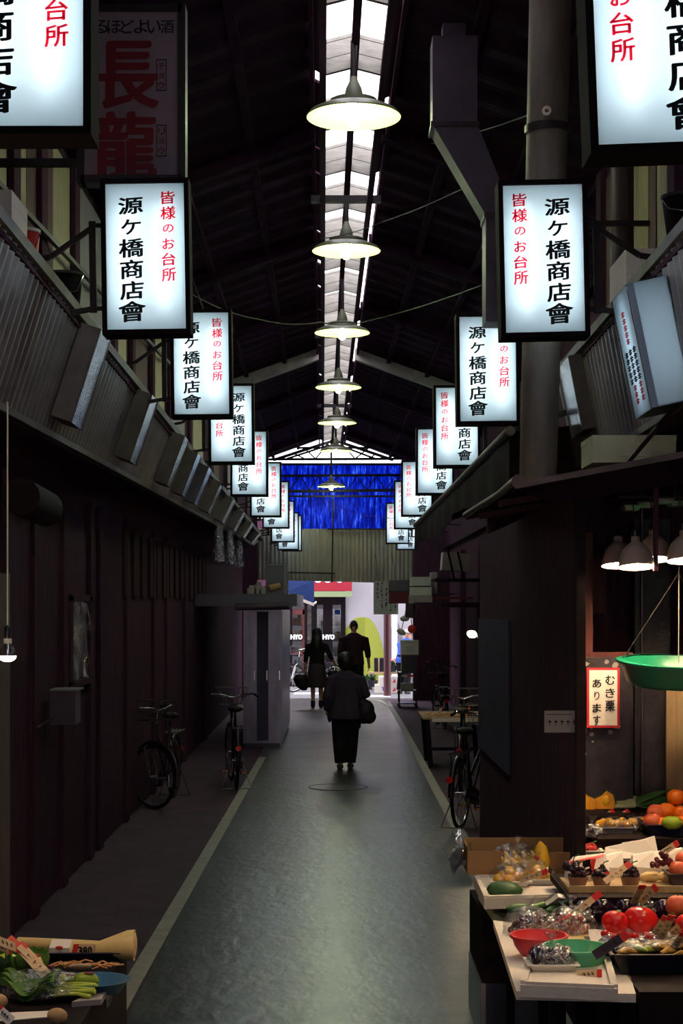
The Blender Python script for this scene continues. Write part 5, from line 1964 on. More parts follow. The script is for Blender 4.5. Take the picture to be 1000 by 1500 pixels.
    b = MB(); b.tube([V(.06, .44, .28), V(.06, .22, .34), V(.06, 0, .36), V(.06, -.05, .32), V(.06, 0, .29), V(.06, .44, .21)], .02, 6, True, 2.2); part('chain_case', b, M['bike_paint'], r, True)
    b = MB(); b.tube([RW + V(-.06, 0, 0), V(-.17, -.06, .012), V(.17, -.06, .012), RW + V(.06, 0, 0)], .008, 6); part('kickstand', b, M['chrome'], r, True)
    r.location = loc
    r.rotation_euler = (0, 0, heading)
    r['group'] = 'parked bicycles'
    return r


def ground(px, py):
    D = EYE * FPX / (py - CY)
    p = Q(px, py, D)
    p.z = 0
    return p


bk = bicycle(ground(674, 1214) + V(0, 0, 0), -0.33, 0.1, 'black bicycle with a red rear reflector parked on the right gutter line')
bk2 = copy_tree(bk, ground(668, 1160) + V(0.05, 0, 0), (0, 0, -0.12), 'dark bicycle half hidden under the fish table on the right')
lb = bicycle(ground(250, 1186) + V(-0.08, 1.15, 0), PI - 0.10, 0.95, 'dark bicycle with turned front wheel parked nearest on the left')
copy_tree(bk, ground(346, 1156), (0, 0, 0.12), 'dark bicycle seen from behind, parked before the steel lockers')
copy_tree(bk, ground(640, 1068) + V(0.12, 0, 0), (0, 0, 0.05), 'dark bicycle beyond the fish table on the right')
copy_tree(bk, ground(490, 1016) + V(0.0, 0.5, 0), (0, 0, 1.3), 'bicycle standing in the street between the woman and the tall man')
# ------------------------------------------------------------------ right-hand produce stall
def tint_box(name, label, cat, a, c, m, bevel=0.0, group=None):
    b = MB(); b.span(a, c)
    return solo(name, b, m, label, cat, group, bevel=bevel)


def place(px, py, z):
    """where the photograph's pixel meets a surface z metres above the paving"""
    D = (EYE - z) * FPX / (py - CY)
    p = Q(px, py, D)
    p.z = z
    return p


# display stand: stepped dark shelves under everything
r = thing('display_stand', 'dark stepped wooden stand carrying the fruit at the lower right', 'stand', (1.6, 7.4, 0))
steps = [(1.09, 2.4, 2.93, 3.60, 0.72), (1.03, 2.4, 3.60, 3.92, 0.82), (1.22, 2.4, 3.92, 4.05, 0.88), (1.30, 2.4, 4.05, 4.24, 0.95), (1.30, 2.4, 4.24, 4.55, 1.015)]
for xa, xb, ya, yb, z in steps:
    b = MB(); b.span((xa, ya * K, z - 0.03), (xb, yb * K, z)); part('shelf', b, M['stand_wood'], r)
    b = MB(); b.span((xa, ya * K, z - 0.13), (xb, ya * K + 0.03, z - 0.031)); part('shelf_edge', b, M['stand_wood'], r)
for x, y in ((1.06, 5.95), (2.3, 5.95), (1.35, 8.9), (2.3, 8.9), (1.06, 7.75)):
    b = MB(); b.span((x - 0.03, y - 0.03, 0), (x + 0.03, y + 0.03, 0.69)); part('leg', b, M['stand_wood'], r)
b = MB(); b.span((1.06, 6.0, 0.02), (2.4, 6.05, 0.66)); part('skirt', b, M['stand_wood'], r)

# two foam boards sticking out into the lane, and what carries them
r = thing('folding_table', 'low dark table under the foam boards at the front corner', 'table', (0.87, 6.6, 0))
b = MB(); b.span((0.73, 5.98, 0.66), (1.01, 7.25, 0.688)); part('top', b, M['stand_wood'], r)
for x in (0.77, 0.98):
    for y in (6.05, 7.18):
        b = MB(); b.bar((x, y, 0), (x, y, 0.66), 0.035); part('leg', b, M['stand_wood'], r)


def foam_slab(poly, z, t, label, rim=0.0, m=None):
    """foam board: plan polygon at height z, optional raised rim"""
    c = sum((Vector(p) for p in poly), Vector()) / len(poly)
    r = thing('foam_board', label, 'board', (c.x, c.y, z))
    b = MB(); b.prism([(p[0], p[1], z) for p in poly], (0, 0, t)); part('board', b, m or M['styro'], r, bevel=0.010)
    if rim:
        b = MB()
        n = len(poly)
        for i in range(n):
            p, q = Vector((*poly[i][:2], z + t)), Vector((*poly[(i + 1) % n][:2], z + t))
            p, q = p + (Vector((c.x, c.y, p.z)) - p).normalized() * 0.02, q + (Vector((c.x, c.y, q.z)) - q).normalized() * 0.02
            b.bar(p + V(0, 0, rim / 2), q + V(0, 0, rim / 2), 0.025, rim)
        part('rim', b, m or M['styro'], r)
    return r


def pl2(pts, z):
    return [place(px, py, z)[:2] + (0,) for px, py in pts]


foam_slab(pl2([(756, 1452), (931, 1456), (905, 1372), (722, 1348)], 0.72), 0.689, 0.031, 'long white foam board at the front corner under the mint and red bowls')
foam_slab(pl2([(762, 1440), (905, 1446), (892, 1402), (768, 1408)], 0.77), 0.7215, 0.042, 'white foam lid lying on the front foam board under the aubergine bag', 0.012)
foam_slab(pl2([(709, 1316), (831, 1313), (834, 1284), (694, 1284)], 0.75), 0.70, 0.05, 'white foam board under the yellow fruit bags, behind the red bowl', 0.010)
foam_slab(pl2([(722, 1338), (770, 1338), (775, 1322), (700, 1305)], 0.66), 0.62, 0.04, 'worn foam board edge below the yellow fruit board', 0, M['styro_green'])
p = place(705, 1330, 0.66)
r = thing('crate_stack', 'dark crate with yellow-brown corner standing on the paving under the foam boards', 'crate', (p.x + 0.1, p.y + .2, 0))
b = MB(); b.span((p.x, p.y, 0.0), (p.x + 0.36, p.y + 0.75, 0.30)); part('lower_crate', b, M['tray_black'], r)
b = MB(); b.span((p.x + 0.005, p.y + 0.005, 0.302), (p.x + 0.36, p.y + 0.75, 0.618)); part('upper_crate', b, M['stand_wood'], r)
b = MB(); b.span((p.x - 0.004, p.y - 0.004, 0.0), (p.x + 0.02, p.y + 0.02, 0.30)); b.span((p.x - 0.004, p.y - 0.004, 0.0), (p.x + 0.3, p.y + 0.004, 0.025)); part('edge', b, M['panel_grey'], r)


# ---- fruit and vegetable makers
def fruit(kind, c, rad, m, label, group=None, sc=(1, 1, 1), stem=True, cat='fruit', dimple=0.10, rot=None):
    c = Vector(c)
    r = thing(kind, label, cat, c - V(0, 0, rad * sc[2]), 0, group)
    b = MB(); b.ball(c, rad, 22, 14, sc, rot, dimple); part('flesh', b, m, r, True)
    if stem:
        b = MB(); b.tube([c + V(0, 0, rad * sc[2] * .86), c + V(.004, 0, rad * sc[2] * 1.06)], [.003, .004], 6); part('stem', b, M['leek_green'], r)
    return r


def tray(c, w, d, h, m, label, rz=0.0, lip=0.012, group=None, name='tray', cat='tray'):
    """flared open tray; c is the middle of its underside"""
    c = Vector(c)
    r = thing(name, label, cat, c, rz, group, True)
    k = 0.86
    b = MB()
    def rect(w_, d_, z):
        return [V(-w_ / 2, -d_ / 2, z), V(w_ / 2, -d_ / 2, z), V(w_ / 2, d_ / 2, z), V(-w_ / 2, d_ / 2, z)]
    t = 0.006
    b.skin([rect(w * k, d * k, 0), rect(w, d, h), rect(w + 2 * lip, d + 2 * lip, h), rect(w + 2 * lip, d + 2 * lip, h + .004), rect(w - t, d - t, h + .004), rect(w * k - t, d * k - t, t)])
    o = part('shell', b, m, r)
    return r


def tag_stick(base, tip, label, text=None, m=None, w=0.028):
    """flat wooden price stick with a red head"""
    base, tip = Vector(base), Vector(tip)
    d = (tip - base)
    L = d.length
    d.normalize()
    n = V(0.15, -0.85, 0.5)
    n = (n - d * n.dot(d)).normalized()
    s = d.cross(n)
    r = thing('price_stick', label, 'price tag', base)
    def slab(a, c, m_, nm, ww=w):
        b = MB(); b.prism([a + s * ww / 2, a - s * ww / 2, c - s * ww / 2, c + s * ww / 2], n * 0.004); return part(nm, b, m_, r)
    slab(base, base + d * L * .80, m or M['tag_wood'], 'stick')
    slab(base + d * L * .80, tip, M['tag_red'], 'head')
    b = MB()
    if text:
        for i, ch in enumerate(text):
            brush(b, ch, base + d * L * (.28 + .17 * i) + n * .0035, w * .9, L * .13, -s, d, n, 0, .03)
        part('price', b, M['ink'], r, label='handwritten price')
    else:
        for k in range(3):
            o = base + d * L * (.25 + .17 * k) + n * .0045
            b.bar(o - s * w * .22, o + s * w * .22 + d * .006, .0018, .001); b.bar(o - d * .009, o + d * .009 + s * .004, .0018, .001); b.bar(o + d * .004 - s * .006, o + d * .008 + s * .006, .0016, .001)
        part('strokes', b, M['ink'], r)
    return r


def film_over(c, sx, sy, sz, m, label, seed=1, name='plastic_bag', knot=True):
    """a crinkled clear bag over what lies inside"""
    rnd = random.Random(seed)
    c = Vector(c)
    r = thing(name, label, 'bag', c)
    ph = [rnd.uniform(0, 6) for _ in range(6)]
    b = MB()
    rr = []
    for i in range(15):
        t = PI * 0.5 * i / 14
        row = []
        for k in range(30):
            a = 2 * PI * k / 30
            j = 1 + .05 * math.sin(5 * a + ph[0] + 3 * t) + .04 * math.sin(9 * a + ph[1] - 4 * t) + .03 * math.sin(14 * a + ph[2])
            row.append(c + V(sx * math.cos(t) ** .7 * math.cos(a) * j, sy * math.cos(t) ** .7 * math.sin(a) * j, sz * math.sin(t) * (1 + .06 * math.sin(3 * a + ph[3]))) if i < 14 else
                       c + V(.002 * math.cos(a), .002 * math.sin(a), sz))
        rr.append(row)
    b.skin(rr, True, False); part('film', b, m, r, True)
    if knot:
        b = MB(); b.lathe([(.004, 0), (.010, .02), (.03, .045)], c + V(0, 0, sz * .98), 12); part('gather', b, m, r, True)
    return r


def bunch(c, sx, sy, h, n, rad, m, label, seed, name='grape_bunch', group=None, cat='fruit'):
    """a bunch of grapes: one heaped cluster with a stalk"""
    rnd = random.Random(seed)
    c = Vector(c)
    r = thing(name, label, cat, c, 0, group)
    b = MB()
    for k in range(n):
        a, q = rnd.uniform(0, 2 * PI), math.sqrt(rnd.uniform(0, 1))
        z = rnd.uniform(0.0, 1) * (1 - q * q) * h + rad
        b.ball(c + V(sx * q * math.cos(a), sy * q * math.sin(a), z), rad * rnd.uniform(.85, 1.1), 10, 7)
    part('berries', b, m, r, True)
    b = MB(); b.tube([c + V(0, 0, h * .8), c + V(.01, 0, h + rad * 1.6), c + V(.03, -.01, h + rad * 2.3)], .003, 5); part('stalk', b, M['leek_green'], r)
    return r


def bowl(c, R, h, m, label):
    c = Vector(c)
    r = thing('bowl', label, 'bowl', c)
    b = MB(); b.lathe([(R * .45, 0), (R * .62, .006), (R * .86, h * .5), (R * .97, h), (R * .95, h), (R * .83, h * .5), (R * .58, .014), (.001, .012)], c, 40, None, False)
    part('body', b, m, r, True)
    b = MB(); b.lathe([(R * .96, h - .010), (R * 1.03, h - .008), (R * 1.03, h + .002), (R * .95, h + .002)], c, 40); part('rim', b, m, r, True)
    return r


# ---- front row on the foam boards
p = place(843, 1425, 0.7215); bowl(p, 0.122, 0.100, M['green_plastic'], 'mint green plastic bowl on the front foam board')
p = place(789, 1401, 0.7215)
bowl(p, 0.112, 0.085, M['red_plastic'], 'red plastic bowl half behind the mint bowl')
p = place(808, 1420, 0.7645)
tray(p + V(0, 0.02, 0), 0.17, 0.12, 0.022, M['tray_white'], 'small white tray under the bagged aubergines')
for i, (dx, a) in enumerate(((-.055, .3), (-.02, .15), (.018, -.1), (.05, -.35))):
    c = p + V(dx, 0.02, 0.052)
    b = MB(); b.tube([c + V(-.015 + a * .03, -.04, -.02), c + V(0, 0, 0.004), c + V(.01, .045, .012)], [.016, .024, .012], 12)
    solo('aubergine', b, M['aubergine'], ['leftmost', 'second', 'third', 'rightmost'][i] + ' dark aubergine in the bag before the mint bowl', 'vegetable', 'bagged aubergines', True)
film_over(p + V(0, 0.02, 0.025), 0.090, 0.065, 0.066, M['film_smoky'], 'crinkled clear bag over aubergines on the front tray', 5)
p = place(845, 1428, 0.7645)
tag_stick(p, p + V(.085, -.03, .012), 'price stick lying flat on the foam lid before the mint bowl')
p = place(870, 1400, 0.82)
tag_stick(p, p + V(.12, -.02, .085), 'dark-tipped price stick leaning on the right rim of the mint bowl', None, M['duct'], 0.035)

# bagged red grapes and small packs behind the bowls
for i, (px, py, sx, lab, n) in enumerate(((776, 1368, .085, 'left', 46), (836, 1368, .085, 'right', 40))):
    p = place(px, py, 0.7215)
    bunch(p, sx, .07, .075, n, .014, M['grape_pink'] if i else M['grape_red'], '%s bunch of red grapes bagged behind the bowls' % lab, 20 + i, group='bagged red grapes')
    film_over(p, sx + .03, .10, .115, M['film_bag'], '%s clear bag over red grapes behind the bowls' % lab, 30 + i)
p = place(785, 1366, 0.73)
tag_stick(p, place(826, 1336, 0.86) + V(0, -.1, 0), 'long price stick with red head lying across the bagged grapes', None, None, 0.045)
p = place(822, 1352, 0.74)
tag_stick(p, p + V(.17, 0.0, .13), 'second price stick behind the long one over the bagged grapes')
p = place(835, 1378, 0.7215)
tint_box('straw_mat', 'straw-coloured mat with red edge behind the mint bowl', 'mat', p + V(-.16, 0, 0), p + V(.13, .16, .008), M['paper_roll'])
p0 = place(716, 1336, 0.7215); 
for i, (x0, y0, x1, y1) in enumerate(((742, 1332, 776, 1329), (775, 1331, 812, 1325), (800, 1334, 840, 1330))):
    a, c = place(x0, y0, 0.735), place(x1, y1, 0.735)
    b = MB(); b.tube([a, a.lerp(c, .15), a.lerp(c, .5) + V(0, 0, .004), a.lerp(c, .85), c], [.008, .018, .02, .018, .008], 14)
    solo('cucumber', b, M['cucumber'], ['left', 'middle', 'right'][i] + ' green cucumber lying behind the bagged grapes', 'vegetable', 'cucumbers', True)
a = place(800, 1327, 0.745); c = place(828, 1318, 0.79)
b = MB(); b.prism([a, a + V(.04, 0, .0), c + V(.02, 0, 0), c + V(-.03, 0, .01)], (0, .05, .01)); solo('paper_pack', b, M['paper'], 'small white paper pack leaning behind the cucumbers', 'packet', bevel=0.004)
b = MB(); p = place(741, 1322, 0.72); b.ball(p + V(0, 0.05, .045), .085, 18, 10, (1.0, .7, .55), (0, .1, 0), 0, .05); solo('bundled_cloth', b, M['leaf_dark'], 'dark green cloth bundle at the left of the cucumbers', 'cloth', smooth=True)

# yellow fruit board
for i, (px, py, lab) in enumerate(((746, 1296, 'left'), (784, 1293, 'right'))):
    p = place(px, py, 0.7545)
    tray(p, 0.18, 0.12, 0.022, M['tray_white'], '%s white tray of yellow fruit on the upper foam board' % lab)
    rnd = random.Random(i)
    for k, (dx, dy, dz) in enumerate(((-.055, -.02, 0), (-.005, -.025, 0), (.048, -.02, 0), (-.03, .03, .008), (.025, .03, .008), (0, 0, .035))):
        fruit('loquat', p + V(dx, dy, .030 + dz), .027, M['yellow'], '%s tray, %s yellow fruit' % (lab, ['front left', 'front middle', 'front right', 'back left', 'back right', 'topmost'][k]), 'yellow fruit in two trays', (1, 1, .95), False, dimple=.05)
    film_over(p + V(0, 0, .02), .095, .07, .085, M['film'], '%s clear bag gathered over a tray of yellow fruit' % lab, 40 + i)
p = place(752, 1300, 0.77)
tag_stick(place(762, 1290, .80), place(800, 1274, .86) + V(0, -.05, 0), 'price stick crossing the two yellow fruit bags')
p = place(768, 1283, 0.7545)
for k in range(5):
    a = -.10 + k * .045
    c = p + V(a, .12, .05)
    b = MB(); b.tube([c + V(-.03, .02, .05), c + V(-.015, -.02, .02), c + V(.01, -.04, 0.0), c + V(.045, -.03, -.008), c + V(.07, 0, .0)], [.006, .017, .019, .016, .005], 10)
    solo('banana', b, M['banana'], ['first', 'second', 'third', 'fourth', 'fifth'][k] + ' banana from the left, in the carton behind the yellow fruit', 'fruit', 'bananas in the carton', True)
film_over(p + V(-.02, .12, .02), .15, .10, .12, M['film'], 'clear bag over bananas behind the yellow fruit', 51)
p = place(798, 1284, 0.7545)
b = MB(); b.tube([p + V(-.01, .1, .0), p + V(.0, .1, .07), p + V(-.008, .1, .13), p + V(-.012, .1, .16)], [.035, .04, .03, .006], 14); solo('bottle_gourd', b, M['banana'], 'upright tawny gourd in plastic at the right of the bananas', 'vegetable', smooth=True)
tag_stick(place(772, 1275, .83), place(786, 1254, .94) + V(0, -.02, 0), 'price stick with red mark standing in the bananas')
# open carton behind them
a, c = place(686, 1284, 0.7515), place(838, 1284, 0.7515)
r = thing('carton', 'open brown carton at the back of the yellow fruit board', 'box', ((a.x + c.x) / 2, a.y, .7515))
y0 = a.y + .06
b = MB(); b.span((a.x + .01, y0 + .26, .752), (c.x, y0 + .268, .90)); part('back_panel', b, M['cardboard'], r)
b = MB(); b.span((a.x, y0, .752), (a.x + .17, y0 + .008, .87)); part('front_panel', b, M['cardboard'], r)
b = MB(); b.span((a.x, y0 + .009, .752), (a.x + .008, y0 + .259, .885)); part('side_panel', b, M['cardboard'], r)
b = MB(); b.span((c.x - .14, y0 + .02, .752), (c.x, y0 + .028, .86)); part('flap', b, M['cardboard'], r)
p = place(690, 1282, 0.75)
b = MB()
rnd = random.Random(9)
def bag_fn(u, v):
    a = u * 2 * PI
    rr = .10 * (0.35 + .65 * math.sin(PI * min(1, v * 1.15 + .05))) * (1 + .12 * math.sin(3 * a + 5 * v) + .08 * math.sin(7 * a))
    return p + V(-.10 * v - .005 + rr * .35 * math.cos(a), .10 + rr * math.sin(a), .07 + rr * .8 * math.cos(a + .6) + .02 * math.sin(9 * v))
b.sheet(bag_fn, 28, 12)
b.face([p + V(-.07, .1, .12), p + V(-.035, .1, .13), p + V(-.05, .1, .23), p + V(-.07, .1, .22)])
solo('plastic_bag', b, M['sheet_film'], 'empty clear plastic bag hanging off the carton corner', 'bag', smooth=True)

# tomatoes on paper, cherry tomatoes, golden packs, big black tray at the right
p = place(940, 1382, 0.785)
tray((p.x + .07, p.y + .02, .7215), 0.52, 0.26, 0.055, M['tray_black'], 'shallow black tray carrying the tomatoes')
b = MB(); b.sheet(lambda u, v: V(p.x - .19 + u * .5, p.y - .11 + v * .24, .782 + .012 * math.sin(u * 17) * math.sin(v * 9 + u * 5) + .03 * (abs(v - .5) * 2) ** 4), 20, 10, .002)
solo('wrapping_paper', b, M['paper'], 'crumpled white paper under the big tomatoes', 'paper')
for i, (px, py, rad, lab) in enumerate(((901, 1367, .050, 'left'), (938, 1366, .058, 'right'))):
    q = place(px, py, .80)
    r = thing('tomato', '%s big red tomato on crumpled white paper' % lab, 'vegetable', q, 0, 'big tomatoes')
    b = MB(); b.ball(q + V(0, 0, rad * .9), rad, 26, 14, (1.1 + .1 * i, 1, .9), (0.1, .1, 0), .08); part('flesh', b, M['tomato'], r, True)
    b = MB(); b.ball(q + V(.012, -.01, rad * 1.82), .010, 6, 4, (1, 1, .3)); part('calyx', b, M['leek_green'], r)
k = 0
for px, py in ((884, 1371), (892, 1375), (899, 1377), (907, 1375), (921, 1375), (929, 1376), (952, 1376), (960, 1374), (945, 1374)):
    q = place(px, py, .805)
    fruit('cherry_tomato', q + V(0, -.02, .013), .016, M['tomato_dark'], ['first', 'second', 'third', 'fourth', 'fifth', 'sixth', 'seventh', 'eighth', 'ninth'][sorted([884, 892, 899, 907, 921, 929, 952, 960, 945]).index(px)] + ' cherry tomato from the left before the big tomatoes', 'cherry tomatoes', (1, 1, 1), False, 'vegetable', .05)
    k += 1
for i, (x0, x1) in enumerate(((903, 940), (943, 999))):
    a, c = place(x0, 1386, .80), place(x1, 1386, .80)
    b = MB(); b.tube([a, a + V(.02, 0, .004), c - V(.02, 0, -.004), c], [.012, .026, .026, .012], 12, True, .7)
    solo('corn_cob', b, M['corn'], ['left', 'right'][i] + ' golden corn cob in front of the tomatoes', 'vegetable', 'golden corn cobs', True)
    b = MB(); b.tube([a + V(-.01, 0, 0), a + V(.015, 0, .004), c - V(.015, 0, -.004), c + V(.01, 0, 0)], [.004, .031, .031, .004], 12, True, .8)
    solo('wrapper', b, M['film'], ['left', 'right'][i] + ' clear wrapper around a golden corn cob', 'wrapper', smooth=True)
p = place(960, 1428, .7215)
p.x += 0.04
r = tray(p + V(0.05, 0.12, 0), 0.50, 0.26, 0.075, M['tray_black'], 'big black tray of golden peppers at the lower right')
rnd = random.Random(12)
for k in range(26):
    q = p + V(-.14 + rnd.uniform(0, .40), .03 + rnd.uniform(0, .19), .055 + rnd.uniform(0, .03))
    a = rnd.uniform(-.6, .6)
    b = MB(); b.tube([q + V(-.035 * math.cos(a), -.035 * math.sin(a), 0), q + V(0, 0, .008), q + V(.035 * math.cos(a), .035 * math.sin(a), 0)], [.008, .014, .006], 8)
    solo('small_pepper', b, M['corn'] if k % 4 else M['stem_green'], 'small golden pepper under film in the big black tray' if k % 4 else 'small green pepper under film in the big black tray', 'vegetable', 'golden peppers in the black tray' if k % 4 else 'green peppers in the black tray', True)
b = MB(); b.sheet(lambda u, v: V(p.x - .19 + u * .48, p.y + .0 + v * .24, .81 + .012 * math.sin(u * 23 + v * 3) * math.sin(v * 13) + .02 * math.sin(u * PI)), 40, 14)
solo('cling_film', b, M['film'], 'clear film stretched over the big black tray', 'film', smooth=True)
p = place(893, 1411, .7215)
b = MB(); b.ball(p + V(.0, .03, .055), .055, 16, 12, (.8, .8, 1.0), (0, .4, 0), 0, .05); solo('plastic_bag', b, M['film_smoky'], 'crumpled clear bag between the mint bowl and the black tray', 'bag', smooth=True)
for i, (a, c, lab) in enumerate((((953, 1376), (976, 1342), 'price stick left of the dark packs by the tomatoes'), ((966, 1377), (984, 1340), 'second price stick beside the tomatoes'), ((975, 1375), (1001, 1352), 'third price stick at the right of the tomatoes'), ((985, 1388), (1002, 1366), 'price stick at the frame edge above the golden corn'))):
    A = place(a[0], a[1], .80)
    tag_stick(A, Q(c[0], c[1], A.y / K - .05), lab)
for i, (px, py, lab) in enumerate(((999, 1372, 'red tomato cut by the right frame edge'), (985, 1343, 'orange-red tomato in film at the right frame edge'))):
    q = place(px, py, .80 if i == 0 else .83)
    fruit('tomato', q + V(0.02, 0, .045), .05, M['tomato'] if i == 0 else M['peach'], lab, None, (1, 1, .9), True, 'vegetable')
p = place(973, 1372, .80)
bunch(p + V(.02, .08, 0), .09, .05, .05, 30, .013, M['grape'], 'dark grapes in film right of the big tomatoes', 61)

# long navy tray of greens, then the foil packs behind it
p = place(935, 1349, .7215)
tray(p + V(-.01, .12, 0), .62, .22, .06, M['tray_blue'], 'long navy tray of greens behind the big tomatoes', .06)
rnd = random.Random(17)
for k in range(18):
    q = p + V(-.27 + k * .031, .10 + rnd.uniform(-.05, .05), .06)
    b = MB()
    a = rnd.uniform(-.4, .4)
    b.tube([q + V(-.05, .02 * a, 0), q + V(0, 0, .012), q + V(.05, -.02 * a, .004)], [.006, .013, .004], 7)
    solo('green_bean', b, M['leaf'] if k % 3 else M['leek_green'], 'green pod under film in the long navy tray', 'vegetable', 'green pods in the navy tray', True)
b = MB(); b.sheet(lambda u, v: V(p.x - .31 + u * .60, p.y + .02 + v * .2 + u * .035, .806 + .01 * math.sin(u * 31) * math.sin(v * 7)), 40, 10)
solo('cling_film', b, M['film_bag'], 'clear film over the long navy tray', 'film', smooth=True)
for i, (px, py) in enumerate(((858, 1322), (882, 1320), (916, 1321), (946, 1320), (972, 1320), (997, 1319))):
    q = place(px, py, .7215); q.y = 7.12 + .004 * i; q.z = .74
    q = Q(px, py, 3.57)
    q.z = .7215
    b = MB(); b.ball(q + V(0, 0, .052), .05, 16, 10, (1.1, .55, 1.0), (0, 0, 0), 0, .07)
    solo('foil_pack', b, M['film_smoky'] if i in (0, 3, 5) else M['aubergine'], ['first', 'second', 'third', 'fourth', 'fifth', 'sixth'][i] + (' dark plastic pack' if i not in (0, 3, 5) else ' shiny crinkled pack') + ' in the row under the berry shelf', 'packet', 'packs under the berry shelf', True)
for a, c, lab in (((928, 1322), (941, 1296), 'left of two price sticks before the berry shelf'), ((937, 1322), (962, 1298), 'right of two price sticks before the berry shelf')):
    A = Q(a[0], a[1], 3.5)
    tag_stick(A, Q(c[0], c[1], 3.45), lab, None, None, .032)

# berry shelf: cups of dark grapes, sausages-shaped gourds, peaches
z = .8205
a, c = place(832, 1306, z), place(1010, 1303, z)
r = thing('berry_board', 'pale wooden board carrying cups of dark berries', 'board', (1.35, a.y, z))
b = MB(); b.span((a.x, a.y - .02, z), (2.2, a.y + .28, z + .018)); part('plank', b, M['wood_pale'], r)
b = MB(); b.span((a.x, a.y - .03, z + .0005), (2.2, a.y - .02, z + .03)); part('front_edge', b, M['wood_pale'], r)
zz = z + .0185
for i, px in enumerate((846, 881, 923)):
    q = place(px, 1298, zz)
    lab = ['left', 'middle', 'right'][i]
    r = thing('paper_cup', '%s brown cup of dark berries on the pale board' % lab, 'cup', q, 0, 'cups of dark berries')
    b = MB(); b.lathe([(.034, 0), (.046, .045), (.043, .045), (.031, .004), (.001, .004)], q, 24); part('wall', b, M['cup'], r, True)
    bunch(q + V(0, 0, .035), .036, .036, .052, 30, .0125, M['grape'], '%s heap of dark berries in a brown cup' % lab, 70 + i, 'berry_heap', 'heaps of dark berries')
tag_stick(place(885, 1292, zz + .05), place(920, 1262, zz + .12) + V(0, -.05, 0), 'price stick between the middle and right berry cups')
for i, px in enumerate((955, 978)):
    q = place(px, 1293, zz)
    b = MB(); b.tube([q + V(-.045, .03, .022), q + V(-.02, .02, .025), q + V(.02, .02, .025), q + V(.045, .03, .022)], [.012, .023, .023, .012], 12)
    solo('pale_squash', b, M['sausage'], ['left', 'right'][i] + ' short pale yellow squash right of the berry cups', 'vegetable', 'pale yellow squashes', True)
q = place(1003, 1294, zz)
tray(q, .16, .12, .05, M['duct'], 'grey tray of peaches at the right end of the berry board')
for k, (dx, dy, dz, lab) in enumerate(((-.035, -.01, 0, 'left'), (.035, -.01, 0, 'right'), (0.0, .02, .04, 'topmost'))):
    fruit('peach', q + V(dx, dy, .066 + dz), .042, M['peach'], lab + ' red-orange peach in the grey tray', 'peaches in the grey tray', (1, 1, .93))

# paper bags of grapes
def paper_bag(px, py, D, w, h, label, lean=0.0, red=False):
    q = Q(px, py, D)
    q.z = max(q.z, .8205)
    r = thing('paper_bag', label, 'bag', q)
    b = MB()
    b.skin([[q + V(-w / 2, -.05, 0), q + V(w / 2, -.05, 0), q + V(w / 2, .05, 0), q + V(-w / 2, .05, 0)],
            [q + V(-w / 2 * .95 + lean * .4, -.055, h * .5), q + V(w / 2 * .97 + lean * .4, -.055, h * .45), q + V(w / 2 + lean * .4, .05, h * .5), q + V(-w / 2 + lean * .4, .05, h * .5)],
            [q + V(-w / 2 * .8 + lean, .0, h * .85), q + V(w / 2 * .75 + lean, .0, h), q + V(w / 2 * .8 + lean, .03, h), q + V(-w / 2 * .8 + lean, .03, h * .85)]])
    part('paper', b, M['paper'], r)
    if red:
        b = MB()
        b.prism([q + V(-w * .5, -.055, h * .60), q + V(w * .40, -.045, h * .95), q + V(w * .42, -.03, h * 1.02), q + V(-w * .5, -.045, h * .75)], (0, -.004, 0))
        part('print', b, M['tag_red'], r, label='red printed band')
        b = MB()
        b.prism([q + V(w * .02, -.058, h * .34), q + V(w * .13, -.058, h * .40), q + V(w * .20, -.054, h * .9), q + V(w * .08, -.054, h * .85)], (0, -.004, 0)); part('print', b, M['tag_red'], r)
        b = MB()
        for i, ch in enumerate('100'):
            brush(b, ch, q + V(-.008 + .004 * i, -.0635, h * (.72 - .17 * i)), .028, .034, V(0, 0, -1), V(1, 0, .25), TOCAM, 0, .04)
        part('price', b, M['ink'], r, label='handwritten price 100')
    return r


paper_bag(858, 1290, 3.80, .19, .125, 'red and white paper bag of grapes marked 100 behind the left berry cup', .02, True)
paper_bag(893, 1287, 3.83, .10, .125, 'narrow white paper bag with red corner behind the middle berry cup', .02)
paper_bag(942, 1287, 3.80, .12, .125, 'plain white paper bag behind the right berry cup', .0)
paper_bag(978, 1288, 3.82, .18, .145, 'white paper bag with dark grapes on it at the right of the bags', .0)
for px, py, lab, m, s in ((838, 1268, 'dark grapes on the red and white paper bag', 'grape', 1), (970, 1262, 'dark red grapes heaped against the white paper bag', 'grape_red', 1.25)):
    q = Q(px, py + 10, 3.735)
    bunch(q, .045 * s, .02, .05 * s, 22, .014, M[m], lab, int(px))
tag_stick(Q(848, 1290, 3.70), Q(893, 1281, 3.68), 'price stick lying across the red and white paper bag')
tag_stick(Q(965, 1253, 3.83), Q(993, 1234, 3.80), 'red-tipped price stick over the white paper bags at the right')

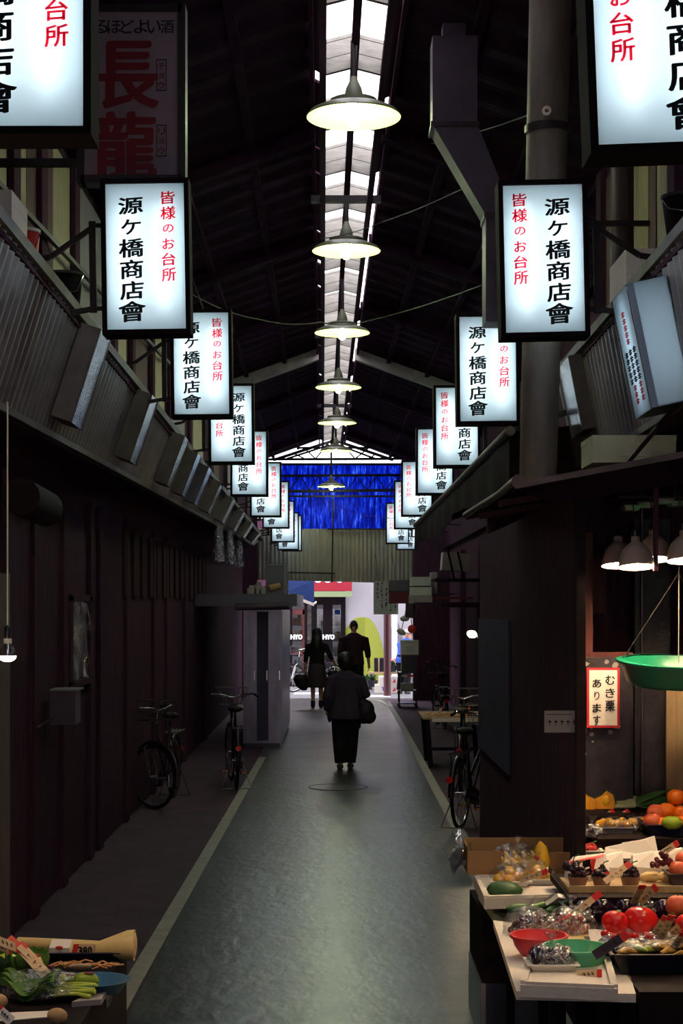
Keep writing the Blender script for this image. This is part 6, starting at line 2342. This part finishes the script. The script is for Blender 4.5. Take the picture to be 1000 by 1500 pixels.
# meat-red packs and wrapped grapes one step up
z = .8805
for x0, x1, py, m, lab, h in ((848, 884, 1253, 'meat', 'red bean pack in film behind the red and white bag', .035), (893, 930, 1247, 'grape_red', 'pack of dark red grapes in film, middle step', .04), (931, 966, 1245, 'grape', 'pack of dark grapes in film, right of the red ones', .04)):
    a, c = place(x0, py, z), place(x1, py, z)
    q = (a + c) / 2
    tray(q + V(0, .05, 0), c.x - a.x - .02, .12, .02, M['tray_white'], 'white tray under the ' + lab)
    bunch(q + V(0, .05, .012), (c.x - a.x) / 2 - .03, .045, .022, 34, .013, M[m], lab, int(x0))
a = place(915, 1256, z)
b = MB(); b.prism([a + V(-.11, -.03, 0), a + V(.16, -.03, 0), a + V(.15, 0.03, .10), a + V(.10, .02, .085), a + V(-.09, .02, .045)], (0, .015, 0)); solo('wrapping_paper', b, M['paper'], 'sheet of white paper folded before the packs of dark grapes', 'paper')
tag_stick(place(911, 1240, z + .04), place(933, 1235, z + .06) + V(0, -.03, 0), 'white price card with red end on the dark red grapes', None, M['paper'], .04)

# yellow fruit trays and pile of oranges
z = .9505
q = place(899, 1220, z); tray(q + V(0, .03, 0), .20, .13, .028, M['panel_grey'], 'grey tray of yellow plums below the pumpkins')
for k in range(7):
    fruit('yellow_plum', q + V(-.07 + .024 * k, .02 + .02 * (k % 2), .042 + .006 * (k % 3)), .021, M['yellow'], ['first', 'second', 'third', 'fourth', 'fifth', 'sixth', 'seventh'][k] + ' yellow plum from the left in the grey tray', 'yellow plums', (1, 1, 1), False, dimple=.05)
film_over(q + V(0, .03, .028), .10, .07, .05, M['film'], 'clear film domed over the yellow plums', 81, 'cling_film', False)
q = place(936, 1216, z)
for k, (dx, dz, lab) in enumerate(((-.025, 0, 'left'), (.03, 0.002, 'right'))):
    fruit('yellow_pear', q + V(dx, .02, .034 + dz), .034, M['yellow'], lab + ' round golden fruit in film beside the orange pile', 'golden round fruit', (1, 1, .9))
film_over(q + V(0, .02, .0), .085, .06, .085, M['film'], 'clear bag over two golden fruit beside the orange pile', 82, 'plastic_bag', False)
film_over(place(862, 1226, z) + V(0.02, .03, 0), .07, .06, .06, M['film_bag'], 'crumpled clear bag at the left end of the plum step', 83)
b = MB(); q = place(858, 1205, z); b.ball(q + V(.01, .06, .03), .05, 16, 10, (1.2, .8, .6), None, 0, .03); solo('meat_pack', b, M['meat'], 'small red pack in film below the left pumpkin piece', 'packet', smooth=True)
q = place(882, 1208, z)
tag_stick(q + V(0, .02, .02), q + V(.06, .0, .075), 'price stick left above the yellow plums')
tag_stick(q + V(.075, .02, .02), q + V(.14, .0, .075), 'price stick right above the yellow plums')
q = place(985, 1224, z)
tray(q + V(.02, .10, 0), .30, .26, .055, M['tray_blue'], 'navy tray under the pile of oranges')
O = [(955, 1203, 'peach'), (968, 1208, 'orange'), (997, 1207, 'orange'), (960, 1190, 'peach'), (976, 1188, 'orange'), (997, 1192, 'orange'), (990, 1168, 'orange')]
for k, (px, py, m) in enumerate(O):
    D = 4.13 + (0.02 if py < 1200 else 0) + (.02 if py < 1180 else 0)
    fruit('orange' if m == 'orange' else 'peach', Q(px, py, D), .046, M[m], {0: 'reddish peach at the lower left of the orange pile', 1: 'orange at the lower left of the pile', 2: 'orange at the lower right of the pile', 3: 'reddish peach behind the orange pile, upper left', 4: 'orange in the middle of the pile', 5: 'orange at the right frame edge in the pile', 6: 'topmost orange of the pile'}[k], 'piled oranges and peaches', (1, 1, .95))
fruit('green_apple', Q(984, 1205, 4.07), .042, M['green_apple'], 'green apple in front of the orange pile', None, (1.25, 1, .85))

# back shelf: pumpkin pieces and leeks
z = 1.0155
for i, (px, py, w, lab) in enumerate(((860, 1188, 1.0, 'left'), (888, 1187, 1.0, 'right'))):
    q = place(px, py, z) + V(0, .08, 0)
    r = thing('pumpkin_piece', '%s cut pumpkin piece with orange flesh on the back shelf' % lab, 'vegetable', q, 0, 'cut pumpkin pieces')
    b = MB()
    prof = [(-.050, .0), (-.056, .03), (-.045, .075), (-.012, .095), (.0, .085), (.015, .07), (.05, .055), (.055, .03), (.048, 0)]
    if i == 1:
        prof = [(-x, zz2) for x, zz2 in prof][::-1]
    b.prism([q + V(x, -.02, zz2) for x, zz2 in prof], (0, .012, 0)); part('flesh', b, M['pumpkin'], r, bevel=.004)
    b = MB()
    b.prism([q + V(x * 1.06 + (.008 if i else 0), -.008, zz2 * 1.03) for x, zz2 in prof], (0, .05, 0)); part('rind', b, M['pumpkin_skin'], r, bevel=.006)
    b = MB(); b.ball(q + V(-.005 if i == 0 else .008, -.021, .045), .02, 12, 8, (1.1, .3, 1.3)); part('seed_hollow', b, M['yellow'], r, True)
for k in range(6):
    a = place(903, 1188 - k * .6, z) + V(0, .05 + .05 * k, .018)
    c = Q(965 + k * 4, 1178 - 2 * k, 4.40)
    c.z = max(c.z, z + .018)
    r = thing('leek', ['first', 'second', 'third', 'fourth', 'fifth', 'sixth'][k] + ' leek from the front, lying on the back shelf', 'vegetable', a, 0, 'leeks on the back shelf')
    mid = a.lerp(c, .45)
    b = MB(); b.tube([a, a.lerp(mid, .5), mid], [.011, .014, .014], 10); part('shaft', b, M['leek_white'], r, True)
    b = MB()
    for s in (-1, 0, 1):
        e = c + V(.05 * (1 - abs(s)), .03 * s, .03 * s + .01)
        b.tube([mid, mid.lerp(e, .5) + V(0, 0, .006 * s), e], [.013, .012, .004], 8, True, .5)
    part('leaves', b, M['leek_green'], r, True)

# notice cards, hanging basket and shaded bulbs over the stall
a, c = Q(859, 1066, 4.42), Q(907, 978, 4.42)
r = thing('price_card', 'white card with red border, handwritten and hung on the black board', 'sign', ((a.x + c.x) / 2, a.y, a.z))
b = MB(); b.span((a.x, a.y - .004, a.z), (c.x, a.y, c.z)); part('border', b, M['red_cloth'], r)
b = MB(); b.span((a.x + .013, a.y - .006, a.z + .013), (c.x - .013, a.y - .004, c.z - .013)); part('card', b, M['paper'], r)
u = 4.42 / FPX
b = MB()
w1 = Q(893, 996, 4.42); w1.y -= .0065
w2 = Q(873.5, 1001, 4.42); w2.y -= .0065
write_column(b, 'むき栗', w1, 13.5 * u, 19.0 * u, UX, UZ, TOCAM, .04, {'栗': (1.0, 1.15)}, .010)
write_column(b, 'あります', w2, 12.5 * u, 18.0 * u, UX, UZ, TOCAM, .04, {'り': (.6, 1.0), 'す': (.85, 1.1)}, .010)
part('lettering', b, M['ink'], r, label='black handwriting')
a, c = Q(851, 1243, 4.44), Q(927, 963, 4.44)
r = thing('peeling_board', 'tall black board with peeling paper scraps behind the price card', 'board', ((a.x + c.x) / 2, a.y, 1.016))
b = MB(); b.span((a.x, a.y + .002, 1.016), (c.x, a.y + .03, c.z)); part('board', b, M['board_peel'], r)
rnd = random.Random(2)
for k, (px, py, s) in enumerate(((856, 972, 10), (900, 974, 9), (904, 984, 7), (855, 1070, 9), (866, 1076, 6), (903, 1064, 8), (893, 1072, 7), (856, 1104, 6), (868, 1086, 4), (888, 970, 6), (855, 990, 6), (866, 1066, 5))):
    q = Q(px, py, 4.44)
    b = MB()
    n = 7
    b.prism([q + V(s * u * rnd.uniform(.3, .75) * math.cos(2 * PI * j / n), .0, s * u * rnd.uniform(.3, .8) * math.sin(2 * PI * j / n)) for j in range(n)], (0, -.0015, 0))
    b.bm.verts.ensure_lookup_table()
    part('paper_scrap', b, M['styro_dark'], r)
a, c = Q(945, 1200, 4.7), Q(973, 990, 4.7)
b = MB(); b.span((a.x - .06, a.y, 0), (c.x + .03, a.y + .04, 2.6)); solo('door_leaf', b, M['board_peel'], 'dark door leaf behind the stall, right of the black board', 'door')
p = Q(940, 1010, 4.66)
b = MB(); b.tube([V(p.x, p.y, 2.75), V(p.x, p.y, 1.02)], .006, 6); solo('pull_string', b, M['chrome'], 'thin pale string hanging straight below the green basin', 'string')
a = Q(976, 1180, 4.6); c = Q(1040, 1005, 4.6)
b = MB(); b.span((a.x, a.y, 1.016), (c.x, a.y + .03, c.z)); b.span((a.x + .055, a.y - .006, 1.016), (a.x + .062, a.y, c.z)); solo('tan_panel', b, M['wood_pale'], 'tan wooden panel at the right frame edge behind the oranges', 'panel')
a, c = Q(797, 1073, 4.02), Q(843, 1041, 4.02)
a.x += 0.0
r = thing('small_notice', 'faint white notice with a line of writing on the dark partition', 'sign', ((a.x + c.x) / 2, a.y, a.z))
b = MB(); b.span((a.x, a.y, a.z), (c.x, a.y + .004, c.z)); part('sheet', b, M['panel_grey'], r)
b = MB()
for k in range(5):
    x = a.x + .018 + k * .03
    b.span((x, a.y - .001, a.z + .05), (x + .018, a.y, a.z + .056)); b.span((x + .006, a.y - .001, a.z + .036), (x + .010, a.y, a.z + .062))
b.span((a.x + .01, a.y - .001, c.z - .02), (c.x - .02, a.y, c.z - .017))
part('writing', b, M['ink'], r)
b = MB(); b.span((c.x - .01, a.y + .004, a.z + .02), (1.21, a.y + .1, a.z + .08)); part('clip', b, M['steel_dark'], r)

# bluish sheet at the far end of the partition
b = MB(); b.span((1.178, 11.15, .95), (1.193, 13.45, 2.0)); solo('sheet_panel', b, M['curtain_plate'], 'bluish worn sheet panel fixed on the far end of the dark partition', 'panel')

c = Q(994, 968, 4.2)
r = thing('hanging_basket', 'green plastic basin hung on cords above the fruit stall', 'basket', c - V(0, 0, .12))
b = MB()
R = .305
rot = (.085, .02, 0)
b.lathe([(.001, -.125), (R * .80, -.125), (R * .86, -.11), (R * .97, -.005), (R * .95, -.005), (R * .84, -.105), (R * .78, -.117), (.001, -.117)], c, 44, rot); part('body', b, M['basket_green'], r, True)
b = MB(); b.lathe([(R * .95, -.010), (R * 1.04, -.012), (R * 1.05, .0), (R * .95, .002)], c, 44, rot); part('rim', b, M['basket_green'], r, True)
for t in (.6, 2.6, 4.5):
    b = MB(); b.tube([c + V(R * math.cos(t), R * math.sin(t), 0), V(c.x, c.y, c.z + .45), V(c.x, c.y, 2.78)], .003, 5); part('cord', b, M['wire'], r)


def shade(px, py, D, label, tilt=-.17, first=[None]):
    c = Q(px, py, D)
    if first[0] is not None:
        o = copy_tree(first[0], c, (tilt, 0, 0), label)
    else:
        r = thing('shaded_bulb', label, 'lamp', c, 0, 'shaded bulbs over the stall', True)
        b = MB(); b.lathe([(.088, 0), (.086, .03), (.068, .085), (.035, .118), (.022, .124), (.022, .15)], V(0, 0, 0), 30); part('shade', b, M['shade_cream'], r, True)
        b = MB(); b.lathe([(.0865, .001), (.0845, .03), (.0665, .084), (.033, .116), (.001, .12)], V(0, 0, 0), 30); part('lining', b, M['shade_cream_in'], r, True)
        b = MB(); b.ball(V(0, 0, .040), .03, 16, 10, (1, 1, 1.15)); b.tube([V(0, 0, .06), V(0, 0, .11)], .014, 10); part('bulb', b, M['bulb_warm'], r, True, label='glowing warm bulb')
        b = MB(); b.lathe([(.022, .12), (.022, .18), (.012, .19)], V(0, 0, 0), 14, None, True); part('socket', b, M['tray_black'], r, True)
        b = MB(); b.tube([V(0, 0, .185), V(0.0, .09, .40)], .003, 5); part('cord', b, M['wire'], r)
        first[0] = r
        r.rotation_euler = (tilt, 0, 0)
        o = r
    ztop = 2.1 + (ze - 2.1) + (c.x - xe) * sl - .005
    for k in o.children:
        if k.name.startswith('cord'):
            k.data = k.data.copy()
            for v in k.data.vertices:
                if v.co.z > .3:
                    v.co.z = max(.25, ztop - c.z)
    return o


shade(906, 829, 4.14, 'farthest left shaded bulb over the stall')
shade(932, 831, 3.98, 'lowest shaded bulb, second from the left over the stall')
shade(958, 820, 4.12, 'third shaded bulb from the left over the stall')
shade(1003, 822, 3.98, 'shaded bulb cut by the right frame edge')
shade(1040, 836, 4.1, 'shaded bulb just beyond the right frame edge over the stall')
for _y, _l in ((6.5, 'nearest shaded bulb over the stall, beyond the right frame edge'), (5.5, 'shaded bulb hung nearest the lens, beyond the right frame edge')):
    o = shade(490 + 1.78 / _y * 2400, 888 - .22 / _y * 2400, _y / 2, _l, 0.0)
    for k in o.children:
        if k.name.startswith('cord'):
            for v in k.data.vertices:
                if v.co.z > .24:
                    v.co.z, v.co.x, v.co.y = .80, v.co.x, v.co.y
for i, (px, py) in enumerate(((923, 748), (943, 744), (972, 738), (991, 742))):
    q = Q(px, py, 4.37)
    tray((q.x, q.y, q.z), .085, .14, .022, M['styro_dark'], ['first', 'second', 'third', 'fourth'][i] + ' grey tray from the left hung under the stall awning', 0, .006, 'trays under the awning')
b = MB(); q = Q(905, 738, 4.34); b.span((q.x, q.y - .02, q.z + .028), (2.3, q.y + .22, q.z + .04)); b.bar((q.x + .3, q.y, q.z + .03), (q.x + .3, q.y, q.z + .16), .015); solo('rack', b, M['steel_dark'], 'thin dark rack hung under the stall awning', 'rack')
b = MB(); q = Q(960, 830, 3.97); b.bar(q + V(0, 0, -.02), (q.x, q.y, 2.69), .022); solo('hanging_strap', b, M['wood_dark'], 'dark strap hanging between the shaded bulbs', 'strap')
bk_ = Q(988, 300, 4.1)
bucket(968, 1030, 287, 4.0, M['frame_black'], 'dark bucket at the right frame edge on the fascia top', .20)

# ------------------------------------------------------------------ fish table farther back on the right
z = .665
a, c = place(617, 1048, z), place(703, 1056, z)
xa, xb, y0 = a.x, 1.98, 21.2
r = thing('fish_table', 'trestle table with a white edge carrying dried fish on the right', 'table', ((xa + xb) / 2, y0, 0))
b = MB(); b.span((xa, y0, z - .03), (xb, y0 + 1.2, z)); part('top', b, M['wood_pale'], r)
b = MB(); b.span((xa + .12, y0 - .03, z - .06), (xb - .1, y0, z - .012)); part('front_rail', b, M['styro'], r)
for x in (xa + .06, xb - .1):
    for y in (y0 + .05, y0 + 1.1):
        b = MB(); b.bar((x + .05, y, 0), (x, y, z - .03), .06); part('leg', b, M['stand_wood'], r)
b = MB(); b.bar((xa + .1, y0 + .05, .25), (xb - .06, y0 + .05, .25), .04); part('cross_bar', b, M['stand_wood'], r)
rnd = random.Random(5)
for k in range(30):
    x = xa + .06 + k * (xb - xa - .1) / 30
    y = y0 + rnd.uniform(.06, .5)
    q = V(x, y, z + .014)
    a_ = rnd.uniform(-.9, .9)
    d = V(math.cos(a_), math.sin(a_), rnd.uniform(.0, .35)) * .07
    b = MB(); b.tube([q - d * .9, q - d * .4, q + d * .3, q + d * .75, q + d], [.004, .014, .015, .007, .014], 8, True, .6)
    solo('dried_fish', b, M['fish'], 'small dried fish laid on the table with the white edge', 'fish', 'dried fish on the table', True)
for k, (x, y) in enumerate(((xa + .2, 21.3), (xa + .46, 21.4), (xa + .56, 21.3))):
    tag_stick((x, y, z + .02), (x + .06, y, z + .13), ['left', 'middle', 'right'][k] + ' price stick standing among the dried fish')
p = Q(691, 929, 9.3)
r = thing('spot_bulb', 'bright warm bulb on the right above the fish table', 'lamp', p)
b = MB(); b.ball(p, .045, 16, 12, (1.25, 1, .9), (0, .3, 0)); part('bulb', b, emit('fish_bulb', (1.0, .78, .5), 70.0), r, True, label='glowing warm bulb')
b = MB(); b.lathe([(.05, .0), (.045, .03), (.02, .06), (.018, .10)], p + V(.05, 0, .0), 16, (0, 1.2, 0)); part('socket', b, M['tray_black'], r, True)
b = MB(); b.tube([p + V(.13, 0, .03), V(p.x + .3, p.y, p.z + .15), V(p.x + .35, p.y, 3.5)], .004, 5); part('cord', b, M['wire'], r)

# ------------------------------------------------------------------ left-hand vegetable stall in the foreground
z = .70
xr0 = place(188, 1405, z).x
r = thing('vegetable_table', 'low dark table of vegetables at the lower left corner', 'table', (-1.25, 5.9, 0))
b = MB(); b.span((-1.75, 5.0, z - .03), (-.85, 6.75, z)); part('top', b, M['stand_wood'], r)
for x, y in ((-1.7, 5.05), (-.9, 5.05), (-1.7, 6.7), (-.9, 6.7)):
    b = MB(); b.span((x - .03, y - .03, 0), (x + .03, y + .03, z - .03)); part('leg', b, M['stand_wood'], r)
b = MB(); b.span((-.862, 5.02, .38), (-.85, 6.7, z - .03)); part('side_board', b, M['stand_wood'], r)
Z = z + .001
a, c = place(20, 1399, Z), place(197, 1405, Z)
b = MB(); b.tube([a + V(0, .1, .03), a.lerp(c, .5) + V(0, .06, .032), c + V(-.14, .02, .034), c + V(-.02, .0, .055), c + V(0.0, 0, .055)], [.022, .026, .034, .06, .062], 20)
b.ball(c + V(.001, 0, .055), .05, 16, 8, (.15, 1, 1))
solo('cream_roll', b, M['paper_roll'], 'long cream-coloured roll lying behind the navy tray on the left table', 'roll', smooth=True)
b = MB(); b.tube([place(48, 1408, Z) + V(0, .02, .012), place(110, 1402, Z) + V(0, .02, .02), place(170, 1400, Z) + V(0, .02, .02)], [.006, .016, .01], 10); solo('yellow_root', b, M['radish'], 'thin pale yellow root lying before the cream roll', 'vegetable', smooth=True)
a, c = place(65, 1411, Z), place(184, 1409, Z)
q = (a + c) / 2
tray(q + V(0.005, .09, .008), .325, .13, .022, M['tray_blue'], 'navy tray of wrapped packs on the left table', .02)
tint_box('tray_riser', 'dark strip under the navy tray on the left table', 'board', q + V(-.13, .04, 0), q + V(.13, .14, .0075), M['tray_black'])
for k, (px, w, lab) in enumerate(((83, .08, 'left white pack with a red mark in the navy tray'), (160, .085, 'right white pack with a red mark in the navy tray'))):
    g = Q(px + 6, 1402, (q.y + .09) / K); g.z = q.z + .026
    r = thing('wrapped_pack', lab, 'packet', g)
    b = MB(); b.box(g + V(0, 0, .016), (w, .075, .03), (0.25, 0, 0)); part('wrap', b, M['paper'], r, bevel=.005)
    b = MB(); b.ball(g + V(.0, -.04, .022), .012, 10, 5, (1.3, .25, .6)); part('red_mark', b, M['tag_red'], r)
g = Q(122, 1394, (q.y + .05) / K)
r = thing('price_card', 'cream price card marked 380 with red end in the navy tray', 'price tag', g)
d1, n1 = V(.0, .35, .93).normalized(), V(0, -.93, .35)
b = MB(); b.prism([g + V(-.028, 0, -.02), g + V(.035, 0, -.02), g + V(.048, 0, .03), g + V(-.015, 0, .03)], (0, .004, 0)); part('card', b, M['tag_wood'], r)
b = MB(); b.prism([g + V(-.05, -.001, -.02), g + V(-.029, -.001, -.02), g + V(-.016, -.001, .03), g + V(-.037, -.001, .03)], (0, .004, 0)); part('red_end', b, M['tag_red'], r)
b = MB()
for i, ch in enumerate('380'):
    brush(b, ch, g + V(-.012 + .019 * i, -.001, .004), .015, .032, UX, UZ, TOCAM, 0, .04)
part('price', b, M['ink'], r, label='handwritten 380')
# dried stalks and wooden label
rnd = random.Random(33)
b = MB()
for k in range(24):
    a = place(72 + k * 3.7, 1422 + rnd.uniform(-3, 3), Z) + V(0, 0, .012 + rnd.uniform(0, .012))
    b.tube([a, a + V(.03, rnd.uniform(-.03, .03), .010), a + V(.06, rnd.uniform(-.04, .04), .004)], .0035, 5)
solo('dried_stalks', b, M['fish'], 'strip of tangled brown dried stalks before the navy tray', 'vegetable', kind='stuff')
g = Q(118, 1416, 3.06)
r = thing('wooden_label', 'oval wooden label with writing on the dried stalks', 'price tag', g)
b = MB(); b.ball(g, .042, 20, 8, (1.05, .12, .30), (.3, 0, .05)); part('plate', b, M['tag_wood'], r, True)
b = MB()
for k in range(6):
    b.bar(g + V(-.028 + k * .01, -.0065, -.004), g + V(-.024 + k * .01, -.0065, .005), .0018, .001)
part('writing', b, M['ink'], r)
# blue basin with two cut green gourds
g = place(131, 1459, Z)
r = thing('blue_basin', 'flat oval blue basin holding green fruit on the left table', 'bowl', g + V(0, .06, 0))
b = MB()
def oval(sx, sy, zz2):
    return [g + V(sx * math.cos(2 * PI * k / 32), .06 + sy * math.sin(2 * PI * k / 32), zz2) for k in range(32)]
b.skin([oval(.10, .07, 0), oval(.135, .115, .045), oval(.142, .122, .047), oval(.128, .108, .045), oval(.09, .06, .008)]); part('body', b, M['blue_plastic'], r, True)
for k, (px, py, s, lab) in enumerate(((127, 1435, .040, 'right green fruit with a brown scar in the blue basin'), (92, 1433, .034, 'left green fruit in the blue basin'))):
    q = Q(px, py, (g.y + .06) / K); q.z = Z + .044
    if k:
        q.x = g.x - .085
    r = thing('chayote', lab, 'vegetable', q - V(0, 0, s * .6), 0, 'green fruit in the basin')
    b = MB(); b.ball(q, s, 22, 14, (1.15, .8, .72), (0, .1, 0), .12); part('flesh', b, M['green_apple'], r, True)
    b = MB(); b.ball(q + V(.01, -.01, s * .66), .014, 10, 6, (1.5, .8, .35)); part('scar', b, M['sweet_potato'], r)
# bagged greens with pale stems
g = place(62, 1474, Z)
for k in range(9):
    a = g + V(.055, .04 + .012 * k, .03 + .007 * (k % 3))
    r = thing('leafy_green', ['frontmost', 'second', 'third', 'fourth', 'fifth', 'sixth', 'seventh', 'eighth', 'rearmost'][k] + ' stalk of bagged greens at the lower left', 'vegetable', a, 0, 'bagged leafy greens')
    b = MB(); b.tube([a + V(-.03, 0, 0), a + V(.06, .0, .004), a + V(.11 + .004 * (k % 4), .01 * (k % 3 - 1), -.004 + .008 * (k % 2))], [.006, .007, .008], 8); part('stem', b, M['stem_green'], r, True)
    rr_ = random.Random(k)
    for j in range(3):
        b = MB()
        L = .13 + .03 * j
        tilt = rr_.uniform(-.3, .3)
        b.sheet(lambda u, v, L=L, tilt=tilt, j=j, a=a: a + V(-.02 - L * u, (v - .5) * .07 * math.sin(PI * (u * .85 + .12)) + tilt * .05 * u, .012 * j + .02 * math.sin(u * 6 + j) + .012 * math.sin(v * 9 + u * 8) + .015 * abs(v - .5)), 12, 5, .0015)
        part('leaf', b, M['leaf_dark'] if j % 2 else M['leaf'], r, True)
b = MB()
def bagf(u, v):
    a = 2 * PI * v
    w = .062 * (1 + .10 * math.sin(7 * a + 9 * u) + .07 * math.sin(11 * a - 14 * u)) * (.75 + .25 * math.sin(PI * u))
    return g + V(-.15 + .25 * u, .09 + 1.1 * w * math.cos(a), .055 + .85 * w * math.sin(a))
b.sheet(bagf, 30, 30); solo('plastic_bag', b, M['film_bag'], 'crinkled clear bag around leafy greens at the lower left', 'bag', smooth=True)
# cabbage leaves, dark pods, price sticks, paper, potatoes
for k, (px, py, s, m, lab) in enumerate(((36, 1441, .075, 'leaf', 'big curled green leaf behind the bagged greens'), (6, 1440, .07, 'leaf_dark', 'green cabbage at the left frame edge'))):
    q = place(px, py, Z)
    r = thing('cabbage', lab, 'vegetable', q)
    b = MB(); b.ball(q + V(0, .05, s * .7), s * .85, 18, 12, (1, .9, .85), None, 0, .02); part('heart', b, M['stem_green' if k else 'leaf'], r, True)
    for j in range(4):
        b = MB()
        yaw = j * 1.57 + k
        b.sheet(lambda u, v, yaw=yaw, s=s, q=q: q + V(0, .05, 0) + Euler((0, 0, yaw)).to_matrix() @ V((.55 + .55 * math.sin(u * PI * .6)) * s * math.cos((v - .5) * 1.7), (.55 + .55 * math.sin(u * PI * .6)) * s * math.sin((v - .5) * 1.7), u * s * 1.45 + .006 * math.sin(v * 19)), 8, 10, .002)
        part('outer_leaf', b, M[m], r, True)
for k in range(9):
    a = place(24 + k * 4.5, 1404 + k * 2.8, Z)
    b = MB(); b.tube([a + V(-.05, .06, .02), a + V(0, .02, .028), a + V(.06, -.03, .02)], [.008, .014, .006], 8)
    solo('dark_pod', b, M['sweet_potato'] if k % 2 else M['grape_red'], ['first', 'second', 'third', 'fourth', 'fifth', 'sixth', 'seventh', 'eighth', 'ninth'][k] + ' dark red pod from the left under the price sticks', 'vegetable', 'dark red pods on the left table', True)
for (a, c, w, lab, tx, hd2) in (((70, 1431), (27, 1384), .040, 'wide price stick with red head crossing the left stall', None, True), ((84, 1442), (14, 1373), .022, 'long thin wooden stick crossing the left stall', None, False),
                                ((-8, 1376), (30, 1391), .035, 'pale stick at the left frame edge over the left stall', None, False), ((62, 1424), (52, 1400), .03, 'short price stick before the navy tray', None, False), ((-10, 1384), (16, 1394), .03, 'lower pale stick at the left frame edge', None, False)):
    A = Q(a[0], a[1], 2.98); C = Q(c[0], c[1], 3.04)
    tag_stick(A, C, lab, tx, None, w)
a, c = place(-20, 1486, Z), place(90, 1484, Z)
b = MB(); b.prism([a, a + V(0, -.12, 0), c + V(0, -.05, 0), c + V(.0, .03, 0)], (0, 0, .003)); solo('paper_sheet', b, M['paper'], 'sheet of pale paper under the bagged greens', 'paper')
for k, (px, py, lab) in enumerate(((84, 1500, 'round potato at the bottom frame edge'), (-3, 1478, 'potato at the left frame edge beside the bagged greens'))):
    q = place(px, py, Z)
    b = MB(); b.ball(q + V(0, 0, .028), .03, 18, 10, (1.15, 1, .85), (0, .2, .4), 0, .02); solo('potato', b, M['potato'], lab, 'vegetable', smooth=True)
q = place(4, 1499, Z); tag_stick(q + V(.03, 0, 0.005), q + V(-.02, .0, .05), 'red-headed price stick in the bottom left corner', None, M['paper'], .035)
a, c = place(105, 1476, Z), place(146, 1462, Z)
b = MB(); b.prism([a, c + V(0.02, -.1, 0), c + V(.02, .04, 0), a + V(.02, .06, 0)], (0, 0, .02)); solo('foam_tray', b, M['styro_dark'], 'small grey foam tray right of the bagged greens', 'tray', bevel=.004)
b = MB(); q = place(172, 1440, Z); b.ball(q + V(-.04, .0, -.03), .05, 14, 10, (.45, .9, 1.2), None, 0, .08); solo('plastic_bag', b, M['film_smoky'], 'crumpled clear bag hanging at the right corner of the left table', 'bag', smooth=True)
# the bulb that lights this table, just out of the frame
p = V(-1.62, 5.6, 2.25)
r = thing('bare_bulb', 'bare warm bulb above the vegetable table, left of the frame', 'lamp', p)
b = MB(); b.ball(p, .035, 16, 10); part('bulb', b, M['bulb_warm'], r, True)
b = MB(); b.lathe([(.018, .03), (.018, .09), (.008, .1)], p, 12, None, True); part('socket', b, M['tray_black'], r, True)
b = MB(); b.tube([p + V(0, 0, .1), V(p.x, p.y, along(LB, p.y / K).z)], .004, 5); part('cord', b, M['wire'], r)
